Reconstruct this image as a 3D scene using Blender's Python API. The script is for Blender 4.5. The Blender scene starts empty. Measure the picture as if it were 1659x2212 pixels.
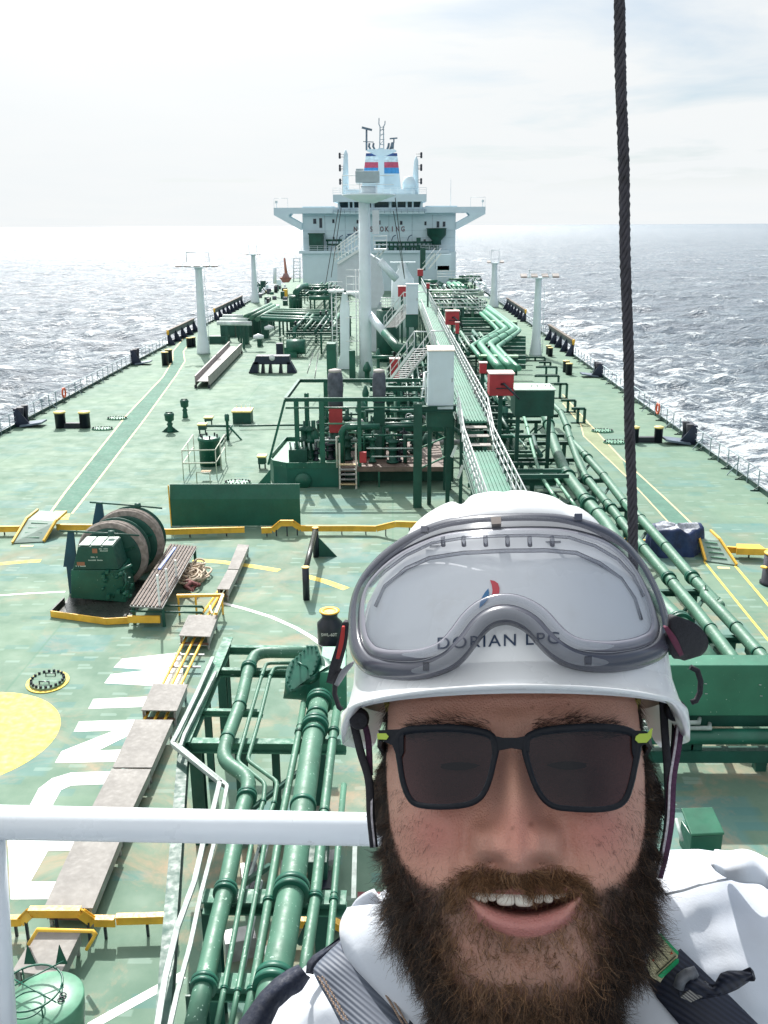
import bpy, math, random
import numpy as np
from mathutils import Vector, Matrix
random.seed(7)
rng = np.random.default_rng(7)
rad = math.radians
scene = bpy.context.scene
# ------------------------------------------------------------------ camera
FPX, CX, CY, CAMH = 2000.0, 829.5, 1106.0, 13.5
RM = Matrix.Rotation(rad(.57), 3, 'Z') @ Matrix.Rotation(rad(90 - 17.2), 3, 'X') @ Matrix.Rotation(rad(-.3), 3, 'Z')
CO = Vector((0, 0, CAMH))
cd = bpy.data.cameras.new('camera')
cam = bpy.data.objects.new('camera', cd)
scene.collection.objects.link(cam)
cam.matrix_world = Matrix.Translation(CO) @ RM.to_4x4()
cd.sensor_fit = 'HORIZONTAL'; cd.sensor_width = 36.0
cd.lens = 36.0 * FPX / 1659.0
cd.clip_start = 0.05; cd.clip_end = 120000
scene.camera = cam
# ------------------------------------------------------------------ light
SUN_EL, SUN_AZ = 44.0, 14.0            # azimuth to the left of the bow-stern axis (+Y)
sd = bpy.data.lights.new('sun', 'SUN')
sun = bpy.data.objects.new('sun', sd)
scene.collection.objects.link(sun)
sdir = Vector((-math.sin(rad(SUN_AZ)) * math.cos(rad(SUN_EL)), math.cos(rad(SUN_AZ)) * math.cos(rad(SUN_EL)), math.sin(rad(SUN_EL))))
sun.rotation_euler = sdir.to_track_quat('Z', 'Y').to_euler()
sun.location = (0, 0, 60)
sd.energy = 3.6; sd.angle = rad(.6); sd.color = (1.0, .96, .90)
world = bpy.data.worlds.new('World'); scene.world = world
world.use_nodes = True
wt = world.node_tree; wt.nodes.clear()
def WN(t, **k):
    n = wt.nodes.new(t)
    for a, b in k.items(): setattr(n, a, b)
    return n
def WL(a, b): wt.links.new(a, b)
sky = WN('ShaderNodeTexSky', sky_type='NISHITA', sun_disc=False)
sky.sun_elevation = rad(SUN_EL); sky.sun_rotation = rad(-SUN_AZ)
sky.air_density = 1.0; sky.dust_density = 1.5; sky.ozone_density = 1.0
bg1 = WN('ShaderNodeBackground'); bg1.inputs[1].default_value = .05
tn = WN('ShaderNodeMix', data_type='RGBA', blend_type='MULTIPLY'); tn.inputs[0].default_value = 1; tn.inputs[7].default_value = (.72, .95, 1.12, 1); WL(sky.outputs[0], tn.inputs[6]); WL(tn.outputs[2], bg1.inputs[0])
tc = WN('ShaderNodeTexCoord')
sep = WN('ShaderNodeSeparateXYZ'); WL(tc.outputs['Generated'], sep.inputs[0])
# clouds: a bright broken overcast laid on a dome by direction
mx = WN('ShaderNodeMath', operation='MAXIMUM'); WL(sep.outputs[2], mx.inputs[0]); mx.inputs[1].default_value = 0.0
ad = WN('ShaderNodeMath', operation='ADD'); WL(mx.outputs[0], ad.inputs[0]); ad.inputs[1].default_value = 0.09
dv = WN('ShaderNodeVectorMath', operation='DIVIDE')
cmb = WN('ShaderNodeCombineXYZ')
for i in range(3): WL(ad.outputs[0], cmb.inputs[i])
WL(tc.outputs['Generated'], dv.inputs[0]); WL(cmb.outputs[0], dv.inputs[1])
nz = WN('ShaderNodeTexNoise'); nz.inputs['Scale'].default_value = .62; nz.inputs['Detail'].default_value = 7; nz.inputs['Roughness'].default_value = .55
nz.inputs['Distortion'].default_value = .35
WL(dv.outputs[0], nz.inputs['Vector'])
# thinner cloud towards the right of the bow
xr = WN('ShaderNodeMath', operation='MULTIPLY_ADD'); WL(sep.outputs[0], xr.inputs[0]); xr.inputs[1].default_value = -.42; WL(nz.outputs[0], xr.inputs[2])
rp = WN('ShaderNodeMapRange'); rp.inputs[1].default_value = .06; rp.inputs[2].default_value = .42
WL(xr.outputs[0], rp.inputs[0])
hz = WN('ShaderNodeMapRange'); hz.inputs[1].default_value = .03; hz.inputs[2].default_value = .16; hz.inputs[3].default_value = 1; hz.inputs[4].default_value = 0; WL(sep.outputs[2], hz.inputs[0])
hm = WN('ShaderNodeMath', operation='MAXIMUM'); WL(rp.outputs[0], hm.inputs[0]); WL(hz.outputs[0], hm.inputs[1])
bg2 = WN('ShaderNodeBackground')
n2 = WN('ShaderNodeTexNoise'); n2.inputs['Scale'].default_value = 1.3; n2.inputs['Detail'].default_value = 6
WL(dv.outputs[0], n2.inputs['Vector'])
cr = WN('ShaderNodeMix', data_type='RGBA'); WL(n2.outputs[0], cr.inputs[0])
cr.inputs[6].default_value = (.92, .965, .985, 1); cr.inputs[7].default_value = (.985, 1, 1, 1)
WL(cr.outputs[2], bg2.inputs[0])
dt = WN('ShaderNodeVectorMath', operation='DOT_PRODUCT'); nm_ = WN('ShaderNodeVectorMath', operation='NORMALIZE')
WL(tc.outputs['Generated'], nm_.inputs[0]); WL(nm_.outputs[0], dt.inputs[0]); dt.inputs[1].default_value = sdir
mx2 = WN('ShaderNodeMath', operation='MAXIMUM'); WL(dt.outputs['Value'], mx2.inputs[0]); mx2.inputs[1].default_value = 0
pw = WN('ShaderNodeMath', operation='POWER'); WL(mx2.outputs[0], pw.inputs[0]); pw.inputs[1].default_value = 22
gl = WN('ShaderNodeMath', operation='MULTIPLY_ADD'); WL(pw.outputs[0], gl.inputs[0]); gl.inputs[1].default_value = 5.0; gl.inputs[2].default_value = .55
WL(gl.outputs[0], bg2.inputs[1])
ms = WN('ShaderNodeMixShader'); WL(hm.outputs[0], ms.inputs[0]); WL(bg1.outputs[0], ms.inputs[1]); WL(bg2.outputs[0], ms.inputs[2])
wo = WN('ShaderNodeOutputWorld'); WL(ms.outputs[0], wo.inputs[0])
scene.view_settings.view_transform = 'Standard'; scene.view_settings.look = 'None'
scene.view_settings.exposure = 0.80; scene.view_settings.gamma = 1
scene.render.engine = 'CYCLES'
scene.render.resolution_x = 768; scene.render.resolution_y = 1024
scene.cycles.max_bounces = 8; scene.cycles.transparent_max_bounces = 16
scene.cycles.sample_clamp_indirect = 6; scene.cycles.sample_clamp_direct = 30
scene.cycles.caustics_reflective = False; scene.cycles.caustics_refractive = False
# ------------------------------------------------------------------ measuring helpers (photo survey -> world points)
def ray(x, y): return RM @ Vector(((x - CX) / FPX, (CY - y) / FPX, -1))
def P(x, y, z=0.0):
    d = ray(x, y); return CO + d * ((z - CAMH) / d.z)
def Q(x, y, Y):
    d = ray(x, y); return CO + d * (Y / d.y)
def C3(x, y, zc): return CO + ray(x, y) * zc          # at a depth along the view axis
def fr(ox, oy, k): return lambda x, y: (ox + k * x, oy + k * y)
A = fr(564.1, 232.3, .32); B = fr(331.8, 497.7, .32); C = fr(796.3, 564.1, .32); D4 = fr(0, 663.6, .32)
E = fr(530.9, 763.1, .32); F = fr(0, 1061.8, .44); G = fr(0, 1393.6, .44); H = fr(0, 1758.5, .44)
I = fr(663.6, 995.4, .56); J = fr(696.8, 1459.9, .5); K = fr(1260.8, 862.7, .24); L = fr(1327.2, 1260.8, .24)
MM = fr(464.5, 1791.7, .32); N = fr(1260.8, 1725.4, .24); S = fr(564.1, 783.0, .16); T = fr(763.1, 730.0, .22)
V = fr(829.5, 564.1, .18); W = fr(696.8, 464.5, .168); X5 = fr(1128.1, 829.5, .16); Y6 = fr(99.5, 1061.8, .22)
# ------------------------------------------------------------------ mesh builder
def vec(a): return a if isinstance(a, Vector) else Vector(a)
class MB:
    def __init__(s): s.v = []; s.f = []; s.sm = []
    def add(s, vs, fs, smooth=False):
        o = len(s.v); s.v += [tuple(v) for v in vs]
        for f in fs: s.f.append(tuple(i + o for i in f)); s.sm.append(smooth)
        return s
    def box(s, c, size, rz=0.0):
        hx, hy, hz = size[0] / 2, size[1] / 2, size[2] / 2
        cs, sn = math.cos(rz), math.sin(rz); vs = []
        for z in (-hz, hz):
            for x, y in ((-hx, -hy), (hx, -hy), (hx, hy), (-hx, hy)):
                vs.append((c[0] + x * cs - y * sn, c[1] + x * sn + y * cs, c[2] + z))
        return s.add(vs, [(0, 3, 2, 1), (4, 5, 6, 7), (0, 1, 5, 4), (1, 2, 6, 5), (2, 3, 7, 6), (3, 0, 4, 7)])
    def bx(s, x0, x1, y0, y1, z0, z1):
        return s.box(((x0 + x1) / 2, (y0 + y1) / 2, (z0 + z1) / 2), (abs(x1 - x0), abs(y1 - y0), abs(z1 - z0)))
    def beam(s, p, q, w, h, up=(0, 0, 1)):
        p = vec(p); q = vec(q); d = (q - p).normalized(); u = vec(up)
        if abs(d.dot(u)) > .98: u = Vector((0, 1, 0))
        a = d.cross(u).normalized() * w / 2; b = a.cross(d).normalized() * h / 2
        vs = [p - a - b, p + a - b, p + a + b, p - a + b, q - a - b, q + a - b, q + a + b, q - a + b]
        return s.add(vs, [(0, 1, 2, 3), (7, 6, 5, 4), (0, 4, 5, 1), (1, 5, 6, 2), (2, 6, 7, 3), (3, 7, 4, 0)])
    def ibeam(s, p, q, w, h, t=.03):
        up = Vector((0, 0, 1)); d = (vec(q) - vec(p)).normalized()
        if abs(d.z) > .95: up = Vector((0, 1, 0))
        a = d.cross(up).normalized(); b = a.cross(d).normalized()
        o = b * (h / 2 - t / 2)
        s.beam(vec(p) + o, vec(q) + o, w, t); s.beam(vec(p) - o, vec(q) - o, w, t); s.beam(p, q, t, h - 2 * t - .002)
        return s
    def tube(s, pts, r, n=10, caps=True, smooth=True):
        pts = [vec(p) for p in pts]; m = len(pts)
        rs = r if isinstance(r, (list, tuple)) else [r] * m
        prev = None; vs = []; fs = []
        for i, p in enumerate(pts):
            if i == 0: d = (pts[1] - p).normalized(); sc = 1
            elif i == m - 1: d = (p - pts[i - 1]).normalized(); sc = 1
            else:
                d1 = (p - pts[i - 1]).normalized(); d2 = (pts[i + 1] - p).normalized(); d = (d1 + d2)
                d = d.normalized() if d.length > 1e-6 else d1
                sc = 1 / max(.6, d.dot(d1))
            if prev is None:
                u = Vector((0, 0, 1)) if abs(d.z) < .9 else Vector((0, 1, 0))
                a = d.cross(u).normalized()
            else:
                a = (prev - d * prev.dot(d)); a = a.normalized() if a.length > 1e-6 else d.orthogonal().normalized()
            prev = a; b = d.cross(a)
            for k in range(n):
                t = 2 * math.pi * k / n; vs.append(p + (a * math.cos(t) + b * math.sin(t)) * rs[i] * sc)
        for i in range(m - 1):
            for k in range(n):
                k2 = (k + 1) % n; fs.append((i * n + k, i * n + k2, (i + 1) * n + k2, (i + 1) * n + k))
        s.add(vs, fs, smooth)
        if caps:
            o = len(s.v) - len(vs)
            s.f.append(tuple(o + k for k in range(n - 1, -1, -1))); s.sm.append(False)
            s.f.append(tuple(o + (m - 1) * n + k for k in range(n))); s.sm.append(False)
        return s
    def lathe(s, c, prof, n=24, smooth=True, axis='Z', sx=1.0):
        vs = []; fs = []
        for r, z in prof:
            for k in range(n):
                t = 2 * math.pi * k / n; a, b = r * math.cos(t) * sx, r * math.sin(t)
                if axis == 'Z': q = (c[0] + a, c[1] + b, c[2] + z)
                elif axis == 'X': q = (c[0] + z, c[1] + a, c[2] + b)
                else: q = (c[0] + a, c[1] + z, c[2] + b)
                vs.append(q)
        m = len(prof)
        for i in range(m - 1):
            for k in range(n):
                k2 = (k + 1) % n; fs.append((i * n + k, i * n + k2, (i + 1) * n + k2, (i + 1) * n + k))
        s.add(vs, fs, smooth); o = len(s.v) - len(vs)
        if prof[0][0] > 1e-4: s.f.append(tuple(o + k for k in range(n - 1, -1, -1))); s.sm.append(False)
        if prof[-1][0] > 1e-4: s.f.append(tuple(o + (m - 1) * n + k for k in range(n))); s.sm.append(False)
        return s
    def prism(s, poly, z0, z1):
        n = len(poly)
        vs = [(p[0], p[1], z0) for p in poly] + [(p[0], p[1], z1) for p in poly]
        fs = [tuple(range(n - 1, -1, -1)), tuple(range(n, 2 * n))] + [(i, (i + 1) % n, n + (i + 1) % n, n + i) for i in range(n)]
        return s.add(vs, fs)
    def slab(s, poly3, thick):
        """polygon of 3-D points given a thickness vector"""
        n = len(poly3); t = vec(thick); vs = [vec(p) for p in poly3] + [vec(p) + t for p in poly3]
        fs = [tuple(range(n - 1, -1, -1)), tuple(range(n, 2 * n))] + [(i, (i + 1) % n, n + (i + 1) % n, n + i) for i in range(n)]
        return s.add(vs, fs)
    def build(s, name, mat, parent=None, bevel=0.0, fixn=True):
        me = bpy.data.meshes.new(name)
        off = parent.location if (parent is not None) else Vector((0, 0, 0))
        q = parent
        if parent is not None and parent.parent is not None: off = parent.parent.location + parent.location
        me.from_pydata([(v[0] - off.x, v[1] - off.y, v[2] - off.z) for v in s.v], [], s.f)
        me.polygons.foreach_set('use_smooth', s.sm)
        me.update()
        o = bpy.data.objects.new(name, me); scene.collection.objects.link(o)
        if mat is not None: me.materials.append(mat)
        if parent is not None: o.parent = parent
        if bevel:
            b = o.modifiers.new('bevel', 'BEVEL'); b.width = bevel; b.segments = 2; b.limit_method = 'ANGLE'; b.angle_limit = rad(40)
        return o
def tag(o, label=None, cat=None, group=None, kind=None):
    if label: o['label'] = label
    if cat: o['category'] = cat
    if group: o['group'] = group
    if kind: o['kind'] = kind
    return o
def thing(name, loc, label, cat, group=None):
    o = bpy.data.objects.new(name, None); scene.collection.objects.link(o)
    o.empty_display_size = .3; o.location = vec(loc)
    return tag(o, label, cat, group)
def copy_tree(o, loc, label=None, scale=None, parent=None, group=None):
    c = o.copy(); scene.collection.objects.link(c)
    if parent is None:
        c.location = vec(loc)
        if scale: c.scale = scale
        if label: c['label'] = label
        if group: c['group'] = group
    else: c.parent = parent
    for ch in list(o.children): copy_tree(ch, None, parent=c)
    return c
# ------------------------------------------------------------------ materials
def nodes(m):
    m.use_nodes = True; nt = m.node_tree; nt.nodes.clear()
    out = nt.nodes.new('ShaderNodeOutputMaterial'); b = nt.nodes.new('ShaderNodeBsdfPrincipled')
    nt.links.new(b.outputs[0], out.inputs[0]); return nt, b, out
def noise(nt, scale, detail=4, rough=.55, dist=0, vec_=None, stretch=None):
    t = nt.nodes.new('ShaderNodeTexCoord'); n = nt.nodes.new('ShaderNodeTexNoise')
    n.inputs['Scale'].default_value = scale; n.inputs['Detail'].default_value = detail; n.inputs['Roughness'].default_value = rough
    n.inputs['Distortion'].default_value = dist
    if stretch:
        mp = nt.nodes.new('ShaderNodeMapping'); mp.inputs['Scale'].default_value = stretch
        nt.links.new(t.outputs['Object'], mp.inputs[0]); nt.links.new(mp.outputs[0], n.inputs['Vector'])
    else: nt.links.new(t.outputs['Object'], n.inputs['Vector'])
    return n
def ramp(nt, src, a, b, lo=0.0, hi=1.0):
    r = nt.nodes.new('ShaderNodeMapRange'); r.inputs[1].default_value = a; r.inputs[2].default_value = b
    r.inputs[3].default_value = lo; r.inputs[4].default_value = hi
    nt.links.new(src, r.inputs[0]); return r.outputs[0]
def mixc(nt, fac, c1, c2):
    m = nt.nodes.new('ShaderNodeMix'); m.data_type = 'RGBA'
    if hasattr(fac, 'is_output'): nt.links.new(fac, m.inputs[0])
    else: m.inputs[0].default_value = fac
    for i, c in ((6, c1), (7, c2)):
        if hasattr(c, 'is_output'): nt.links.new(c, m.inputs[i])
        else: m.inputs[i].default_value = (c[0], c[1], c[2], 1)
    return m.outputs[2]
def bump(nt, bs, src, strength=.3, dist=.01):
    b = nt.nodes.new('ShaderNodeBump'); b.inputs['Strength'].default_value = strength; b.inputs['Distance'].default_value = dist
    nt.links.new(src, b.inputs['Height']); nt.links.new(b.outputs[0], bs.inputs['Normal']); return b
MATS = {}
def paint(name, col, rough=.45, var=.25, scale=1.5, rust=0.0, rustcol=(.16, .07, .03), speck=0.0, speckcol=(.7, .8, .72), spec=.5, metal=0.0, bmp=.12):
    if name in MATS: return MATS[name]
    m = bpy.data.materials.new(name); nt, b, out = nodes(m)
    n = noise(nt, scale, 6)
    c = mixc(nt, ramp(nt, n.outputs[0], .3, .7), [x * (1 - var) for x in col], [min(1, x * (1 + var)) for x in col])
    if rust:
        n3 = noise(nt, scale * 2.3, 9, .68, .4)
        c = mixc(nt, ramp(nt, n3.outputs[0], .70 - rust * .25, .76 - rust * .22), c, rustcol)
    if speck:
        n4 = noise(nt, 14.0, 3, .6)
        c = mixc(nt, ramp(nt, n4.outputs[0], .735 - speck * .07, .755 - speck * .07, 0, .75), c, speckcol)
    nt.links.new(c, b.inputs['Base Color'])
    n2 = noise(nt, scale * 6, 4)
    nt.links.new(ramp(nt, n2.outputs[0], .3, .7, rough * .8, min(1, rough * 1.3)), b.inputs['Roughness'])
    b.inputs['Specular IOR Level'].default_value = spec; b.inputs['Metallic'].default_value = metal
    if bmp: bump(nt, b, n2.outputs[0], bmp, .01)
    MATS[name] = m; return m
GREEN = lambda: paint('green_paint', (.012, .104, .070), .38, .3, 1.2, rust=.05, speck=.35)
DGREEN = lambda: paint('dark_green_paint', (.007, .070, .050), .52, .3, 1.0, rust=.08)
PGREEN = lambda: paint('pipe_green_paint', (.062, .165, .112), .48, .22, 1.5, rust=.04, speck=1.0, speckcol=(.42, .60, .50), spec=.4)
LGREEN = lambda: paint('light_green_paint', (.12, .30, .20), .5, .2, 1.5, rust=.05)
BLACK = lambda: paint('black_paint', (.012, .016, .028), .35, .4, 2.0, rust=.04)
NAVY = lambda: paint('navy_paint', (.01, .018, .045), .4, .3, 2.0)
YEL = lambda: paint('yellow_paint', (.78, .44, .045), .45, .2, 2.0, rust=.16)
PYEL = lambda: paint('pale_yellow_paint', (.82, .66, .24), .5, .12, 2.0, rust=.05)
WHITE = lambda: paint('white_paint', (.74, .78, .80), .35, .07, 1.0, rust=.015, rustcol=(.45, .35, .25))
WHITE2 = lambda: paint('mast_white_paint', (.70, .79, .83), .4, .08, .6)
RED = lambda: paint('red_paint', (.42, .035, .045), .4, .2, 1.5)
GRATE = lambda: paint('rusty_grating', (.27, .258, .245), .72, .16, 1.6, rust=.14, rustcol=(.15, .09, .06), spec=.25, bmp=.4)
STEEL = lambda: paint('grey_steel', (.30, .30, .30), .4, .3, 3.0, rust=.2)
TARP = lambda: paint('grey_tarpaulin', (.10, .11, .14), .7, .35, 3.0)
GLASSY = lambda: paint('dark_window_glass', (.02, .035, .05), .08, .2, 1.0, bmp=0)
# ================================================================== SETTING
# sea -------------------------------------------------------------
def make_sea():
    r_ = np.random.default_rng(8)
    rings_ = np.concatenate([[14.0], 20 * np.exp(np.linspace(0, math.log(90000 / 20.), 1150))])
    fan = np.radians(np.concatenate([np.arange(-180, -36, 4.0), np.arange(-36, 36, .115), np.arange(36, 180, 4.0)]))
    Rg, Tg = np.meshgrid(rings_, fan, indexing='ij'); X_ = Rg * np.sin(Tg); Y_ = Rg * np.cos(Tg); Z_ = np.zeros_like(X_)
    dr = np.gradient(rings_)[:, None]; sp_ = np.maximum(dr, Rg * math.radians(.115)); sl = np.zeros_like(X_)
    for k in range(54):
        lam = 1.6 * (48 / 1.6) ** (k / 53) * r_.uniform(.93, 1.07); kk = 2 * math.pi / lam; th = math.radians(200 + r_.normal(0, 42)); amp = .0068 * lam * (2.6 if lam < 9 else (1.5 if lam < 20 else .45))
        fade = np.clip((lam / sp_ - 2.0) / 1.5, 0, 1); env = .6 + .6 * np.sin(X_ * kk * .13 + r_.uniform(0, 6)) * np.sin(Y_ * kk * .11 + r_.uniform(0, 6))
        ph = kk * (X_ * math.sin(th) + Y_ * math.cos(th)) + r_.uniform(0, 6.28) + .9 * np.sin(kk * .21 * (X_ * math.cos(th) - Y_ * math.sin(th)) + k)
        w_ = np.sin(ph); Z_ += amp * fade * env * (w_ + .35 * (1 - np.cos(2 * ph)) * .5 * np.sign(w_))
    foam = np.clip((Z_ - .42) / .45, 0, 1)
    nR, nT = X_.shape; V_ = np.stack([X_, Y_, Z_ - 9.0], -1).reshape(-1, 3); ii = np.arange(nR * nT).reshape(nR, nT); nx = np.roll(ii, -1, 1)
    F_ = np.stack([ii[:-1], ii[1:], nx[1:], nx[:-1]], -1).reshape(-1, 4)
    me = bpy.data.meshes.new('sea'); me.vertices.add(len(V_)); me.vertices.foreach_set('co', V_.astype(np.float32).ravel()); me.loops.add(F_.size); me.loops.foreach_set('vertex_index', F_.astype(np.int32).ravel())
    me.polygons.add(len(F_)); me.polygons.foreach_set('loop_start', np.arange(0, F_.size, 4, dtype=np.int32)); me.polygons.foreach_set('loop_total', np.full(len(F_), 4, dtype=np.int32)); me.polygons.foreach_set('use_smooth', np.full(len(F_), True))
    at_ = me.color_attributes.new('crest', 'FLOAT_COLOR', 'POINT'); c4 = np.ones((len(V_), 4), np.float32); c4[:, 0] = foam.ravel(); at_.data.foreach_set('color', c4.ravel()); me.update(calc_edges=True)
    m = bpy.data.materials.new('sea_water'); nt, b, out = nodes(m)
    tcn = nt.nodes.new('ShaderNodeTexCoord')
    def nse(sc, st, det, rot=0, rough=.6, dist=.3):
        mp = nt.nodes.new('ShaderNodeMapping'); mp.inputs['Scale'].default_value = st; mp.inputs['Rotation'].default_value = (0, 0, rot)
        nt.links.new(tcn.outputs['Object'], mp.inputs[0])
        q = nt.nodes.new('ShaderNodeTexNoise'); q.inputs['Scale'].default_value = sc; q.inputs['Detail'].default_value = det
        q.inputs['Roughness'].default_value = rough; q.inputs['Distortion'].default_value = dist
        nt.links.new(mp.outputs[0], q.inputs['Vector']); return q.outputs[0]
    w1 = nse(.045, (1, 1.8, 1), 3, .5); w2 = nse(.22, (1, 1.6, 1), 5, -.25); w3 = nse(1.1, (1, 1.3, 1), 6, .3, .65)
    def ma(op, a, b_):
        q = nt.nodes.new('ShaderNodeMath'); q.operation = op
        for i, x in enumerate((a, b_)):
            if hasattr(x, 'is_output'): nt.links.new(x, q.inputs[i])
            else: q.inputs[i].default_value = x
        return q.outputs[0]
    h = ma('ADD', ma('MULTIPLY', w1, 3.0), ma('ADD', ma('MULTIPLY', w2, 3.0), ma('MULTIPLY', w3, 1.5)))
    bp = nt.nodes.new('ShaderNodeBump'); bp.inputs['Strength'].default_value = .9; bp.inputs['Distance'].default_value = 1.0
    nt.links.new(h, bp.inputs['Height']); nt.links.new(bp.outputs[0], b.inputs['Normal'])
    # foam: whitecaps everywhere, thick wash along the starboard side of the hull
    sp = nt.nodes.new('ShaderNodeSeparateXYZ'); nt.links.new(tcn.outputs['Object'], sp.inputs[0])
    f1 = nse(.30, (1, 1.9, 1), 9, .2, .74, .9)
    dist_r = ramp(nt, sp.outputs[0], 24, 80, .25, 0.0)
    isr = ramp(nt, sp.outputs[0], 18, 20, 0, 1)
    near = ramp(nt, sp.outputs[1], 60, 300, 1, .3)
    wash = ma('MULTIPLY', ma('MULTIPLY', dist_r, isr), near)
    isl = ramp(nt, sp.outputs[0], -320, -27, 0, .115); isl2 = ramp(nt, sp.outputs[0], -27, -25, 1, 0)  # port wash, its foam spread far out as painted silvery glitter
    wash = ma('ADD', wash, ma('MULTIPLY', ma('MULTIPLY', isl, isl2), near))
    va = nt.nodes.new('ShaderNodeVertexColor'); va.layer_name = 'crest'; sc_ = nt.nodes.new('ShaderNodeSeparateColor'); nt.links.new(va.outputs[0], sc_.inputs[0])
    f = ramp(nt, ma('ADD', ma('ADD', f1, wash), ma('MULTIPLY', sc_.outputs[0], .13)), .635, .70)
    deep = mixc(nt, ramp(nt, w1, .35, .65), (.042, .082, .128), (.085, .140, .190))
    c = mixc(nt, f, deep, (.62, .68, .72))
    nt.links.new(c, b.inputs['Base Color'])
    nt.links.new(ramp(nt, nse(.5, (1, 1.5, 1), 6, .1, .7, .5), .40, .60, .34, .82), b.inputs['Roughness']); b.inputs['Coat Weight'].default_value = .26; b.inputs['Coat Roughness'].default_value = .38; b.inputs['Coat IOR'].default_value = 1.5; nt.links.new(bp.outputs[0], b.inputs['Coat Normal']); b.inputs['Specular IOR Level'].default_value = 1.0
    b.inputs['IOR'].default_value = 1.4
    me.materials.append(m); o = bpy.data.objects.new('sea', me); scene.collection.objects.link(o); tag(o, 'dark blue grey open sea with white foam and sun glitter', 'sea', kind='structure')
make_sea()
# deck ---------------------------------------------------------------
XL, XR, XC = -26.75, 19.45, -3.65
def deck_material():
    m = bpy.data.materials.new('deck_paint'); nt, b, out = nodes(m)
    tcn = nt.nodes.new('ShaderNodeTexCoord')
    sp = nt.nodes.new('ShaderNodeSeparateXYZ'); nt.links.new(tcn.outputs['Object'], sp.inputs[0])
    n1 = noise(nt, .12, 5); n2 = noise(nt, .9, 8, .65); n3 = noise(nt, .35, 9, .7, .6)
    c = mixc(nt, ramp(nt, n1.outputs[0], .35, .65), (.132, .212, .160), (.168, .252, .186))
    c = mixc(nt, ramp(nt, n2.outputs[0], .35, .7, 0, .4), c, (.070, .145, .108))
    # rectangular touch-up patches
    def patches(sx, sy, seed, thr, col, c, amt=.8, nearonly=True):
        mp = nt.nodes.new('ShaderNodeMapping'); mp.inputs['Scale'].default_value = (sx, sy, 1); mp.inputs['Location'].default_value = (seed, seed * .37, 0)
        nt.links.new(tcn.outputs['Object'], mp.inputs[0])
        v = nt.nodes.new('ShaderNodeTexVoronoi'); v.distance = 'CHEBYCHEV'; v.inputs['Randomness'].default_value = .85; v.inputs['Scale'].default_value = 1
        v.voronoi_dimensions = '2D'
        nt.links.new(mp.outputs[0], v.inputs['Vector'])
        s2 = nt.nodes.new('ShaderNodeSeparateColor'); nt.links.new(v.outputs['Color'], s2.inputs[0])
        k = ramp(nt, s2.outputs[0], thr, thr + .005)
        k2 = ramp(nt, v.outputs['Distance'], .26, .30, 1, 0)
        q = nt.nodes.new('ShaderNodeMath'); q.operation = 'MULTIPLY'; nt.links.new(k, q.inputs[0]); nt.links.new(k2, q.inputs[1])
        r = nt.nodes.new('ShaderNodeMath'); r.operation = 'MULTIPLY'; nt.links.new(q.outputs[0], r.inputs[0])
        if nearonly: nt.links.new(ramp(nt, sp.outputs[1], 38, 62, amt, amt * .25), r.inputs[1])
        else: r.inputs[1].default_value = amt
        return mixc(nt, r.outputs[0], c, col)
    c = patches(.22, .42, 3.1, .55, (.10, .235, .25), c, .4)
    c = patches(.7, 1.7, 7.7, .70, (.075, .20, .20), c, .4)
    c = patches(1.2, 3.6, 21.7, .86, (.25, .35, .30), c, .5)
    c = patches(.12, .2, 13.3, .45, (.19, .28, .20), c, .3, False)
    # rust staining, stronger near the bow
    k = nt.nodes.new('ShaderNodeMath'); k.operation = 'MULTIPLY'
    nt.links.new(ramp(nt, n3.outputs[0], .50, .70), k.inputs[0]); nt.links.new(ramp(nt, sp.outputs[1], 17, 46, .95, .06), k.inputs[1])
    c = mixc(nt, k.outputs[0], c, (.40, .27, .18))
    # plate seams
    for ax, step in ((1, 7.8), (0, 5.9)):
        md = nt.nodes.new('ShaderNodeMath'); md.operation = 'PINGPONG'; md.inputs[1].default_value = step
        nt.links.new(sp.outputs[ax], md.inputs[0])
        c = mixc(nt, ramp(nt, md.outputs[0], .015, .06, .6, 0), c, (.10, .20, .14))
    nt.links.new(c, b.inputs['Base Color'])
    nt.links.new(ramp(nt, n2.outputs[0], .3, .7, .55, .8), b.inputs['Roughness'])
    b.inputs['Specular IOR Level'].default_value = .14
    b0 = bump(nt, b, n2.outputs[0], .25, .02); nb_ = noise(nt, .55, 2, .5); b1 = nt.nodes.new('ShaderNodeBump'); b1.inputs['Strength'].default_value = .5; b1.inputs['Distance'].default_value = .06; nt.links.new(nb_.outputs[0], b1.inputs['Height']); nt.links.new(b1.outputs[0], b0.inputs['Normal'])
    return m
DECK = deck_material()
d = MB(); YE = 255
d.add([(XL, 8, 0), (XR, 8, 0), (XR, YE, 0), (XL, YE, 0)], [(0, 1, 2, 3)])
dk = d.build('deck', DECK); tag(dk, 'pale green painted tanker deck plating', 'deck', kind='structure')
hu = MB()
hu.bx(XL, XR, 8, YE, -14, -.02)
hl = hu.build('hull', paint('hull_paint', (.03, .06, .05), .5)); tag(hl, 'dark side plating of the tanker hull', 'hull', kind='structure')
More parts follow.
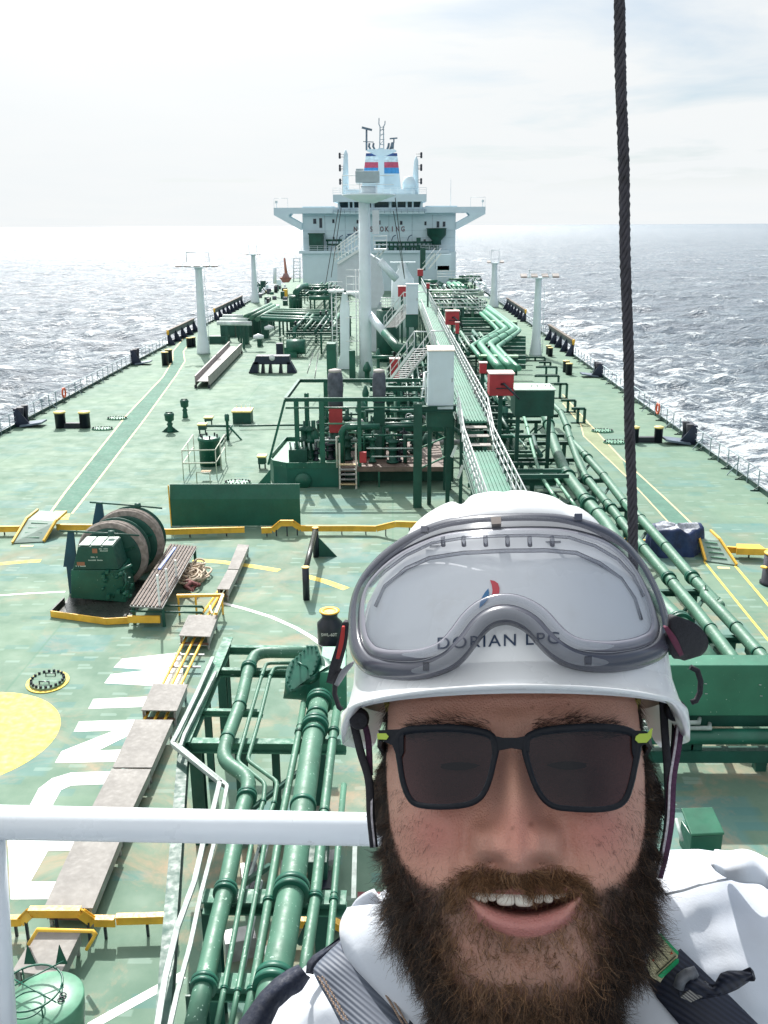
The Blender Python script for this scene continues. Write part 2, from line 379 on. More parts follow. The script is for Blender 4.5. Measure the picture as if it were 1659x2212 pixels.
# painted markings --------------------------------------------------
def sheet(name, polys, mat, z=.004, label=None, cat='marking'):
    mb = MB()
    for pl in polys: mb.add([(p.x, p.y, z) for p in pl], [tuple(range(len(pl)))])
    o = mb.build(name, mat); tag(o, label, cat, kind='structure'); return o
def strip(pts, w):
    """quad strips of width w along ground polyline"""
    out = []
    L_ = []; R_ = []
    for i, p in enumerate(pts):
        a = pts[max(0, i - 1)]; c = pts[min(len(pts) - 1, i + 1)]
        d_ = (c - a); d_.z = 0; d_.normalize(); nn = Vector((-d_.y, d_.x, 0)) * w / 2
        L_.append(p + nn); R_.append(p - nn)
    for i in range(len(pts) - 1): out.append([R_[i], R_[i + 1], L_[i + 1], L_[i]])
    return out
MWHITE = paint('marking_white', (.76, .78, .76), .7, .08, 2.0, rust=.03, rustcol=(.45, .45, .38))
MYEL = paint('marking_yellow', (.72, .54, .10), .7, .10, .8, rust=.05, rustcol=(.55, .40, .12))
MLINE = paint('marking_cream', (.70, .54, .28), .7, .12, 2.0, rust=.1, rustcol=(.5, .45, .33))
def g(fn, *pts): return [P(*fn(*p)) for p in pts]
# yellow winching circle
c0 = g(G, (298, 400))[0]; cy0 = g(G, (60, 238))[0].y; cy1 = P(0, 1712).y
ctr = Vector((c0.x - 2.55, (cy0 + cy1) / 2 + .05, 0)); 
sheet('deck_circle', [[ctr + Vector((2.6 * math.cos(t), 2.6 * math.sin(t), 0)) for t in [2 * math.pi * i / 64 for i in range(64)]]], MYEL, .004, 'yellow winching circle painted on the deck')
# WINCH in white block letters, tops towards the walkway
xr_ = lambda y: P(*G(860, y)).x
def letters():
    polys = []
    W1 = g(G, (598, 68), (890, 35), (905, 200), (740, 200), (512, 187), (545, 143), (735, 122), (558, 110))
    polys.append(W1)
    polys.append(g(G, (458, 265), (760, 252), (760, 302), (434, 313)))
    polys.append(g(G, (388, 375), (700, 366), (690, 415), (482, 518), (640, 512), (625, 572), (270, 579), (302, 522), (560, 420), (362, 426)))
    # C rotated: outer arc, then inner arc
    polys.append(g(G, (560, 620), (350, 626), (255, 655), (190, 705), (145, 790), (100, 880), (160, 900), (215, 880), (262, 780), (300, 712), (350, 690), (530, 683)))
    polys.append(g(H, (34, 112), (500, 104), (470, 178), (235, 183), (150, 333), (400, 333), (380, 418), (52, 420), (48, 335), (42, 190)))
    return polys
def fillsheet(name, polys, mat, z, label):
    """concave polygons, triangulated"""
    from mathutils.geometry import tessellate_polygon
    mb = MB()
    for pl in polys:
        tris = tessellate_polygon([[Vector((p.x, p.y, 0)) for p in pl]])
        fs = []
        for t in tris:
            a, b_, c_ = [pl[i] for i in t]
            fs.append(t if ((b_.x - a.x) * (c_.y - a.y) - (b_.y - a.y) * (c_.x - a.x)) > 0 else (t[0], t[2], t[1]))
        mb.add([(p.x, p.y, z) for p in pl], fs)
    o = mb.build(name, mat); tag(o, label, 'marking', kind='structure')
for i_, pl in enumerate(letters()):
    fillsheet('deck_letter', [pl], MWHITE, .005 + .0005 * i_, 'white painted deck letter %s of the winching text' % 'WINCH'[i_])
# arcs
arcs = []
arcs += strip(g(F, (0, 355), (110, 345), (200, 340)), .36)
arcs += strip(g(F, (950, 335), (1100, 347), (1250, 368), (1370, 388)), .36)
arcs += strip(g(F, (1500, 415), (1600, 442), (1700, 478)), .36)
sheet('deck_arc_line', arcs, MYEL, .004, 'yellow dashed arc painted on the deck')
arcs = strip(g(F, (0, 510), (150, 500), (320, 492)), .14) + strip(g(F, (1095, 548), (1200, 575), (1330, 615), (1450, 668), (1530, 715), (1590, 760), (1650, 830)), .17)
arcs += strip(g(H, (440, 1045), (600, 955), (790, 850), (900, 790)), .20)
sheet('deck_arc_line', arcs, MWHITE, .005, 'thin white arc painted on the deck')
# walk paths: pairs of lines with a darker band
PATH = paint('path_paint', (.10, .20, .155), .75, spec=.15, var=.15, scale=.8) if True else paint('x', (.15, .29, .215), .55, .15, .8)
PATHR = paint('path_paint_tan', (.24, .28, .17), .75, .12, .8, spec=.15)
def path(lp, rp, mat, lw, lab):
    n = len(lp); polys = [[lp[i], rp[i], rp[i + 1], lp[i + 1]] for i in range(n - 1)]
    sheet('deck_path', polys, mat, .004, lab + ' walking path band')
    sheet('path_line', strip(lp, lw) + strip(rp, lw), MLINE, .008, lab + ' path edge lines')
l1 = g(D4, (335, 1395), (440, 1250), (850, 735), (1100, 470), (1165, 360), (1165, 300), (1255, 190))
l2 = g(D4, (485, 1395), (580, 1275), (985, 745), (1190, 460), (1248, 365), (1238, 300), (1310, 200))
path(l1, l2, PATH, .12, 'port side')
r1 = g(K, (0, 330), (390, 700), (840, 1190)); r2 = g(K, (0, 215), (345, 535), (760, 915), (1110, 1250))
r1 = [P(*C(1310, 960)), P(*C(1430, 1100))] + r1; r2 = [P(*C(1310, 900)), P(*C(1500, 1110)), P(*K(345, 535)), P(*K(760, 915)), P(*K(1110, 1250))]
sheet('deck_path', [[r1[0], r1[1], r2[1], r2[0]], [r1[1], r1[2], r1[3], r2[2], r2[1]]], PATHR, .004, 'starboard tan walking path band')
sheet('deck_path', [[r1[3], r1[4], r2[4], r2[3], r2[2]]], PATH, .0045, 'starboard green walking path band')
sheet('path_line', strip(r1, .07) + strip(r2, .09), MLINE, .008, 'starboard path edge lines')
sheet('path_line', strip(g(K, (1085, 1460), (1470, 1935), (1900, 2460)), .1) + strip(g(K, (1365, 1500), (1659, 1850), (1900, 2140)), .11), MYEL, .008, 'starboard yellow path lines by the ramp')
# foredeck level behind the mast is closed off by a low plate
# ================================================================== SUPERSTRUCTURE
def hq(fn, x, y, Yd): return Q(*fn(x, y), Yd)
YF = 205.0
def qx(x): return Q(*A(x, 700), YF).x
def qz(y): return Q(*A(800, y), YF).z
CABW = paint('cabin_white', (.60, .75, .81), .45, .05, .3, rust=.0)
CABW2 = paint('cabin_white_upper', (.58, .72, .79), .45, .05, .3)
def superstructure():
    t = thing('accommodation_block', (XC, YF, 0), 'white accommodation block and bridge at the stern', 'building')
    x0, x1 = qx(268), qx(1320)
    mb = MB(); mb.bx(x0, x1, YF, YF + 22, 0, qz(975)); mb.bx(x0 + .02, x1 + .02, YF + 3.0, YF + 21, qz(975) + .01, qz(710))
    mb.build('wall', CABW, t)
    mb = MB(); mb.bx(x0 - .6, x1 - 1.5, YF - .5, YF + 3, qz(975) - .25, qz(968) + .1)
    mb.build('ledge', CABW2, t)
    # bridge wings: deep box girders with a triangular hole
    zt, zb = qz(672), qz(722)
    wl, wr = qx(80), qx(1518); zt_r = zt; 
    mb = MB(); mb.bx(wl, wr, YF + 1.2, YF + 7.5, qz(712), zt); mb.build('bridge_wing', CABW2, t)
    mb = MB()
    for sgn, xo, xi in ((-1, wl, x0), (1, wr, x1)):
        # sloping brace from wing tip down to the wall
        for yy in (YF + 1.2, YF + 6.9):
            a = Vector((xo, yy, qz(712))); b_ = Vector((xi, yy, qz(830)))
            mb.slab([a, Vector((xo, yy, qz(722))), Vector((xi, yy, qz(815))), Vector((xi, yy, qz(765))), Vector((xo + (xi - xo) * .55, yy, qz(712)))], (0, .5, 0)) if False else None
            mb.slab([Vector((xo, yy, qz(712))), Vector((xo, yy, qz(722))), Vector((xi - sgn * 0, yy, qz(830))), Vector((xi, yy, qz(782))), Vector((xo + (xi - xo) * .52, yy, qz(730))), Vector((xo + (xi - xo) * .60, yy, qz(712)))], (0, .5, 0))
    mb.build('wing_brace', CABW, t)
    # wheelhouse
    a0, a1 = qx(487), qx(1116)
    mb = MB(); mb.bx(a0, a1, YF - .2, YF + 14, qz(636), qz(586)); mb.build('wheelhouse_roof', CABW2, t)
    mb = MB(); mb.bx(qx(500), qx(1100), YF + .4, YF + 13, qz(718), qz(690)); mb.bx(qx(525), qx(1080), YF + 1.3, YF + 13, qz(690) , qz(636)+.05)
    mb.build('wheelhouse_wall', CABW, t)
    wins = [(528, 590), (596, 618), (626, 668), (684, 740), (765, 860), (884, 912), (918, 975), (990, 1020), (1028, 1078)]
    for i, (u0, u1) in enumerate(wins):
        mb = MB(); s_ = 8 if i == 0 else 0; s2_ = 8 if i == 8 else 0
        mb.slab([Vector((qx(u0) + .25 * (i == 0), YF + 1.2, qz(674))), Vector((qx(u1) - .25 * (i == 8), YF + 1.2, qz(674))), Vector((qx(u1), YF + .9, qz(628))), Vector((qx(u0), YF + .9, qz(628)))], (0, .12, 0))
        o = mb.build('bridge_window', GLASSY(), t)
    mb = MB()
    for u in (522, 592, 622, 675, 750, 872, 915, 982, 1024, 1086): mb.beam((qx(u), YF + 1.05, qz(680)), (qx(u), YF + .7, qz(630)), .35, .2)
    mb.bx(a0 + .3, a1 - .3, YF - .6, YF + .3, qz(718), qz(700)); mb.build('window_frame', CABW, t)
    # bulwark rail in front of wheelhouse (blue-grey rail band)
    mb = MB(); 
    for z_ in (qz(688), qz(694), qz(700)): mb.tube([(a0, YF - .9, z_), (a1, YF - .9, z_)], .05, 6)
    k = a0
    while k < a1: mb.tube([(k, YF - .9, qz(714)), (k, YF - .9, qz(687))], .05, 6); k += 1.2
    mb.build('walkway_rail', paint('rail_grey', (.25, .35, .42), .5), t)
    mb = MB()
    for v_ in (732, 830, 880): mb.bx(x0 + .1, x1 - .1, YF + 2.93, YF + 2.99, qz(v_ + 1.2), qz(v_))
    for u_ in (420, 560, 700, 860, 1020, 1160): mb.bx(qx(u_), qx(u_) + .1, YF + 2.95, YF + 2.995, qz(970), qz(725))
    mb.build('plate_seam', paint('seam_blue', (.38, .50, .56), .5), t)
    # portholes and doors
    for (u0, v0, u1, v1) in ((342, 748, 363, 782), (384, 744, 403, 810), (473, 752, 488, 778), (640, 758, 655, 782), (795, 762, 804, 790), (938, 766, 955, 792), (1106, 770, 1120, 796), (1190, 770, 1208, 812), (1232, 772, 1250, 806), (1102, 892, 1116, 912), (474, 872, 486, 888)):
        mb = MB(); mb.bx(qx(u0), qx(u1), YF + 2.9, YF + 3.05, qz(v1), qz(v0)); mb.build('window', GLASSY(), t)
    # NO SMOKING in dark red-grey block letters
    for ci_, ch_ in enumerate('NO SMOKING'):
      if ch_ == ' ': continue
      cu = bpy.data.curves.new('text', 'FONT'); cu.body = ch_; cu.extrude = .03; cu.offset = .02
      to = bpy.data.objects.new('tmp', cu); scene.collection.objects.link(to)
      me = bpy.data.meshes.new_from_object(to.evaluated_get(bpy.context.evaluated_depsgraph_get())); bpy.data.objects.remove(to)
      xs = [v.co.x for v in me.vertices]; ys = [v.co.y for v in me.vertices]
      X0, X1 = qx(620 + 36.2 * ci_ + (9 if ch_ == 'I' else 0)), qx(644 + 36.2 * ci_ - (9 if ch_ == 'I' else 0)); z0, z1 = qz(838), qz(803)
      for v in me.vertices:
        x = X0 + (v.co.x - min(xs)) / (max(xs) - min(xs)) * (X1 - X0); z = z0 + (v.co.y - min(ys)) / (max(ys) - min(ys)) * (z1 - z0)
        v.co = Vector((x - XC, 2.95 - v.co.z, z))
      o = bpy.data.objects.new('lettering', me); scene.collection.objects.link(o); o.parent = t
      me.materials.clear(); me.materials.append(paint('letter_maroon', (.16, .07, .09), .6))
    # wing tip rails, roof rails
    mb = MB()
    def rail(xa, xb, y, z, h=1.1, n=3, step=1.5, r=.035):
        for j in range(1, n + 1): mb.tube([(xa, y, z + h * j / n), (xb, y, z + h * j / n)], r, 5)
        m_ = max(1, int(abs(xb - xa) / step))
        for j in range(m_ + 1): mb.tube([(xa + (xb - xa) * j / m_,) + (y, z), (xa + (xb - xa) * j / m_, y, z + h)], r, 5)
    rail(a0, a1, YF + .1, qz(586), 1.3); rail(wl + .1, wl + 3, YF + 1.4, zt, 1.9, 1, 3); rail(wr - 3.2, wr - .1, YF + 1.4, zt, 1.9, 1, 3)
    for k in (-1, 1):
        xx = wl + .6 if k < 0 else wr - .6
        mb.tube([(xx, YF + 1.5, zt), (xx, YF + 1.5, zt + 1.0)], .06, 6); mb.box((xx, YF + 1.5, zt + 1.15), (.5, .4, .5))
    rail(qx(268), qx(480), YF - .2, qz(968), 1.1, 3, 1.6); rail(qx(1080), qx(1310), YF - .2, qz(968), 1.1, 3, 1.6)
    mb.tube([(qx(1285), YF + 3, zt), (qx(1283), YF + 3, qz(478))], .05, 6)
    mb.build('roof_rail', WHITE2(), t)
    mb = MB(); mb.bx(qx(270), qx(487), YF + 3, YF + 8, zt, zt + .25); mb.bx(qx(1116), qx(1330), YF + 3, YF + 8, zt, zt + .25)
    mb.build('roof_plate', CABW2, t)
    # green davit house boxes on the ledge
    mb = MB(); mb.bx(qx(316), qx(412), YF + .3, YF + 2.9, qz(968), qz(850)); mb.bx(qx(310), qx(418), YF + .2, YF + 3, qz(855), qz(846)); mb.build('deck_locker', DGREEN(), t)
    mb = MB(); mb.lathe(((qx(1188)), YF + 1.6, 0), [(1.05, qz(930)), (1.0, qz(900)), (2.0, qz(865)), (2.1, qz(820)), (2.3, qz(816))], 16); mb.bx(qx(1172), qx(1205), YF + 1, YF + 2.2, qz(985), qz(925)); mb.build('cargo_crane_base', DGREEN(), t)
    mb = MB()
    for (u, v0, v1, w) in ((1065, 918, 880, .9),): mb.bx(qx(u) - w / 2, qx(u) + w / 2, YF + 1, YF + 2, qz(v0), qz(v1))
    for v_, u0, u1 in ((912, 770, 1160), (895, 430, 540), (940, 850, 1165), (925, 440, 520)): mb.tube([(qx(u0), YF + 1.2, qz(v_)), (qx(u1), YF + 1.2, qz(v_))], .22, 8)
    for u in list(range(780, 1170, 28)) + [440, 520]: mb.tube([(qx(u), YF + 1.2, qz(975)), (qx(u), YF + 1.2, qz(912 if u > 600 else 895))], .16, 6)
    for u in range(820, 1150, 60): mb.lathe((qx(u), YF + .8, qz(955)), [(.1, -.6), (.5, -.4), (.55, .3), (.2, .6)], 10)
    mb.build('deck_machinery', DGREEN(), t)
    mb = MB()
    for u in (515, 560, 880, 990): mb.tube([(qx(u), YF + 2.8, qz(900)), (qx(u + 10), YF + 2.2, qz(872)), (qx(u + 30), YF + 1.6, qz(862))], .09, 6)
    mb.tube([(qx(575), YF + 2.6, qz(858)), (qx(660), YF + 2.6, qz(848))], .12, 6)
    mb.build('davit', paint('davit_blue', (.06, .12, .2), .5), t)
    # monkey island: boxes and domes over the wheelhouse
    zr = qz(586)
    mb = MB(); mb.bx(qx(560), qx(1040), YF + 5, YF + 12, zr, qz(545)); mb.lathe((qx(1002), YF + 6, qz(545)), [(1.35, 0), (1.45, (qz(475) - qz(545)) * .6), (1.0, (qz(455) - qz(545)) * .95), (.01, qz(455) - qz(545))], 14)
    for u in (590, 620, 1030, 880): mb.bx(qx(u) - .4, qx(u) + .4, YF + 4, YF + 5, zr, qz(560))
    mb.build('top_house', CABW2, t)
    # funnel with stripes, radar mast in front
    YU = 228.0
    fx = lambda u, v: Q(*A(u, v), YU).x
    fz = lambda v: Q(*A(815, v), YU).z
    def fbox(vt, vb, mat, nm):
        mb = MB(); wt_ = lambda v: (fx(708 - (v - 308) * .12, v), fx(918 + (v - 308) * .11, v))
        (l0, r0), (l1_, r1_) = wt_(vt), wt_(vb)
        vs = [(l1_, YU, fz(vb)), (r1_, YU, fz(vb)), (r1_, YU + 8, fz(vb)), (l1_, YU + 8, fz(vb)), (l0, YU, fz(vt)), (r0, YU, fz(vt)), (r0, YU + 8, fz(vt)), (l0, YU + 8, fz(vt))]
        mb.add(vs, [(3, 2, 1, 0), (4, 5, 6, 7), (0, 1, 5, 4), (1, 2, 6, 5), (2, 3, 7, 6), (3, 0, 4, 7)]); return mb.build(nm, mat, fun)
    fun = thing('funnel', (fx(815, 500), YU, fz(640)), 'ship funnel with navy, white, red and blue bands', 'funnel')
    fbox(308, 328, paint('band_navy', (.02, .06, .2), .5), 'funnel_band'); fbox(328, 368, paint('band_white', (.6, .7, .74), .5), 'funnel_band')
    fbox(368, 406, paint('band_red', (.48, .07, .13), .5), 'funnel_band'); fbox(406, 446, paint('band_blue', (.05, .28, .6), .5), 'funnel_band'); fbox(446, 640, CABW2, 'funnel_casing')
    ym = YU - 3; X_ = lambda u: Q(*A(u, 300), ym).x; Z_ = lambda v: Q(*A(815, v), ym).z
    mt = thing('radar_mast', (X_(812), ym, Z_(585)), 'white radar mast with two scanners above the bridge', 'mast')
    mb = MB(); mb.bx(X_(790), X_(830), ym - .8, ym + .8, Z_(600), Z_(275))
    mb.slab([Vector((X_(712), ym - 1, Z_(290))), Vector((X_(790), ym - 1, Z_(330))), Vector((X_(832), ym - 1, Z_(330))), Vector((X_(914), ym - 1, Z_(295))), Vector((X_(900), ym - 1, Z_(285))), Vector((X_(730), ym - 1, Z_(282)))], (0, 2.0, 0))
    mb.build('mast_column', CABW2, mt)
    mb = MB()
    for u in (800, 828):
        mb.tube([(X_(u), ym, Z_(280)), (X_(u + (4 if u < 815 else -2)), ym, Z_(130)), (X_(u - 4 if u < 815 else u + 8), ym, Z_(112)), (X_(u - 3 if u < 815 else u + 9), ym, Z_(70 if u < 815 else 90))], .12, 6)
    for v in (250, 215, 180, 150, 132): mb.tube([(X_(800), ym, Z_(v)), (X_(832), ym, Z_(v))], .09, 5)
    for v in (250, 200, 165): mb.tube([(X_(800), ym, Z_(v)), (X_(830), ym, Z_(v - 30))], .06, 5)
    mb.build('lattice_top', paint('mast_dark', (.3, .36, .4), .5), mt)
    mb = MB()
    mb.tube([(X_(712), ym - .5, Z_(290)), (X_(713), ym - .5, Z_(150))], .22, 6); mb.beam((X_(682), ym - .8, Z_(136)), (X_(750), ym - .8, Z_(154)), .3, .45)
    mb.tube([(X_(896), ym - .5, Z_(240)), (X_(896), ym - .5, Z_(215))], .15, 6); mb.beam((X_(868), ym - .8, Z_(213)), (X_(920), ym - .8, Z_(209)), .25, .3)
    mb.tube([(X_(690), ym, Z_(228)), (X_(760), ym, Z_(233))], .1, 5)
    mb.tube([(X_(885), ym, Z_(280)), (X_(888), ym, Z_(235))], .35, 6)
    for u in (740, 768, 850, 870): mb.tube([(X_(u), ym, Z_(285)), (X_(u - 12 if u < 800 else u + 10), ym, Z_(262)), (X_(u - 8 if u < 800 else u + 12), ym, Z_(240))], .25, 6)
    mb.build('radar_scanner', paint('radar_grey', (.12, .17, .22), .5), mt)
    for u, vt, lab in ((573, 283, 'slim signal mast with lights on the left of the funnel'), (1046, 330, 'slim signal mast with lights on the right of the funnel')):
        s = thing('signal_mast', (X_(u), ym - 8, Z_(580)), lab, 'mast', 'signal masts on the bridge roof')
        y_ = ym - 12
        x0_ = Q(*A(u, 450), y_).x; zz = lambda v: Q(*A(815, v), y_).z
        mb = MB(); mb.tube([(x0_ - .2, y_, zz(590)), (x0_, y_, zz(vt + 30)), (x0_, y_, zz(vt))], [.8, .45, .12], 8)
        mb.build('pole', CABW2, s)
        mb = MB()
        for v in (315, 332, 395, 418, 320 + 90, 490, 508):
            sx = -1.3 if u < 800 else 1.1
            mb.lathe((x0_ + sx, y_, zz(v)), [(.2, -.35), (.25, 0), (.2, .35)], 8)
            mb.tube([(x0_, y_, zz(v)), (x0_ + sx, y_, zz(v))], .05, 5)
        mb.build('signal_light', BLACK(), s)
superstructure()
# ------------------------------------------------------------------ deck edge railings, fishplate
def railing(x, lab, side, y0, gaps):
    t = thing('deck_railing', (x, y0, 0), lab, 'railing')
    rails = MB(); y = y0; mposts = paint('rail_post', (.22, .30, .33), .5); protos = {}
    while y < 200:
        if not any(a < y < b for a, b in gaps):
            k = int((y - y0) / 1.55 + .5) % 4 == 0
            if k not in protos:
                mb = MB(); mb.beam((x, y, 0), (x, y, 1.12), .05, .05)
                if k: mb.beam((x, y, .75), (x - side * .55, y, .02), .04, .05)
                protos[k] = (mb.build('post', mposts, t), y)
            else:
                o = protos[k][0].copy(); scene.collection.objects.link(o); o.parent = t; o.location = (0, y - protos[k][1], 0)
        y += 1.55
    segs = []; cur = y0
    for a, b in gaps + [(200, 201)]: segs.append((cur, a)); cur = b
    for a, b in segs:
        for z in (.38, .74, 1.12): rails.tube([(x, a, z), (x, b, z)], .02 if z < 1 else .026, 6)
    rails.build('rail', paint('rail_pale', (.5, .6, .64), .5), t)
    f = MB(); f.box((x + side * .06, (y0 + 200) / 2, .12), (.06, 200 - y0, .26))
    yy = y0
    while yy < 200: f.beam((x + side * .05, yy, .02), (x - side * .42, yy, -.0), .04, .12); f.beam((x + side * .03, yy, .25), (x - side * .35, yy, .0), .03, .05); yy += 2.3
    f.build('gutter_bar', paint('gutter_dark', (.02, .06, .05), .5), t)
    return t
railing(XL + .15, 'steel guard railing along the left deck edge over the glittering sea', -1, 46, [(110, 126), (140, 168)])
railing(XR - .15, 'steel guard railing along the right deck edge beside white wake', 1, 38, [(99, 116), (136, 160)])
# ================================================================== NEAR DECK
def pz(fn, x, y, z=0.0): return P(*fn(x, y), z)
def qy(fn, x, y, Yd): return Q(*fn(x, y), Yd)
def simple(name, mb, mat, label, cat, group=None, bevel=0):
    o = mb.build(name, mat, None, bevel); return tag(o, label, cat, group)
def prot(name, label, cat, loc, group=None): return thing(name, loc, label, cat, group)
def tplate(mb, c4, zt, th=.05):
    mb.slab([Vector((p.x, p.y, zt - th)) for p in c4], (0, 0, th))
# ---- steel covers over the hydraulic pipes --------------------------
def cover(c4, z, label):
    t = prot('pipe_cover', label, 'pipe cover', (sum(p.x for p in c4) / 4, sum(p.y for p in c4) / 4, 0), 'steel covers over the hydraulic pipes')
    mb = MB(); tplate(mb, c4, z, .03); mb.build('cover_plate', GRATE(), t, .006)
    # folded right-hand skirt and feet
    tl, tr, br, bl = c4
    mb = MB()
    mb.slab([Vector((tr.x - .03, tr.y, z - .03)), Vector((br.x - .03, br.y, z - .03)), Vector((br.x - .03, br.y, z - .30)), Vector((tr.x - .03, tr.y, z - .30))], (-.02, 0, 0))
    mb.slab([Vector((tl.x + .05, tl.y, z - .03)), Vector((bl.x + .05, bl.y, z - .03)), Vector((bl.x + .05, bl.y, z - .30)), Vector((tl.x + .05, tl.y, z - .30))], (-.02, 0, 0))
    mb.build('skirt', STEEL(), t)
    mb = MB(); mb.beam((bl.x + .06, bl.y + .06, z - .30), (br.x - .08, br.y + .06, z - .30), .06, .06); mb.build('edge_strip', paint('rusty_edge', (.14, .075, .05), .7, .3, 3), t)
    for a, b_ in ((tl, .08), (tr, -.08), (br, -.08), (bl, .08)):
        m_ = MB(); yy = a.y + (.08 if a in (br, bl) else -.08); m_.beam((a.x + b_, yy, 0), (a.x + b_, yy, z - .03), .06, .06); m_.build('foot', STEEL(), t)
zc_ = .5
cover([pz(F, 1168, 258, zc_), pz(F, 1224, 262, zc_), pz(F, 1172, 381, zc_), pz(F, 1118, 379, zc_)], zc_, 'narrow grey cover next to the green screen, farthest of the row')
cover([pz(F, 1117, 383, zc_), pz(F, 1171, 385, zc_), pz(F, 1125, 480, zc_), pz(F, 1064, 478, zc_)], zc_, 'narrow grey cover just beyond the yellow frame by the winch')
cover([pz(F, 925, 605, zc_), pz(F, 1072, 605, zc_), pz(F, 1032, 712, zc_), pz(F, 878, 706, zc_)], zc_, 'short pale cover at the bottom of the yellow frame, above the bare yellow pipes')
cover([pz(G, 752, 188, zc_), pz(G, 922, 192, zc_), pz(G, 868, 322, zc_), pz(G, 692, 318, zc_)], zc_, 'short rusty cover directly below the bare yellow pipes')
cover([pz(G, 662, 364, zc_), pz(G, 850, 366, zc_), pz(G, 745, 600, zc_), pz(G, 552, 600, zc_)], zc_, 'grey cover crossing the letter N of the deck writing')
cover([pz(G, 547, 606, zc_), pz(G, 742, 608, zc_), pz(G, 600, 912, zc_), pz(G, 392, 908, zc_)], zc_, 'rusty edged cover crossing the letter C of the deck writing')
cover([pz(H, 380, 98, zc_), pz(H, 602, 98, zc_), pz(H, 455, 462, zc_), pz(H, 216, 457, zc_)], zc_, 'long chequered cover between white handrail and yellow hump')
cover([pz(H, 178, 570, zc_), pz(H, 400, 575, zc_), pz(H, 290, 800, zc_), pz(H, 60, 770, zc_)], zc_, 'chequered cover under the yellow hoop beside the green drum')
pr = prot('hydraulic_pipe', 'three yellow hydraulic pipes running under the steel covers', 'pipe', pz(G, 880, 100))
for a, b_, c_ in ((.2, 0, 0), (.5, 0, 0), (.8, 0, 0)):
    def lerp(p, q, t): return p + (q - p) * t
    pts = [lerp(pz(F, 1075, 470, .25), pz(F, 1125, 470, .25), a), lerp(pz(F, 890, 706, .25), pz(F, 1030, 712, .25), a), lerp(pz(G, 770, 188, .25), pz(G, 920, 192, .25), a), lerp(pz(G, 552, 600, .25), pz(G, 740, 600, .25), a), lerp(pz(H, 230, 455, .25), pz(H, 440, 462, .25), a)]
    mb = MB(); mb.tube(pts, .045, 8); o = mb.build('pipe_run', YEL(), pr)
for y_ in (750, 800, 860):
    mb = MB(); p = pz(F, 830 + (860 - y_) * .48, y_, .16); q = pz(F, 985 + (860 - y_) * .30, y_ + 2, .16); mb.beam(p, q, .08, .05); mb.build('pipe_clamp', STEEL(), pr)
# yellow hoop over the last cover, yellow frame near winch
mb = MB(); mb.tube([pz(H, 140, 640, .55), pz(H, 185, 568, .95), pz(H, 455, 575, .95), pz(H, 468, 592, .9), pz(H, 425, 665, .55)], .035, 8); simple('guard_hoop', mb, YEL(), 'bent yellow tube hoop over the chequered cover', 'guard hoop')
t = prot('yellow_barrier', 'yellow angle frame with dark pipes beside the rope pile', 'frame', pz(F, 980, 540))
mb = MB(); mb.beam(pz(F, 868, 512, .75), pz(F, 1095, 508, .75), .12, .1); mb.beam(pz(F, 1095, 508, .75), pz(F, 1060, 600, .62), .1, .1); mb.beam(pz(F, 1030, 560, .62), pz(F, 1040, 600, .55), .05, .05); mb.build('top_bar', YEL(), t)
for x_, y_ in ((875, 520), (960, 520), (1090, 515)):
    mb = MB(); p = pz(F, x_, y_, .7); mb.beam(p, (p.x, p.y, 0), .06, .06); mb.build('leg', YEL(), t)
for y_ in (562, 592):
    mb = MB(); mb.tube([pz(F, 640, y_ - 5, .55), pz(F, 880, y_, .55), pz(F, 990, y_ + 3, .5), pz(F, 1000, y_ + 12, .3)], .035, 8); mb.build('pipe_run', DGREEN(), t)
# ---- yellow fish plates (low coamings across the deck) ----------------
def coaming(fn, pts, label, h=.28, z0=.1, feet=True, loc=None):
    """pts = (x, y, ztop)"""
    ps = [P(*f_(x, y), z) for f_, x, y, z in pts]
    t = prot('deck_coaming', label, 'coaming', (ps[0].x, ps[0].y, 0), 'yellow coamings across the deck')
    mb = MB()
    for i in range(len(ps) - 1):
        a, b_ = ps[i], ps[i + 1]
        mb.beam(a - Vector((0, 0, h / 2)), b_ - Vector((0, 0, h / 2)), .03, h - .012)
        mb.beam(a, b_, .14, .02)
    mb.build('plate', YEL(), t)
    if feet:
        L_ = 0
        for i in range(len(ps) - 1):
            a, b_ = ps[i], ps[i + 1]; n_ = max(1, int((b_ - a).length / 1.1))
            for k in range(n_):
                p = a + (b_ - a) * ((k + .5) / n_)
                if p.z - h < .02: continue
                m_ = MB(); m_.beam((p.x, p.y, -.0), (p.x, p.y, p.z - h), .05, .05); m_.build('foot', BLACK(), t)
    return t
ZF = .42
coaming(0, [(F, -60, 172, ZF), (F, 95, 170, ZF)], 'yellow coaming left of the port ramp at the frame edge')
coaming(0, [(F, 275, 162, ZF), (F, 470, 163, ZF), (F, 765, 184, ZF), (F, 840, 184, ZF), (F, 1200, 174, ZF)], 'long yellow coaming behind the winch and in front of the green screen')
coaming(0, [(F, 1283, 178, ZF), (F, 1335, 176, ZF), (F, 1375, 142, .75), (F, 1440, 142, .75), (F, 1476, 168, ZF), (E, 740, 1164, ZF), (E, 880, 1166, ZF), (E, 1010, 1135, .75), (E, 1200, 1140, .75), (E, 1400, 1175, ZF)], 'humped yellow coaming between the green screen and the helmet')
coaming(0, [(K, 200, 1240, ZF), (K, 640, 1272, ZF), (K, 1040, 1290, ZF)], 'yellow coaming behind the dark tarpaulin bundle')
coaming(0, [(K, 1290, 1325, ZF), (K, 1700, 1352, ZF), (K, 1800, 1360, ZF)], 'yellow coaming right of the starboard ramp')
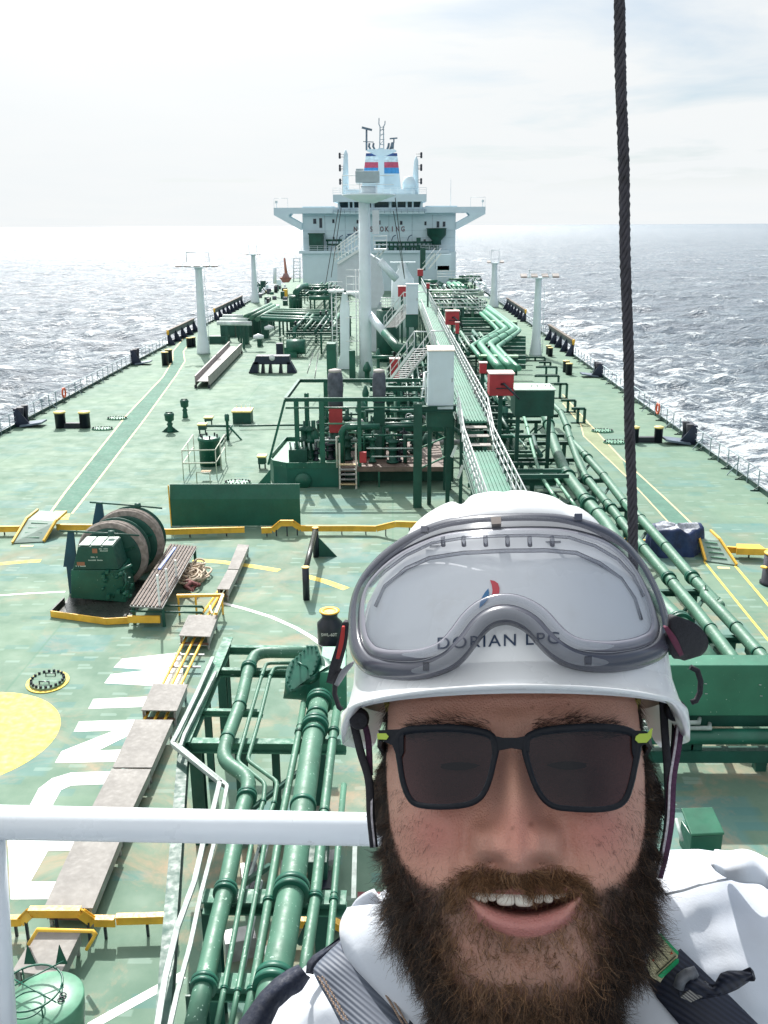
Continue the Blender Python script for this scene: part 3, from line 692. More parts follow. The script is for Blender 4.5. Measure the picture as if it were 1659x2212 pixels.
mb = MB(); c4 = [pz(K, 1375, 1302, .5), pz(K, 1580, 1308, .5), pz(K, 1640, 1352, .5), pz(K, 1378, 1345, .5)]; mb.slab([Vector((p.x, p.y, .24)) for p in c4], (0, 0, .28)); simple('coaming_cover', mb, YEL(), 'yellow box cover on the coaming at the right frame edge', 'cover')
coaming(0, [(H, 40, 508, .45), (H, 100, 505, .45), (H, 142, 464, .85), (H, 395, 464, .85), (H, 458, 508, .5), (H, 562, 510, .5)], 'humped yellow coaming over the pipe covers near the white post', h=.22)
coaming(0, [(H, 568, 500, .5), (H, 868, 492, .5)], 'straight yellow coaming running to the pipe rack', h=.22)
coaming(0, [(H, 1380, 512, .5), (H, 1640, 520, .5), (H, 1720, 560, .5)], 'yellow coaming seen through the pipe rack', h=.22)
# ---- ramps over the coamings -----------------------------------------
def ramp_thing(bl, br, tr, tl, label, farw):
    t = prot('coaming_ramp', label, 'ramp', (bl.x, bl.y, 0), 'ramps over the coamings')
    tl = Vector(tl); tr = Vector(tr)
    mb = MB(); mb.slab([Vector((bl.x, bl.y, .02)), Vector((br.x, br.y, .02)), tr, tl], (0, 0, .03)); 
    w_ = (tr - tl); back = Vector((0, farw, 0)); mb.slab([tl, tr, tr + back, tl + back], (0, 0, .03))
    tp_plate = mb.build('tread_plate', paint('ramp_grey', (.16, .24, .20), .5, .2), t)
    mb = MB()
    for a, b_ in ((bl, tl), (br, tr)):
        mb.beam(Vector((a.x, a.y, .06)), b_ + Vector((0, 0, .06)), .09, .12); mb.beam(b_ + Vector((0, 0, .06)), b_ + back + Vector((0, 0, .06)), .09, .12)
    mb.build('side_bar', YEL(), t)
    for k in (.2, .42, .64, .86):
        m_ = MB(); a = Vector((bl.x, bl.y, .02)).lerp(tl, k); b_ = Vector((br.x, br.y, .02)).lerp(tr, k)
        m_.beam(a.lerp(b_, .22) + Vector((0, 0, .05)), a.lerp(b_, .78) + Vector((0, 0, .05)), .04, .03); m_.build('cleat', LGREEN(), tp_plate)
ramp_thing(pz(F, 62, 258), pz(F, 215, 250), pz(F, 275, 150, .6), pz(F, 132, 140, .6), 'grey ramp with yellow sides at the left path', 1.4)
ramp_thing(pz(K, 1095, 1462), pz(K, 1375, 1500), pz(K, 1225, 1275, .6), pz(K, 1040, 1265, .6), 'green ramp with yellow sides at the right path', 1.2)
sheet('path_end_marking', [g(F, (205, 137), (335, 139), (345, 110), (225, 113))], MYEL, .01, 'yellow end of the port walking path')
sheet('path_end_marking', [g(K, (870, 1245), (1110, 1252), (1020, 1205), (840, 1190))], MYEL, .01, 'yellow end of the starboard walking path')
sheet('dash_marking', [g(F, (98, 272), (160, 272), (166, 264), (104, 264)), g(F, (265, 104), (325, 104), (328, 96), (270, 96)), g(K, (1210, 1525), (1320, 1530), (1310, 1512), (1200, 1507)), g(K, (895, 1193), (985, 1197), (975, 1183), (885, 1180))], MLINE, .012, 'short pale dashes at the ramps')
# ---- green screen -------------------------------------------------------
YB = P(508, 1137).y
t = prot('spray_screen', 'large dark green steel screen standing on the deck', 'screen', (Q(508, 1137, YB).x, YB, 0))
x0, x1 = Q(368, 1090, YB).x, Q(648, 1090, YB).x; zt_ = Q(508, 1048, YB).z; zm_ = Q(508, 1078, YB).z
mb = MB(); mb.bx(x0, x1, YB, YB + .05, .02, zm_); mb.slab([Vector((x0, YB, zm_)), Vector((x1, YB, zm_)), Vector((x1, YB + .18, zt_)), Vector((x0, YB + .18, zt_))], (0, .05, 0)); mb.build('panel', paint('screen_green', (.008, .10, .065), .5, .15), t)
mb = MB(); mb.beam((x0 - .03, YB, 0), (x0 - .03, YB, zt_), .05, .06); mb.build('edge_bar', YEL(), t)
for k in range(4):
    m_ = MB(); xx = x0 + .3 + (x1 - x0 - .6) * k / 3; m_.beam((xx, YB + .06, zm_), (xx, YB + 1.1, .02), .08, .08); m_.build('brace', DGREEN(), t)
# ---- hose reel / mooring winch --------------------------------------------
Yw = pz(Y6, 500, 1090).y
def wq(x, y, dy=0.0): return qy(Y6, x, y, Yw + dy)
t = prot('mooring_winch', 'dark green mooring winch with two rust brown drums in a yellow tray', 'winch', (wq(500, 1090).x, Yw, 0))
mb = MB()
mb.slab([wq(262, 770), wq(720, 765), wq(655, 540), wq(312, 545)], (0, 1.1, 0)); mb.build('gear_housing', DGREEN(), t, .02)
mb = MB(); mb.slab([wq(245, 1045), wq(790, 1090), wq(735, 772), wq(242, 772)], (0, 1.3, 0)); mb.build('housing_base', GREEN(), t, .02)
mb = MB(); p0, p1 = wq(312, 540), wq(655, 540); 
for k in range(3):
    a = p0.lerp(p1, k / 3 + .02); b_ = p0.lerp(p1, (k + 1) / 3 - .02); mb.bx(a.x, b_.x, Yw + .05, Yw + 1.0, a.z + .01, a.z + .05)
mb.build('top_plate', paint('pale_plate', (.45, .55, .5), .4), t)
# housing stencilling: small rows of paint marks
mb = MB()
random.seed(3)
for (u0, v0, n_) in ((520, 568, 9), (530, 588, 7), (440, 650, 6), (415, 680, 13), (292, 738, 9)):
    for k in range(n_):
        if random.random() < .2: continue
        p = wq(u0 + k * 11, v0, -.006); mb.bx(p.x, p.x + .035, p.y - .004, p.y, p.z, p.z + .05 * random.uniform(.6, 1))
mb.build('stencil_marks', paint('stencil_pale', (.4, .5, .45), .6), t)
mb = MB()
for (u0, v0, u1, v1) in ((455, 560, 500, 605), (305, 692, 378, 728)): a, b_ = wq(u0, v1, -.006), wq(u1, v0, -.006); mb.bx(a.x, b_.x, a.y - .004, a.y, a.z, b_.z)
mb.build('warning_patch', paint('orange_patch', (.30, .13, .07), .6), t)
def drum(cx, cy, ru, dy, lab):
    c = wq(cx, cy, dy); r = (wq(cx + ru, cy, dy) - c).length
    hose = paint('rusty_rope', (.27, .235, .21), .85, .35, 6)
    mb = MB(); prof = [(r * .35, 0), (r * .80, 0), (r * .84, .03), (r * .84, .06), (r * .35, .06)]; mb.lathe(c, prof, 48, True, 'Y'); d_ = mb.build('drum_flange', DGREEN(), t)
    mb = MB()
    prof = [(r * .35, .07)]
    for k in range(7):
        for a in (0, .25, .5, .75):
            prof.append((r * (.86 + .13 * math.sin(math.pi * min(1, (k + .8) / 3)) ) + .045 * math.sin(math.pi * a), .08 + (k + a) * .115))
    prof += [(r * .35, .95)]
    mb.lathe(c, prof, 56, True, 'Y'); mb.build('rope_coil', hose, t)
    mb = MB(); mb.lathe((c.x, c.y + .97, c.z), [(r * .35, 0), (r * .93, 0), (r * .93, .05), (r * .35, .05)], 48, True, 'Y'); mb.build('drum_flange', DGREEN(), t)
    for k in range(6):
        m_ = MB(); a = k * math.pi / 3 + .4; m_.beam((c.x + r * .2 * math.cos(a), c.y - .03, c.z + r * .2 * math.sin(a)), (c.x + r * .78 * math.cos(a), c.y - .03, c.z + r * .78 * math.sin(a)), .07, .06, (0, 1, 0)); m_.build('spoke', GREEN(), d_)
    return c, r
c1_, r1_ = drum(640, 640, 345, 1.35, 'near'); c2_, r2_ = drum(800, 520, 345, 2.9, 'far')
mb = MB(); mb.tube([(c1_.x, Yw + .6, c1_.z), (c2_.x, c2_.y + 1.5, c2_.z)], .28, 16); mb.build('drum_shaft', DGREEN(), t)
for (px, ya, yb_, dy, bar) in ((505, 105, 330, 3.2, ((430, 105), (900, 140), (1140, 165))), (225, 395, 740, .9, ((130, 385), (640, 412), (915, 432)))):
    m_ = MB(); a = wq(px + 12, ya, dy); b_ = wq(px, yb_, dy)
    m_.slab([Vector((a.x - .1, a.y, a.z)), Vector((a.x + .12, a.y, a.z)), Vector((b_.x + .30, b_.y, b_.z)), Vector((b_.x - .22, b_.y, b_.z))], (0, .08, 0)); m_.bx(b_.x - .1, b_.x + .2, b_.y, b_.y + .1, 0, b_.z)
    m_.build('brake_post', paint('post_blue_green', (.01, .06, .10), .4), t)
    m_ = MB(); m_.tube([wq(*q, dy - .1) for q in bar], .035, 8); q = wq(*bar[1], dy - .1); m_.lathe((q.x, q.y, q.z), [(.02, -.12), (.12, -.1), (.12, .1), (.02, .12)], 10, True, 'X'); m_.build('brake_rod', DGREEN(), t)
mb = MB()
random.seed(5)
for k in range(26):
    p = wq(random.uniform(560, 850), random.uniform(770, 1040), random.uniform(-.25, .2)); s_ = random.uniform(.05, .16)
    (mb.box(p, (s_, s_ * 1.4, s_)) if k % 3 else mb.lathe(p, [(.01, -s_), (s_ * .6, -s_ * .8), (s_ * .6, s_ * .8), (.01, s_)], 10, True, 'Y'))
mb.tube([wq(700, 790, -.2), wq(840, 720, -.2)], .05, 8); mb.tube([wq(770, 800, -.15), wq(790, 900, -.2), wq(740, 1000, -.2)], .04, 8)
mb.build('hydraulic_valves', GREEN(), t)
mb = MB()
ps = [pz(Y6, 45, 1170, .25), pz(Y6, 590, 1245, .25), pz(Y6, 810, 1232, .25)]
for a, b_ in zip(ps, ps[1:]): mb.beam(a - Vector((0, 0, .12)), b_ - Vector((0, 0, .12)), .05, .24)
mb.beam(pz(Y6, 800, 1228, .42) - Vector((0, 0, .1)), pz(Y6, 1118, 1228, .42) - Vector((0, 0, .1)), .08, .26)
mb.build('save_all_front', YEL(), t)
mb = MB(); tl_ = pz(Y6, 175, 1040, .25); mb.beam(ps[0] - Vector((0, 0, .12)), tl_ - Vector((0, 0, .12)), .05, .24)
mb.add([(ps[0].x, ps[0].y, .02), (ps[1].x, ps[1].y, .02), (ps[2].x, ps[2].y, .02), (ps[2].x, ps[2].y + 4, .02), (tl_.x, tl_.y + 3, .02)], [(0, 1, 2, 3, 4)])
mb.build('save_all_tray', paint('dark_floor', (.035, .04, .035), .3, .4, 2), t)
# grating platform beside the winch
zp = .85
t = prot('winch_platform', 'rusty ribbed grating platform on legs beside the winch', 'platform', pz(Y6, 1000, 1120))
pl4 = [pz(Y6, 822, 1112, zp), pz(Y6, 1142, 1135, zp), pz(Y6, 1480, 540, zp), pz(Y6, 1215, 515, zp)]
mb = MB(); mb.slab([p - Vector((0, 0, .08)) for p in pl4], (0, 0, .05)); mb.build('platform_frame', STEEL(), t)
for k in range(9):
    m_ = MB(); u = (k + .5) / 9; a = pl4[0].lerp(pl4[1], u); b_ = pl4[3].lerp(pl4[2], u); m_.beam(a, b_, .075, .05); m_.build('grating_bar', paint('plank_rust', (.165, .13, .112), .8, .35, 4, rust=.15), t)
for p in pl4:
    m_ = MB(); q = p.lerp(sum(pl4, Vector()) / 4, .08); m_.beam((q.x, q.y, 0), (q.x, q.y, zp - .08), .1, .1); m_.build('leg', DGREEN(), t)
e0, e1 = pl4[1], pl4[2]
for k, h in ((.02, 1.1), (.22, .85), (.46, .62)):
    m_ = MB(); p = e0.lerp(e1, k) + Vector((-.12, 0, 0)); m_.beam(p, p + Vector((0, 0, h + .05)), .07, .07); m_.build('rail_post', WHITE(), t)
mb = MB(); mb.beam(pz(Y6, 1112, 762, zp + .9), pz(Y6, 1268, 552, zp + .9), .09, .06); mb.build('blue_rail', paint('blue_rail_paint', (.05, .12, .5), .4), t)
# rope pile
def rope_pile():
    c = pz(Y6, 1440, 860, .1); t = prot('rope_pile', 'heap of pale tan mooring rope beside the platform', 'rope', c)
    mb = MB(); random.seed(11)
    ex = (pz(Y6, 1590, 860, .1) - c).length
    for k in range(30):
        a0_ = random.uniform(0, 6.28); rr = random.uniform(.25, .75) * ex; cx_ = c.x + random.uniform(-.25, .25) * ex; cy_ = c.y + random.uniform(-.5, .75)
        z_ = .08 + .018 * k * random.uniform(.5, 1); pts = []
        for j in range(17):
            a = a0_ + j * .37; pts.append((cx_ + rr * math.cos(a) * (1 + .1 * math.sin(3 * a + k)), cy_ + rr * 1.35 * math.sin(a) * (1 + .1 * math.cos(2 * a + k)), z_ + .05 * math.sin(2 * a + k)))
        mb.tube(pts, .042, 6)
    mb.build('rope_coils', paint('tan_rope', (.52, .43, .33), .9, .25, 8), t)
    mb = MB(); pts = [pz(Y6, u, v, .3 + .1 * (i % 2)) for i, (u, v) in enumerate(((1340, 905), (1400, 880), (1500, 920), (1440, 960), (1370, 940), (1420, 900), (1380, 860)))]
    mb.tube(pts, .07, 7); mb.build('dark_rope', paint('maroon_rope', (.16, .05, .05), .9, .3, 8), t)
rope_pile()
# ---- roller rail (black pipe on two posts) ------------------------------------
t = prot('pipe_rail', 'black pipe rail with yellow caps right of the grey covers', 'rail', pz(F, 1500, 530))
h_ = qy(F, 1500, 385, pz(F, 1500, 530).y).z
a = pz(F, 1500, 385, h_); b_ = pz(F, 1548, 190, h_)
mb = MB(); mb.tube([a, b_], .11, 12); mb.build('top_pipe', paint('worn_black', (.04, .045, .04), .3, .4, 3, rust=.1), t)
for p in (a, b_):
    m_ = MB(); m_.tube([(p.x, p.y, 0), (p.x, p.y, h_ + .1)], .13, 12); po_ = m_.build('post', BLACK(), t)
    m_ = MB(); m_.tube([(p.x, p.y, h_ + .1), (p.x, p.y, h_ + .13)], .14, 12); m_.build('cap', YEL(), po_)
mb = MB(); mb.slab([(b_.x + .1, b_.y, .0), (b_.x + .9, b_.y, .0), (b_.x + .1, b_.y, .9)], (0, .04, 0)); mb.build('gusset', DGREEN(), t)
# ---- chock with stencil and yellow rim -------------------------------------
YR = pz(F, 1620, 745).y; c = qy(F, 1620, 740, YR); t = prot('mooring_post', 'short black flared mooring post with yellow rim left of the goggles', 'mooring post', (c.x, YR, 0))
s_ = (qy(F, 1690, 740, YR).x - qy(F, 1565, 740, YR).x) / 2; zz = qy(F, 1620, 595, YR).z
mb = MB(); mb.lathe((c.x, YR + s_ * .3, 0), [(s_, 0), (s_, zz * .62), (s_ * .62, zz * .78), (s_ * .62, zz * .9), (s_ * .8, zz)], 28); mb.build('body', BLACK(), t)
mb = MB(); mb.lathe((c.x, YR + s_ * .3, 0), [(s_ * .80, zz + .002), (s_ * .80, zz + .03), (s_ * .45, zz + .03), (s_ * .4, zz - .05)], 28); mb.build('rim', YEL(), t)
def textmesh(body, x0, x1, z0, z1, y, mat, name, parent, spacing=1.0, ext=.004, bold=0.0):
    cu = bpy.data.curves.new('text', 'FONT'); cu.body = body; cu.extrude = .01; cu.space_character = spacing; cu.offset = bold
    to = bpy.data.objects.new('tmp', cu); scene.collection.objects.link(to)
    me = bpy.data.meshes.new_from_object(to.evaluated_get(bpy.context.evaluated_depsgraph_get())); bpy.data.objects.remove(to)
    xs = [v.co.x for v in me.vertices]; ys = [v.co.y for v in me.vertices]
    for v in me.vertices:
        v.co = Vector((x0 + (v.co.x - min(xs)) / (max(xs) - min(xs)) * (x1 - x0), y - v.co.z * ext / .01, z0 + (v.co.y - min(ys)) / (max(ys) - min(ys)) * (z1 - z0))) - (parent.location if parent else Vector())
    me.materials.clear(); me.materials.append(mat)
    o = bpy.data.objects.new(name, me); scene.collection.objects.link(o); o.parent = parent; return o
textmesh('SWL-60T', c.x - s_ * .62, c.x + s_ * .62, zz * .36, zz * .46, YR - s_ * .72, paint('stencil_white', (.7, .72, .68), .5), 'stencil', t)
# ---- manhole in yellow ring ---------------------------------------------------
def manhole(c, rx, ry, label, ring, rot=0.0, n=20):
    t = prot('manhole_cover', label, 'manhole cover', (c.x, c.y, 0), 'oval bolted manhole covers')
    def ell(mb, k0, k1, z0, z1):
        m = 32; vs = []; 
        for kk, z in ((k0, z0), (k0, z1), (k1, z1), (k1, z0)):
            for i in range(m):
                a = 2 * math.pi * i / m; x, y = rx * kk * math.cos(a), ry * kk * math.sin(a)
                vs.append((c.x + x * math.cos(rot) - y * math.sin(rot), c.y + x * math.sin(rot) + y * math.cos(rot), z))
        fs = []
        for j in range(3):
            for i in range(m): fs.append((j * m + i, j * m + (i + 1) % m, (j + 1) * m + (i + 1) % m, (j + 1) * m + i))
        mb.add(vs, fs)
    if ring: mb = MB(); ell(mb, 1.2, .9, .006, .03); mb.build('ring', MYEL, t)
    mb = MB(); ell(mb, 1.0, .02, .0, .09); pl_ = mb.build('plate', DECK if ring else LGREEN(), t)
    mb = MB()
    for i in range(n):
        a = 2 * math.pi * i / n; x, y = rx * .9 * math.cos(a), ry * .9 * math.sin(a)
        X_, Y_ = c.x + x * math.cos(rot) - y * math.sin(rot), c.y + x * math.sin(rot) + y * math.cos(rot)
        mb.lathe((X_, Y_, .09), [(.045, 0), (.045, .06), (.0001, .07)], 6)
    if rx > .4:
        for k in (-.45, .45): mb.tube([(c.x - .15, c.y + ry * k, .09), (c.x - .15, c.y + ry * k, .17), (c.x + .15, c.y + ry * k, .17), (c.x + .15, c.y + ry * k, .09)], .018, 6)
    mb.build('bolts', BLACK(), pl_)
cm = pz(G, 235, 182); manhole(cm, (pz(G, 340, 160) - pz(G, 128, 210)).length / 2 * .83, .62, 'oval bolted manhole in a yellow ring beyond the yellow circle', True, .25)
for (u, v, lab) in ((792, 755, 'oval manhole on the port deck, the farther of two near the path'), (692, 825, 'oval manhole on the port deck, the nearer of two near the path'), (1605, 1190, 'oval manhole just behind the green screen')):
    cm = pz(D4, u, v); manhole(cm, .75, .45, lab, False)
for (u, v, lab) in ((168, 290, 'starboard manhole next to the bollards, the farther of two'), (280, 392, 'starboard manhole next to the bollards, the nearer of two')):
    cm = pz(K, u, v); manhole(cm, .75, .5, lab, False)
# ---- tarpaulin bundle -------------------------------------------------------
def tarp_bundle():
    c = pz(K, 840, 1410); zt_ = 1.15
    m = 40; n = 16; vs = []; fs = []; rr = np.random.default_rng(4)
    for j in range(n + 1):
        v = j / n
        for i in range(m):
            a = 2 * math.pi * i / m
            r = (1.08 - .12 * v) * (1 + .13 * math.sin(2 * a + 1) + .10 * math.sin(5 * a + 2 * v) + .05 * math.sin(11 * a + 5 * v))
            if v > .7: r *= max(.02, math.cos((v - .7) / .3 * 1.5))
            z = zt_ * (min(1, v / .75) ** .8) + .12 * math.sin(3 * a + 1) * v + .06 * math.sin(7 * a) * v
            vs.append((c.x + r * math.cos(a), c.y + .5 + r * .75 * math.sin(a), max(0.0, z - .02)))
    for j in range(n):
        for i in range(m): fs.append((j * m + i, j * m + (i + 1) % m, (j + 1) * m + (i + 1) % m, (j + 1) * m + i))
    mb = MB(); mb.add(vs, fs, True); simple('tarpaulin_bundle', mb, paint('blue_tarp', (.015, .035, .11), .6, .4, 2.5), 'dark blue tarpaulin covered machine by the starboard ramp', 'tarpaulin')
    vs2 = []; k0 = int(n * .84) * m
    mb = MB(); mb.add([(x, y, z + .012) for x, y, z in vs[k0:]], [tuple(i for i in f) for f in [(j * m + i, j * m + (i + 1) % m, (j + 1) * m + (i + 1) % m, (j + 1) * m + i) for j in range((len(vs) - k0) // m - 1) for i in range(m)]], True)
    simple('crumpled_sheet', mb, paint('grey_net', (.35, .37, .42), .8, .5, 9), 'pale grey crumpled sheet on top of the blue tarpaulin', 'sheet')
tarp_bundle()
# ---- green drum at bottom left ---------------------------------------------------
zd = 1.5; cdm = pz(H, 225, 905, zd); rd = (pz(H, 405, 905, zd) - cdm).length
t = prot('green_drum', 'round green drum with tube guard at the bottom left corner', 'drum', (cdm.x, cdm.y, 0))
mb = MB(); mb.lathe((cdm.x, cdm.y, 0), [(rd * .9, 0), (rd * .9, zd * .5), (rd * .98, zd - .3), (rd, zd - .02), (rd * .97, zd), (rd * .3, zd + .01), (.001, zd + .012)], 48); mb.build('body', paint('weathered_green', (.10, .26, .17), .4, .4, 1.6, rust=.2, rustcol=(.30, .20, .12)), t)
mb = MB()
ring = lambda r, z, cx_=0.0, cy_=0.0: [(cdm.x + cx_ + r * math.cos(a * math.pi / 14), cdm.y + cy_ + r * math.sin(a * math.pi / 14), z) for a in range(29)]
mb.tube(ring(rd * .82, zd + .22, -.22, .0), .018, 7); mb.tube(ring(rd * .46, zd + .12, -.2, -.25), .014, 7)
for a in (.6, 2.2, 3.8, 5.4):
    mb.tube([(cdm.x - .22 + rd * .82 * math.cos(a), cdm.y + rd * .82 * math.sin(a), zd + .22), (cdm.x - .22 + rd * .82 * math.cos(a), cdm.y + rd * .82 * math.sin(a), zd)], .014, 6)
mb.tube([(cdm.x - .7, cdm.y + .25, zd + .22), (cdm.x + .3, cdm.y - .3, zd + .22)], .013, 6)
mb.tube([(cdm.x - .7, cdm.y - .1, zd + .2), (cdm.x + .15, cdm.y + .5, zd + .28)], .013, 6)
mb.build('tube_guard', GREEN(), t)
for k in (0, .075): m_ = MB(); m_.tube([(cdm.x + .27 + .05 * math.cos(a), cdm.y - .05 + k * 1.2 + .045 * math.sin(a), zd + .03) for a in [j * .5 for j in range(14)]], .012, 6); m_.build('shackle_ring', BLACK(), t)
for u in (125, 282):
    p = pz(H, u, 690, zd); m_ = MB(); m_.slab([(p.x - .1, p.y + .1, zd - .3), (p.x + .1, p.y + .1, zd - .3), (p.x, p.y + .1, zd + .1)], (0, .03, 0)); m_.build('lug', DGREEN(), t)
# ---- white handrail of the mast platform + wire rope ---------------------------
t = prot('mast_handrail', 'white painted platform handrail in front of the deck view', 'handrail', C3(20, 2000, 1.25))
mb = MB(); a = C3(-60, 1775, 1.24); b_ = C3(880, 1793, 1.30); a, b_ = a - (b_ - a) * .6, b_ + (b_ - a) * .35; mb.tube([a, b_], .0225, 28); mb.tube([a + Vector((0, .001, -.30)), a + Vector((0, .0, -.30)) + (b_ - a) * .01], .01, 8) if False else None
WR = paint('handrail_white', (.72, .76, .80), .3, .04, 2.0, rust=.03, rustcol=(.25, .22, .2))
mb.build('top_rail', WR, t)
p = a + (b_ - a) * ((15 + 60) / 940); mb = MB(); mb.tube([C3(-26, 1780, 1.245), C3(8, 2300, 1.30)], .0205, 28); mb.build('post', WR, t)
def rope():
    a = C3(1336, -60, 1.28); b_ = C3(1371, 1330, 1.52); a, b_ = a - (b_ - a) * .6, b_ + (b_ - a) * 1.0; n = 620; mb = MB()
    d_ = (b_ - a); dn = d_.normalized(); u = dn.cross(Vector((0, 1, 0))).normalized(); w = dn.cross(u)
    for s_ in range(6):
        pts = []
        for i in range(n + 1):
            tt = i / n; an = tt * d_.length / .075 * 2 * math.pi / 1.0 + s_ * math.pi / 3
            pts.append(a + d_ * tt + (u * math.cos(an) + w * math.sin(an)) * .0052 + u * .0007 * math.sin(tt * 61) + w * .0006 * math.sin(tt * 97 + s_) + u * .0005 * math.sin(i * 2.3 + s_ * 1.9))
        mb.tube(pts, .0031, 7)
    return simple('wire_rope', mb, paint('greasy_wire', (.028, .026, .034), .5, .5, 60, rust=.1), 'dark twisted wire rope hanging down the right side', 'rope')
rope()
# ================================================================== FOREGROUND PIPE RACK (port) at zr
zr = 2.8
BEAM = lambda: paint('rack_beam_green', (.05, .18, .12), .6, .35, 1.3, rust=.15, speck=.8, speckcol=(.55, .62, .6))
RW = lambda: paint('rack_pale', (.34, .40, .38), .7, .3, 4, rust=.3, rustcol=(.15, .2, .18))
t = prot('pipe_rack', 'green steel pipe rack carrying pipes in front of the man on the left', 'pipe rack', pz(G, 1100, 900))
def gbeam(mb, a, b_, w, h): mb.ibeam(a, b_, w, h, .03)
beams = [(G, 1128, 22, 1560, 28, .16, .22), (G, 1062, 132, 1440, 138, .16, .2), (G, 985, 330, 1290, 335, .12, .16), (G, 930, 492, 1700, 500, .22, .26), (H, 1000, 430, 1700, 440, .34, .26), (H, 1000, 850, 1600, 860, .3, .26)]
for fn, x0, y0, x1, y1, w, h in beams:
    mb = MB(); gbeam(mb, pz(fn, x0, y0, zr - .2), pz(fn, x1, y1, zr - .2), w, h); mb.build('cross_beam', BEAM(), t)
mb = MB(); gbeam(mb, pz(F, 1122, 735, zr - .15), pz(G, 905, 500, zr - .15), .26, .26); mb.build('side_beam', BEAM(), t)
mb = MB(); gbeam(mb, pz(G, 905, 505, zr - .35), pz(H, 800, 1100, zr - .35), .22, .4); mb.build('side_beam', DGREEN(), t)
for fn, x, y, w in ((G, 960, 500, .28), (G, 1010, 235, .16), (G, 1085, 100, .22), (G, 1100, 30, .2), (G, 1180, 500, .24), (H, 1030, 440, .28), (G, 1560, 330, .3), (H, 1580, 440, .26), (G, 1350, 505, .16), (H, 960, 860, .28)):
    p = pz(fn, x, y, zr - .3); m_ = MB(); gbeam(m_, Vector((p.x, p.y + .05, 0)), Vector((p.x, p.y + .05, zr - .34)), w, w); m_.build('leg', DGREEN(), t)
for (fa, xa, ya, fb, xb, yb_) in ((G, 1470, 620, G, 1225, 815), (H, 1200, 340, H, 1330, 250), (H, 1560, 440, H, 1470, 640)):
    m_ = MB(); m_.beam(pz(fa, xa, ya, zr - .5), pz(fb, xb, yb_, zr - 1.1), .09, .09); m_.build('brace', DGREEN(), t)
t = prot('cable_tray', 'pale speckled cable tray cranked along the left side of the pipe rack', 'cable tray', pz(H, 900, 600))
for k, pts in enumerate((((G, 1045, 60), (G, 960, 250), (G, 880, 415), (G, 845, 480), (G, 1080, 668), (G, 1045, 815), (H, 1005, 110), (H, 955, 330), (H, 870, 560), (H, 810, 810), (H, 770, 1060)), ((G, 1060, 130), (G, 905, 440), (G, 885, 500), (G, 1115, 690), (G, 1090, 830), (H, 1060, 112), (H, 985, 400), (H, 935, 640), (H, 870, 880), (H, 830, 1060)))):
    ps = [pz(f_, x, y, zr + .12) for f_, x, y in pts]; mb = MB()
    for a, b_ in zip(ps, ps[1:]): mb.beam(a, b_, .07 if k else .09, .05); mb.beam(a - Vector((0, 0, .07)), b_ - Vector((0, 0, .07)), .02, .09)
    mb.build('tray_rail', RW(), t)
# pipes on the rack
def pipe(name, label, pts, r, z, flanges=(), mat=None, n=14, group=None, fr_=1.16, z2=None):
    """pts: (frame, x, y[, z])"""
    ps = [pz(q[0], q[1], q[2], q[3] if len(q) > 3 else z) for q in pts]
    t = prot(name, label, 'pipe', (ps[len(ps) // 2].x, ps[len(ps) // 2].y, 0), group)
    # round the bends
    out = [ps[0]]
    for i in range(1, len(ps) - 1):
        a, b_, c_ = ps[i - 1], ps[i], ps[i + 1]; k = min(3.2 * r, (b_ - a).length * .45, (c_ - b_).length * .45)
        p_ = b_ + (a - b_).normalized() * k; q_ = b_ + (c_ - b_).normalized() * k
        if (b_ - a).normalized().dot((c_ - b_).normalized()) > .999: out.append(b_); continue
        for j in range(5):
            u = j / 4; out.append(p_ * (1 - u) ** 2 + b_ * 2 * u * (1 - u) + q_ * u ** 2)
    out.append(ps[-1])
    mb = MB(); mb.tube(out, r, n); mb.build('pipe_run', mat or PGREEN(), t)
    for fl in flanges:
        fn, x, y = fl[:3]; big = len(fl) > 3
        p = pz(fn, x, y, z); best = min(range(len(ps) - 1), key=lambda i: ((p - (ps[i] + (ps[i + 1] - ps[i]) * max(0, min(1, (p - ps[i]).dot(ps[i + 1] - ps[i]) / (ps[i + 1] - ps[i]).length_squared)))).length))
        a, b_ = ps[best], ps[best + 1]; dn = (b_ - a).normalized(); k = max(0, min(1, (p - a).dot(dn) / (b_ - a).length)); c_ = a.lerp(b_, k)
        m_ = MB(); w_ = r * (.55 if big else .3)
        if big: m_.tube([c_ - dn * w_, c_ - dn * .1 * w_], r * fr_ * 1.15, n + 4); m_.tube([c_ + dn * .1 * w_, c_ + dn * w_], r * fr_ * 1.15, n + 4)
        else: m_.tube([c_ - dn * w_ * .7, c_ + dn * w_ * .7], r * 1.12, n + 2)
        m_.build('flange', paint('collar_green', (.010, .095, .062), .38, .3, 2.0), t)
    return t
gp_ = 'green pipes running along the foreground rack'
pipe('rack_pipe', 'cranked green pipe with S bend, leftmost thick pipe of the foreground rack', [(G, 1540, 38), (G, 1255, 35), (G, 1222, 110), (G, 1180, 290), (G, 1112, 470), (G, 1092, 565), (G, 1225, 655), (G, 1212, 745), (G, 1188, 815), (H, 1160, 110), (H, 1108, 370), (H, 1050, 610), (H, 1000, 840), (H, 950, 1060)], .15, zr + .1, [(G, 1218, 112, 1), (G, 1178, 300), (G, 1110, 460), (G, 1212, 745, 1), (H, 1108, 378, 1), (H, 1000, 840, 1), (H, 1005, 820)], group=gp_)
pipe('rack_pipe', 'thin green tube next to the S bend pipe, left of a pair', [(G, 1450, 88), (G, 1308, 88), (G, 1285, 150), (G, 1232, 330), (G, 1165, 570), (G, 1302, 680), (G, 1293, 770), (G, 1280, 810), (H, 1240, 120), (H, 1180, 430), (H, 1102, 850), (H, 1060, 1060)], .045, zr + .04, [(G, 1285, 152, 1), (G, 1287, 770, 1), (H, 1100, 858, 1)], group=gp_)
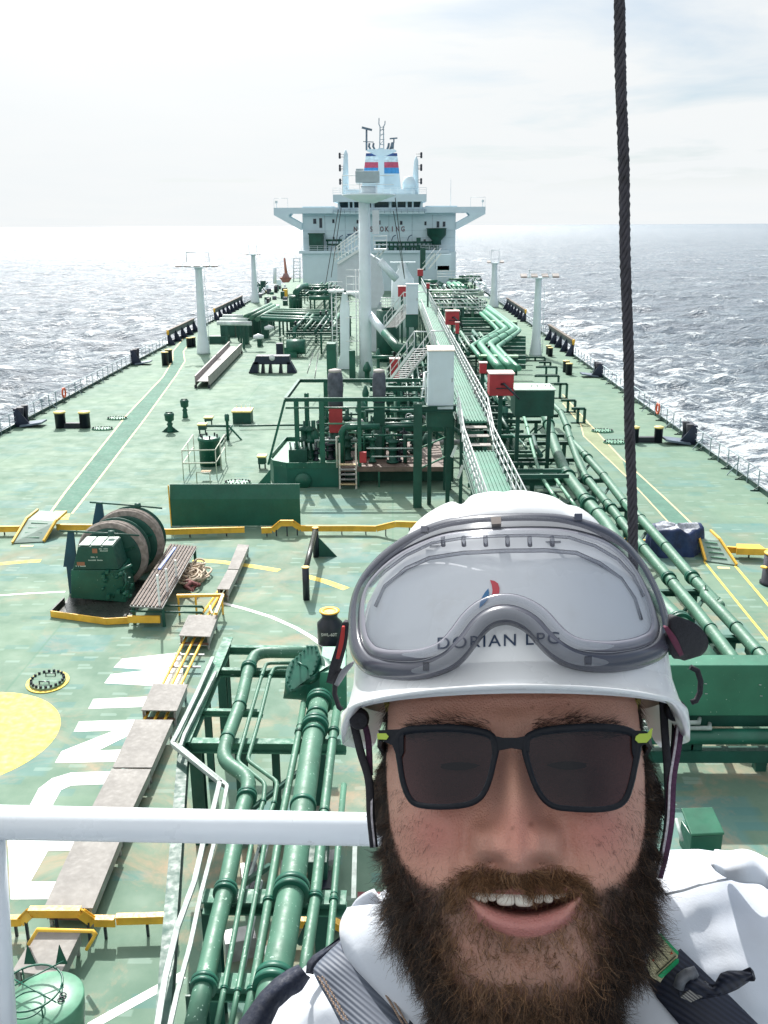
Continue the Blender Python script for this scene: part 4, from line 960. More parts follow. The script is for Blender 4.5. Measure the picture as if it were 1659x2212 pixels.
pipe('rack_pipe', 'thin green tube next to the S bend pipe, right of a pair', [(G, 1450, 110), (G, 1348, 108), (G, 1327, 150), (G, 1280, 340), (G, 1215, 565), (G, 1362, 672), (G, 1345, 780), (G, 1330, 815), (H, 1305, 118), (H, 1250, 430), (H, 1165, 880), (H, 1130, 1060)], .045, zr + .04, [(G, 1327, 152, 1), (G, 1343, 778, 1), (H, 1165, 870, 1)], group=gp_)
pipe('rack_pipe', 'slim green pipe just left of the thickest rack pipe', [(G, 1492, 280), (G, 1468, 430), (G, 1390, 820), (H, 1370, 120), (H, 1318, 430), (H, 1245, 850), (H, 1200, 1060)], .075, zr + .07, [(G, 1468, 428, 1), (G, 1472, 400), (H, 1318, 428, 1), (H, 1243, 870, 1)], group=gp_)
pipe('rack_pipe', 'thickest speckled green pipe coming out of the bolted strainer', [(G, 1572, 250), (G, 1528, 510), (G, 1482, 830), (H, 1465, 120), (H, 1430, 380), (H, 1375, 700), (H, 1338, 860), (H, 1300, 1060)], .225, zr + .18, [(G, 1564, 278, 1), (G, 1555, 350), (G, 1545, 400, 1), (G, 1530, 440), (G, 1490, 790), (H, 1430, 378, 1), (H, 1342, 830, 1)], n=24, group=gp_)
pipe('rack_pipe', 'green pipe right of the thickest rack pipe, by the chin strap', [(G, 1655, 310), (G, 1632, 470), (G, 1590, 830), (H, 1578, 120), (H, 1545, 430), (H, 1505, 700), (H, 1480, 880)], .095, zr + .1, [(G, 1640, 425, 1), (G, 1636, 470), (H, 1547, 410, 1), (G, 1592, 820)], group=gp_)
pipe('rack_pipe', 'slender green pipe nearest the beard on the rack', [(MM, 870, -300), (MM, 835, 75), (MM, 802, 470), (MM, 775, 760), (MM, 760, 900)], .06, zr + .07, [(MM, 802, 478, 1), (MM, 805, 440)], group=gp_)
# bolted strainer
t = prot('cargo_strainer', 'dark green strainer with bolted eight sided cover above the thick pipe', 'strainer', pz(G, 1500, 300))
zs = zr + .15
fc = [pz(G, x, y, z) for x, y, z in ((1432, 75, zs + .55), (1520, 10, zs + .75), (1560, 8, zs + .8), (1568, 45, zs + .75), (1545, 130, zs + .45), (1490, 195, zs + .25), (1425, 225, zs + .1), (1400, 185, zs + .2))]
cn = (fc[3] - fc[0]).cross(fc[6] - fc[0]).normalized()
if cn.x > 0: cn = -cn
ctr_ = sum(fc, Vector()) / 8
fc = [p - cn * (p - ctr_).dot(cn) for p in fc]
mb = MB(); mb.slab(fc, -cn * .09); cp_ = mb.build('cover_plate', GREEN(), t, .01)
mb = MB()
for i in range(8):
    a, b_ = fc[i], fc[(i + 1) % 8]; n_ = max(2, int((b_ - a).length / .13))
    for k in range(n_):
        p = a.lerp(b_, k / n_).lerp(ctr_, .09); mb.tube([p - cn * .14, p + cn * .05], .026, 6)
mb.build('bolts', GREEN(), cp_)
hb = [ctr_.lerp(fc[0], .35) + cn * .0, ctr_.lerp(fc[0], .35) + cn * .12, ctr_.lerp(fc[4], .35) + cn * .12, ctr_.lerp(fc[4], .35)]
mb = MB(); mb.tube(hb, .02, 8); mb.build('handle', GREEN(), cp_)
mb = MB(); bk = ctr_ - cn * .1
mb.tube([bk, bk - cn * .35 + Vector((0, 0, -.1)), Vector((pz(G, 1565, 250, zr + .18))) + Vector((0, .3, -.0))], [.5, .48, .34], 24)
mb.build('strainer_body', GREEN(), t)
mb = MB(); q4 = [pz(G, 1565, 132, zs + .5), pz(G, 1700, 136, zs + .5), pz(G, 1700, 5, zs + .5), pz(G, 1582, 5, zs + .5)]; mb.slab([p - Vector((0, 0, 1.0)) for p in q4], (0, 0, 1.0)); mb.build('valve_box', paint('valve_box_green', (.05, .22, .14), .4, .2, 2, speck=.6), t, .02)
# rusty shaded stuff under the rack: small machinery so the gaps are not bare
t = prot('under_rack_machinery', 'small pumps and grey drip trays on the deck under the pipe rack', 'machinery', pz(H, 1350, 400))
random.seed(9)
for k in range(12):
    m_ = MB(); p = pz(H, random.uniform(1150, 1640), random.uniform(100, 1000), .4); w = random.uniform(.3, .8); m_.box((p.x, p.y, random.uniform(.15, .5)), (w, random.uniform(.2, .9), random.uniform(.05, .5)), random.uniform(0, .3)); m_.build('box', random.choice([STEEL(), DGREEN(), RW(), BLACK()]), t, .01)
for k in range(8):
    m_ = MB(); p = pz(H, random.uniform(1150, 1640), random.uniform(50, 1000), .4); m_.tube([(p.x, p.y, .5), (p.x + random.uniform(-.3, .3), p.y + random.uniform(.8, 2.4), .5)], random.uniform(.03, .06), 8); m_.build('tube', random.choice([RW(), DGREEN()]), t)
mb = MB(); a = pz(M_ if False else MM, 940, 90, .5); mb.beam(pz(MM, 945, 80, 1.6), pz(MM, 935, 470, 1.4), .09, .05); mb.build('pale_rail', RW(), t)
mb = MB(); p = pz(MM, 1010, 430, .6); mb.box((p.x + .1, p.y, .4), (.5, .3, .22)); mb.build('red_box', paint('maroon_box', (.16, .03, .035), .6), t)
# ================================================================== STARBOARD PIPE RUN
zq = 1.7
gs = 'three green pipes along the starboard side of the walkway'
pipe('deck_pipe', 'thick green pipe bending beside the red box, left of three', [(X5, 120, 160), (X5, 160, 215), (X5, 275, 350), (X5, 350, 520), (X5, 395, 700), (X5, 480, 950), (X5, 600, 1225), (X5, 880, 1600), (X5, 1150, 1910), (L, 300, 60), (L, 585, 350), (L, 760, 575), (L, 900, 760)], .28, zq + .1, [(X5, 275, 340), (X5, 355, 545, 1), (X5, 408, 715), (X5, 600, 1215), (X5, 618, 1245, 1), (X5, 850, 1560), (X5, 900, 1625, 1), (X5, 1020, 1760), (L, 585, 355, 1), (L, 750, 575)], n=20, group=gs)
pipe('deck_pipe', 'green pipe with big flange, middle of the three starboard pipes', [(X5, 340, 210), (X5, 380, 245), (X5, 520, 380), (X5, 600, 570), (X5, 650, 740), (X5, 740, 1000), (X5, 850, 1250), (X5, 1180, 1650), (X5, 1420, 1960), (K, 540, 1340), (K, 775, 1620), (K, 1010, 1900), (L, 880, 430), (L, 1040, 640), (L, 1150, 790)], .19, zq, [(X5, 520, 385), (X5, 605, 590, 1), (X5, 650, 745), (X5, 865, 1270), (X5, 900, 1300, 1), (X5, 1160, 1610), (X5, 1220, 1680, 1), (X5, 1330, 1840), (K, 545, 1345), (K, 770, 1610, 1), (K, 805, 1655), (L, 865, 410)], n=18, group=gs)
pipe('deck_pipe', 'outermost green pipe of the three, nearest the starboard path', [(X5, 690, 800), (X5, 760, 860), (X5, 850, 960), (X5, 1100, 1240), (X5, 1390, 1615), (K, 380, 940), (K, 525, 1085), (K, 745, 1330), (K, 985, 1610), (K, 1260, 1900), (L, 780, 60), (L, 1100, 400), (L, 1320, 650), (L, 1450, 800)], .19, zq, [(X5, 845, 950), (X5, 890, 1000, 1), (X5, 1100, 1240), (X5, 1390, 1600), (K, 380, 930), (K, 525, 1075), (K, 740, 1325), (K, 980, 1600, 1), (K, 1015, 1640), (L, 1100, 395), (L, 1300, 625)], n=18, group=gs)
pipe('deck_pipe', 'thin pale green pipe left of the thick starboard pipe', [(X5, 0, 370), (X5, 60, 560), (X5, 110, 760), (X5, 200, 1090), (X5, 290, 1300), (X5, 380, 1440), (X5, 460, 1560)], .09, zq, [(X5, 75, 590, 1), (X5, 285, 1300, 1)], mat=paint('pale_pipe', (.16, .36, .25), .4, .2), group=gs)
pipe('deck_pipe', 'short pale pipe above the helmet beside the walkway', [(X5, 370, 1150), (X5, 500, 1350), (X5, 640, 1540), (X5, 740, 1680)], .08, zq - .1, mat=paint('pale_pipe', (.16, .36, .25), .4), group=gs)
t = prot('pipe_trestle', 'dark green trestles carrying the starboard pipes', 'trestle', pz(X5, 600, 1000))
def trestle(fn, x0, y0, x1, y1, z=zq - .3, diag=True, wide=0.2):
    a, b_ = pz(fn, x0, y0, z), pz(fn, x1, y1, z); b_ = Vector((b_.x, a.y, z))
    m_ = MB(); m_.ibeam(a, b_, .2, .2, .03); m_.build('cross_beam', DGREEN(), t)
    for k in (.12, .88):
        p = a.lerp(b_, k); m_ = MB(); m_.beam((p.x, p.y, 0), (p.x, p.y, z - .11), wide, .2, (0, 1, 0)); m_.build('leg', DGREEN(), t)
    if diag: m_ = MB(); m_.beam(a.lerp(b_, .88) - Vector((0, 0, .3)), (a.lerp(b_, .55)) - Vector((0, 0, z - .1)), .1, .1); m_.build('brace', DGREEN(), t)
for args in ((X5, -300, 430, 500, 440), (X5, -300, 510, 260, 515), (X5, 60, 800, 640, 800), (X5, -250, 700, 560, 690), (X5, -100, 1025, 700, 1020), (X5, 0, 1305, 1150, 1350), (X5, 600, 1690, 1560, 1720), (K, -200, 1150, 560, 1170), (K, 500, 1740, 1090, 1775), (L, 430, 500, 1150, 505)):
    trestle(*args)
for (fn, x0, y0, x1, y1) in ((X5, 850, 1350, 760, 1290), (K, 560, 1200, 510, 1270), (K, 1090, 1790, 1010, 1880), (L, 810, 130, 640, 380), (X5, 1170, 1400, 1000, 1650), (X5, 900, 1100, 740, 1300)):
    m_ = MB(); m_.beam(pz(fn, x0, y0, zq - .4), pz(fn, x1, y1, zq - .5), .1, .1); m_.build('brace', DGREEN(), t)
# longitudinal beam under the pipes and crossed deck members
# big girder at right edge ----------------------------------------------------
zg = 3.0
t = prot('box_girder', 'large green box girder and pipes crossing at the right edge below the goggles', 'girder', pz(L, 1000, 1900))
a = pz(L, 300, 640, zg); yg = a.y; xr1 = a.x + 9.0
zb_ = qy(L, 1000, 1190, pz(L, 1000, 735, zg).y).z; yf = pz(L, 1000, 735, zg).y
mb = MB(); mb.bx(a.x, xr1, yf, yg, zb_, zg); mb.build('girder', paint('girder_green', (.03, .155, .095), .4, .2, 1.0, speck=.45), t, .02)
mb = MB(); mb.bx(a.x, xr1, yf + .25, yg, zb_ - .45, zb_ - .01); mb.build('girder_web', DGREEN(), t)
zp_ = qy(L, 1000, 1375, yf - .1).z; mb = MB(); mb.tube([(a.x - 1, yf - .1, zp_), (xr1, yf - .1, zp_)], .20, 18); mb.build('pipe_run', GREEN(), t)
zp2 = qy(L, 1000, 1300, yf).z; mb = MB(); p1 = qy(L, 860, 1300, yf - .2); p2 = qy(L, 760, 1250, yf - .2)
mb.tube([(a.x - .5, yf - .2, p1.z), p1, p1 + Vector((.05, .2, .02))], .05, 8); mb.tube([(a.x - .5, yf - .2, p2.z), p2, p2 + Vector((.1, .25, -.02))], .05, 8); mb.build('conduit', RW(), t)
zz1, zz0 = qy(L, 1000, 1490, yf).z, qy(L, 1000, 1595, yf).z; mb = MB(); mb.bx(a.x - 1, xr1, yf - .1, yf + .15, zz0, zz1); mb.build('lower_beam', DGREEN(), t)
for u in (1320, 720, 640):
    m_ = MB(); p = qy(L, u, 1600, yf); m_.bx(p.x - .14, p.x + .14, yf - .05, yf + .2, 0 if u > 1000 else .9, zz0); m_.build('leg', DGREEN(), t)
for u, v in ((810, 900), (815, 990), (1300, 910), (1310, 1010)):
    m_ = MB(); p = qy(L, u, v, yf - .012); m_.tube([p, p + Vector((.06, -.01, 0))], .012, 6); m_.build('rivet', RW(), t)
for k in range(9):
    m_ = MB(); x_ = a.x - 1 + k * .95; m_.beam((x_, yf + .8, zb_ - .3), (x_ + .4, yf + 4.5, zb_ - .3), .16, .18); m_.build('rafter', DGREEN(), t)
m_ = MB(); m_.beam((a.x - 1, yf + 2.6, zb_ - .5), (xr1, yf + 2.6, zb_ - .5), .2, .2); m_.build('rafter', DGREEN(), t)
# small green box on deck
p = pz(N, 1000, 470, 0); t = prot('deck_box', 'small green box with sloping lid above the white shoulder', 'box', p)
mb = MB(); mb.box((p.x + .1, p.y, .32), (.72, .6, .6), .1); mb.build('body', GREEN(), t, .02)
mb = MB(); mb.slab([(p.x - .25, p.y - .36, .64), (p.x + .5, p.y - .3, .64), (p.x + .42, p.y + .34, .86), (p.x - .3, p.y + .3, .86)], (0, 0, .06)); mb.build('lid', paint('lid_green', (.03, .15, .09), .5), t, .02)
mb = MB(); mb.tube([(p.x - .42, p.y - .3, .5), (p.x - .42, p.y + .2, .7)], .04, 8); mb.build('side_pipe', RW(), t)
# black bollard at right edge
p = pz(K, 1659, 1660, 0)
t = prot('bollard', 'black bollard with yellow top cut off by the right frame edge', 'bollard', (p.x + .1, p.y, 0))
mb = MB(); mb.lathe((p.x + .1, p.y, 0), [(.42, 0), (.42, .1), (.36, .12), (.36, 1.25)], 24); mb.build('post', BLACK(), t)
mb = MB(); mb.lathe((p.x + .1, p.y, 1.25), [(.38, 0), (.38, .04), (.001, .06)], 24); mb.build('cap', YEL(), t)
mb = MB(); mb.tube([(p.x - .32, p.y - .2, .75), (p.x - .32, p.y - .2, .8)], .13, 12); mb.build('side_cap', YEL(), t)
# ================================================================== MID DECK
# ---- left deck furniture -------------------------------------------------
def vbox(mb, fn, x0, x1, ytop, ybot, depth=.5, z0=0.0):
    """box standing on the deck whose front face covers the given photo rectangle"""
    Yd = pz(fn, (x0 + x1) / 2, ybot, z0).y; a = qy(fn, x0, ybot, Yd); b_ = qy(fn, x1, ytop, Yd)
    mb.bx(a.x, b_.x, Yd, Yd + depth, z0, b_.z); return Yd, a, b_
def cyl(mb, fn, x, w, ytop, ybot, prof=None, n=20):
    Yd = pz(fn, x, ybot).y; c = qy(fn, x, ybot, Yd); r = (qy(fn, x + w / 2, ybot, Yd) - c).length; h = qy(fn, x, ytop, Yd).z
    mb.lathe((c.x, Yd + r, 0), [(a * r, b_ * h) for a, b_ in (prof or [(1, 0), (1, 1)])], n); return Vector((c.x, Yd + r, 0)), r, h
def bollard_pair(fn, xa, xb, w, ytop, ybot, label):
    Yd = pz(fn, xa, ybot).y; c = pz(fn, (xa + xb) / 2, ybot)
    t = prot('double_bollard', label, 'bollard', c, 'black double bollards on the deck')
    for x in (xa, xb):
        mb = MB(); cc, r, h = cyl(mb, fn, x, w, ytop, ybot, [(1, 0), (1, .93), (1.12, .94), (1.12, 1)]); po_ = mb.build('post', BLACK(), t)
        m2 = MB(); m2.lathe((cc.x, cc.y, h + .002), [(r * 1.13, -.06), (r * 1.13, .03), (.001, .05)], 20); m2.build('cap', PYEL(), po_)
    mb = MB(); a, b_ = qy(fn, xa, ybot, Yd), qy(fn, xb, ybot, Yd); mb.bx(min(a.x, b_.x), max(a.x, b_.x), Yd + .15, Yd + .5, 0, .35); mb.build('base', BLACK(), t)
bollard_pair(D4, 400, 566, 70, 715, 820, 'black double bollard with cream caps on the left deck, nearest pair')
bollard_pair(K, 462, 678, 76, 258, 395, 'black double bollard half hidden behind the wire rope')
def oblique_pair(fn, p1, p2, w, h_px, label):
    t = prot('double_bollard', label, 'bollard', pz(fn, *p1), 'black double bollards on the deck')
    for p in (p1, p2):
        mb = MB(); cc, r, h = cyl(mb, fn, p[0], w, p[1] - h_px, p[1], [(1, 0), (1, .93), (1.1, .94), (1.1, 1)]); po_ = mb.build('post', BLACK(), t)
        m2 = MB(); m2.lathe((cc.x, cc.y, h + .002), [(r * 1.1, -.05), (r * 1.1, .03), (.001, .05)], 16); m2.build('cap', PYEL(), po_)
oblique_pair(D4, (1112, 395), (1138, 378), 46, 88, 'black twin bollards beside the far end of the left path')
oblique_pair(C, (1355, 770), (1335, 752), 44, 75, 'black twin bollards on the right deck before the tall lamp mast')
oblique_pair(C, (1228, 645), (1216, 632), 34, 58, 'dark twin bollards at the foot of the right lamp mast')
oblique_pair(D4, (1275, 272), (1300, 268), 38, 62, 'dark twin bollards at the foot of the left lamp mast')
def chock(fn, x0, x1, yt, yb, side, label):
    Yd = pz(fn, (x0 + x1) / 2, yb).y; X_ = XL + .2 if side < 0 else XR - .2
    t = prot('roller_chock', label, 'chock', (X_, Yd, 0), 'mooring chocks along the deck edge')
    h = qy(fn, (x0 + x1) / 2, yt, Yd).z
    mb = MB(); mb.bx(X_ - .15, X_ + .15, Yd, Yd + 1.4, 0, h * .96); mb.build('frame', NAVY(), t, .03)
    for k in (.25, 1.1): m_ = MB(); m_.lathe((X_ - side * .28, Yd + k, 0), [(.22, .1), (.16, h * .5), (.24, h)], 14); m_.build('roller', BLACK(), t)
    m_ = MB(); s_ = -side; m_.slab([(X_ + s_ * .3, Yd - .3, .05), (X_ + s_ * 1.8, Yd - .1, .25), (X_ + s_ * 1.8, Yd + 1.0, .25), (X_ + s_ * .3, Yd + 1.2, .05)], (0, 0, .12)); m_.build('shelf', paint('shelf_navy', (.12, .16, .22), .4), t)
    m_ = MB(); m_.slab([(X_ + s_ * .1, Yd, 0), (X_ + s_ * 1.1, Yd, 0), (X_ + s_ * .1, Yd, h)], (0, .06, 0)); m_.build('bracket', NAVY(), t)
chock(D4, 100, 240, 680, 810, -1, 'navy chock on the left deck edge, nearest the camera')
chock(D4, 870, 960, 285, 390, -1, 'navy chock on the left deck edge, farther along')
chock(K, 890, 1090, 230, 410, 1, 'navy chock on the right deck edge right of the wire rope')
chock(C, 1510, 1600, 690, 785, 1, 'navy chock on the right deck edge before the bollards')
# ring lifebuoys on the rails
for (x, Yd, lab) in ((XL + .2, pz(D4, 375, 640).y, 'orange lifebuoy hanging on the left railing'), (XR - .2, pz(K, 765, 175).y, 'orange lifebuoy hanging on the right railing')):
    mb = MB(); mb.tube([(x + (-.08 if x > 0 else .08), Yd + .36 * math.cos(a), .75 + .36 * math.sin(a)) for a in [2 * math.pi * k / 20 for k in range(21)]], .075, 8, False)
    simple('lifebuoy', mb, paint('buoy_orange', (.65, .12, .05), .5, .1), lab, 'lifebuoy', 'lifebuoys on the railings')
# mushroom vents
for (fn, x, w, yt, yb, lab, fin) in ((D4, 1145, 46, 718, 848, 'dark green valve stand with fins on the left deck', 1), (D4, 1247, 40, 628, 748, 'dark green valve stand beyond the finned one', 0)):
    mb = MB(); cc, r, h = cyl(mb, fn, x, w, yt, yb, [(1.0, 0), (.9, .1), (.7, .35), (.95, .42), (.6, .5), (.6, .55), (1.3, .62), (1.4, .85), (1.5, .9), (1.3, 1), (.01, 1)], 14)
    t = prot('valve_stand', lab, 'valve', cc); mb.build('body', GREEN(), t)
    m_ = MB(); m_.tube([(cc.x - r, cc.y, h * 1.02), (cc.x + r, cc.y, h * 1.02)], .05, 6)
    if fin:
        for s_ in (-1, 1): m_.slab([(cc.x, cc.y, 0), (cc.x + s_ * r * 2.6, cc.y, 0), (cc.x + s_ * r * .6, cc.y, h * .3)], (0, .05, 0))
    m_.build('fins', DGREEN(), t)
for (x, yt, yb, lab) in ((1360, 782, 850, 'small yellow topped stand left of the pole, the nearer'), (1402, 735, 790, 'small yellow topped stand left of the pole, the farther'), (250, 690, 770, 'small yellow topped stand at the corner of the pump tray')):
    fn = D4 if x > 300 else fr(530.9 - .0, 763.1, .32)
    if x < 300: x, yt, yb = 105, 688, 770
    mb = MB(); Yd, a, b_ = vbox(mb, fn, x - 22, x + 26, yt + 18, yb - 20, .5, .3); t = prot('vent_stand', lab, 'stand', (a.x, Yd, 0), 'small yellow topped stands'); mb.build('body', DGREEN(), t)
    m_ = MB(); m_.bx(a.x - .05, b_.x + .05, Yd - .03, Yd + .55, b_.z + .002, b_.z + .1); m_.build('lid', PYEL(), t)
    for xx in (a.x + .05, b_.x - .05): m_ = MB(); m_.beam((xx, Yd + .2, 0), (xx, Yd + .2, .3), .08, .08); m_.build('leg', DGREEN(), t)
mb = MB(); Yd, a, b_ = vbox(mb, D4, 1572, 1690, 712, 788, 1.2); t = prot('deck_locker', 'low green locker with yellow lid on the left deck', 'locker', (a.x, Yd, 0)); mb.build('body', DGREEN(), t, .03)
mb = MB(); mb.bx(a.x - .05, b_.x + .05, Yd - .05, Yd + 1.3, b_.z + .002, b_.z + .12); mb.build('lid', PYEL(), t)
for k in range(4): m_ = MB(); xx = a.x + (b_.x - a.x) * (k + .5) / 4; m_.tube([(xx, Yd + 1.1, b_.z + .12), (xx, Yd + 1.1, b_.z + .4)], .025, 6); m_.build('pin', WHITE(), t)
t = prot('pole_post', 'dark green post with brace joining a low deck pipe', 'post', pz(D4, 1540, 900)); mb = MB(); cc, r, h = cyl(mb, D4, 1538, 20, 720, 900, [(1, 0), (1, .7), (1.6, .75), (1.6, .95), (.5, 1)], 10); mb.build('post', GREEN(), t)
mb = MB(); mb.beam((cc.x, cc.y, h * .6), (cc.x + .9, cc.y, 0), .1, .1); mb.build('brace', GREEN(), t)
mb = MB(); a = pz(D4, 1385, 802, .25); mb.tube([a, (cc.x - .3, a.y, .25), (cc.x - .15, cc.y - 1.8, .25)], .07, 8); a2 = pz(E, 0, 490, .25); b2 = pz(E, 205, 486, .25); mb.tube([(cc.x + .2, a2.y, .25), a2, b2, (b2.x + 2, b2.y, .25)], .07, 8); mb.build('deck_line', DGREEN(), t)
# tank hatch with guard rails
t = prot('tank_hatch', 'dark green round tank hatch inside a cream guard rail', 'hatch', pz(D4, 1408, 1080))
mb = MB(); cc, r, h = cyl(mb, D4, 1408, 140, 895, 1080, [(1, 0), (1, .9), (1.08, .91), (1.08, 1), (.9, 1.02), (.001, 1.03)], 28); co_ = mb.build('coaming', GREEN(), t)
mb = MB()
for a_ in range(6): mb.lathe((cc.x + r * .8 * math.cos(a_), cc.y + r * .8 * math.sin(a_), h), [(.05, 0), (.05, .2), (.001, .22)], 6)
mb.build('lid_bolts', BLACK(), co_)
gm = paint('guard_cream', (.55, .58, .48), .5, .2)
gy0 = pz(D4, 1355, 1155).y
corners = [pz(D4, 1240, 1160), pz(D4, 1315, 1040), pz(D4, 1465, 1155), pz(D4, 1525, 1040)]
hh = qy(D4, 1240, 968, corners[0].y).z
for p in corners + [corners[0].lerp(corners[1], .5), corners[2].lerp(corners[3], .5)]:
    m_ = MB(); m_.tube([(p.x, p.y, 0), (p.x, p.y, hh)], .028, 6); m_.build('guard_post', gm, t)
mb = MB()
for k in (.55, 1): mb.tube([(p.x, p.y, hh * k) for p in (corners[1], corners[0], corners[2], corners[3])], .028, 6)
mb.build('guard_rail', gm, t)
t = prot('step', 'small cream step stool in front of the tank hatch', 'step', pz(D4, 1375, 1180)); mb = MB(); a = pz(D4, 1330, 1190); b_ = pz(D4, 1420, 1190); mb.tube([(a.x, a.y, 0), (a.x, a.y, .62), (b_.x, b_.y, .62), (b_.x, b_.y, 0)], .03, 6); mb.build('hoop', gm, t)
mb = MB(); mb.bx(a.x + .1, b_.x - .1, a.y + .6, a.y + 1.0, .45, .5); mb.build('tread', paint('step_wood', (.35, .25, .15), .7), t)
# gangway lying on deck
t = prot('gangway', 'long grey aluminium gangway lying on the left deck', 'gangway', pz(B, 330, 1060))
q0, q1 = pz(B, 285, 1065), pz(B, 375, 1065); q2, q3 = pz(B, 515, 815), pz(B, 595, 830); zt_ = 1.0
mb = MB(); mb.slab([Vector((p.x, p.y, zt_ * .55)) for p in (q0, q1, q3, q2)], (0, 0, .06)); mb.build('tread', paint('gangway_tread', (.25, .24, .24), .6, .2), t)
for a, b_ in ((q0, q2), (q1, q3)):
    m_ = MB(); m_.beam((a.x, a.y, zt_ * .6), (b_.x, b_.y, zt_ * .6), .08, .8); m_.beam((a.x, a.y, zt_ + .06), (b_.x, b_.y, zt_ + .06), .12, .07); m_.build('side_girder', paint('gangway_side', (.30, .27, .26), .5, .2), t)
for p in (q0, q1, q2, q3): m_ = MB(); m_.beam((p.x, p.y, 0), (p.x, p.y, .3), .2, .2); m_.build('foot', BLACK(), t)
# black saddle (hose support)
t = prot('hose_saddle', 'wide black hose saddle stand in the middle of the deck', 'saddle', pz(B, 800, 965))
Yd = pz(B, 800, 965).y; f_ = lambda x, y: qy(B, x, y, Yd)
mb = MB(); mb.slab([f_(672, 905), f_(922, 905), f_(915, 848), f_(690, 848)], (0, 1.2, 0)); mb.build('top', NAVY(), t, .02)
for u0, u1, s_ in ((640, 705, -1), (900, 965, 1)): m_ = MB(); m_.slab([f_(u0, 962), f_(u1, 962), f_(u1 if s_ < 0 else 925, 890), f_(672 if s_ < 0 else u0, 890)], (0, .9, 0)); m_.build('side_leg', NAVY(), t)
for u in (740, 790, 860): m_ = MB(); m_.slab([f_(u - 16, 965), f_(u + 10, 965), f_(u + 4, 900), f_(u - 10, 900)], (0, .5, 0)); m_.build('leg', BLACK(), t)
m_ = MB(); p = f_(800, 860); m_.lathe((p.x, p.y - .02, p.z), [(.28, 0), (.28, -.03), (.001, -.04)], 16, True, 'Y'); m_.build('light_disc', WHITE(), t)
# small winch beyond the saddle
t = prot('hose_winch', 'small dark green winch beyond the black saddle', 'winch', pz(B, 900, 840))
mb = MB(); Yd, a, b_ = vbox(mb, B, 828, 875, 765, 838, 1.0); mb.build('motor_box', NAVY(), t)
mb = MB(); Yd, a, b_ = vbox(mb, B, 885, 965, 790, 860, 1.4); mb.lathe((a.x + 1.2, Yd + .6, b_.z), [(.8, -1), (.8, 1)], 16, True, 'X'); mb.build('drum_body', GREEN(), t)
mb = MB(); 
for k in range(5): p = qy(B, 840 + 30 * k, 728 + (k % 2) * 14, Yd + 1); mb.tube([p, p + Vector((.5, .6, .1)), (p.x + .5, p.y + .6, .1)], .06, 6)
mb.build('frame', paint('frame_cream', (.4, .48, .4), .5), t)
# ---- lamp masts -----------------------------------------------------------------
def lampmast(fn, x, yb, yt, wb, wt_, lamps, ytl, label, wide):
    Yd = pz(fn, x, yb).y; c = qy(fn, x, yb, Yd); h = qy(fn, x, yt, Yd).z; k = (qy(fn, x + 100, yb, Yd) - c).length / 100
    t = prot('lamp_mast', label, 'lamp mast', (c.x, Yd, 0), 'white lamp masts on the main deck')
    mb = MB(); rb, rt = wb * k / 2, wt_ * k / 2
    mb.lathe((c.x, Yd + rb, 0), [(rb * 1.55, 0), (rb * 1.5, .2), (rb * 1.15, h * .18), (rb, h * .26), (rt, h - .3), (rt * 1.4, h), (.01, h)], 18); mb.build('pole', WHITE2(), t)
    L_ = wide * k / 2
    mb = MB(); mb.beam((c.x - L_, Yd + rb, h + .1), (c.x + L_, Yd + rb, h + .1), .25, .12); mb.beam((c.x - L_ * .5, Yd + rb - .7, h + .05), (c.x + L_ * .5, Yd + rb - .7, h + .05), .8, .1)
    zr2 = qy(fn, x, ytl, Yd).z
    mb.tube([(c.x - L_ * .62, Yd + rb, h), (c.x - L_ * .62, Yd + rb, zr2), (c.x + L_ * .62, Yd + rb, zr2), (c.x + L_ * .62, Yd + rb, h)], .04, 6); ca_ = mb.build('cross_arm', WHITE2(), t)
    for j in range(lamps):
        u = -1 + 2 * j / (lamps - 1); m_ = MB(); m_.slab([(c.x + u * L_ - .33, Yd + rb - 1.0, h + .05), (c.x + u * L_ + .33, Yd + rb - 1.0, h + .05), (c.x + u * L_ + .33, Yd + rb - .3, h + .3), (c.x + u * L_ - .33, Yd + rb - .3, h + .3)], (0, .05, .16)); m_.build('floodlight', paint('lamp_brown', (.25, .22, .2), .4), ca_)
    m_ = MB(); 
    for j in range(14):
        m_.beam((c.x + rb * .95, Yd + rb - .25, .8 + j * (h - 1.5) / 14), (c.x + rb * .95 + .25, Yd + rb - .25, .8 + j * (h - 1.5) / 14), .04, .04)
    m_.tube([(c.x + rb + .25, Yd + rb - .25, .3), (c.x + rt + .3, Yd + rb - .25, h - .6)], .03, 6); m_.build('ladder', WHITE2(), t)
lampmast(B, 332, 835, 250, 60, 44, 5, 150, 'tall white lamp mast with five floodlights, left deck near', 240)
lampmast(B, 683, 490, 165, 40, 26, 2, 98, 'white lamp mast with two floodlights, left deck far', 85)
lampmast(C, 1130, 642, 115, 58, 40, 4, 62, 'tall white lamp mast with four floodlights, right deck near', 210)
lampmast(C, 846, 312, 15, 46, 34, 2, -72, 'white lamp mast with two floodlights, right deck far', 85)
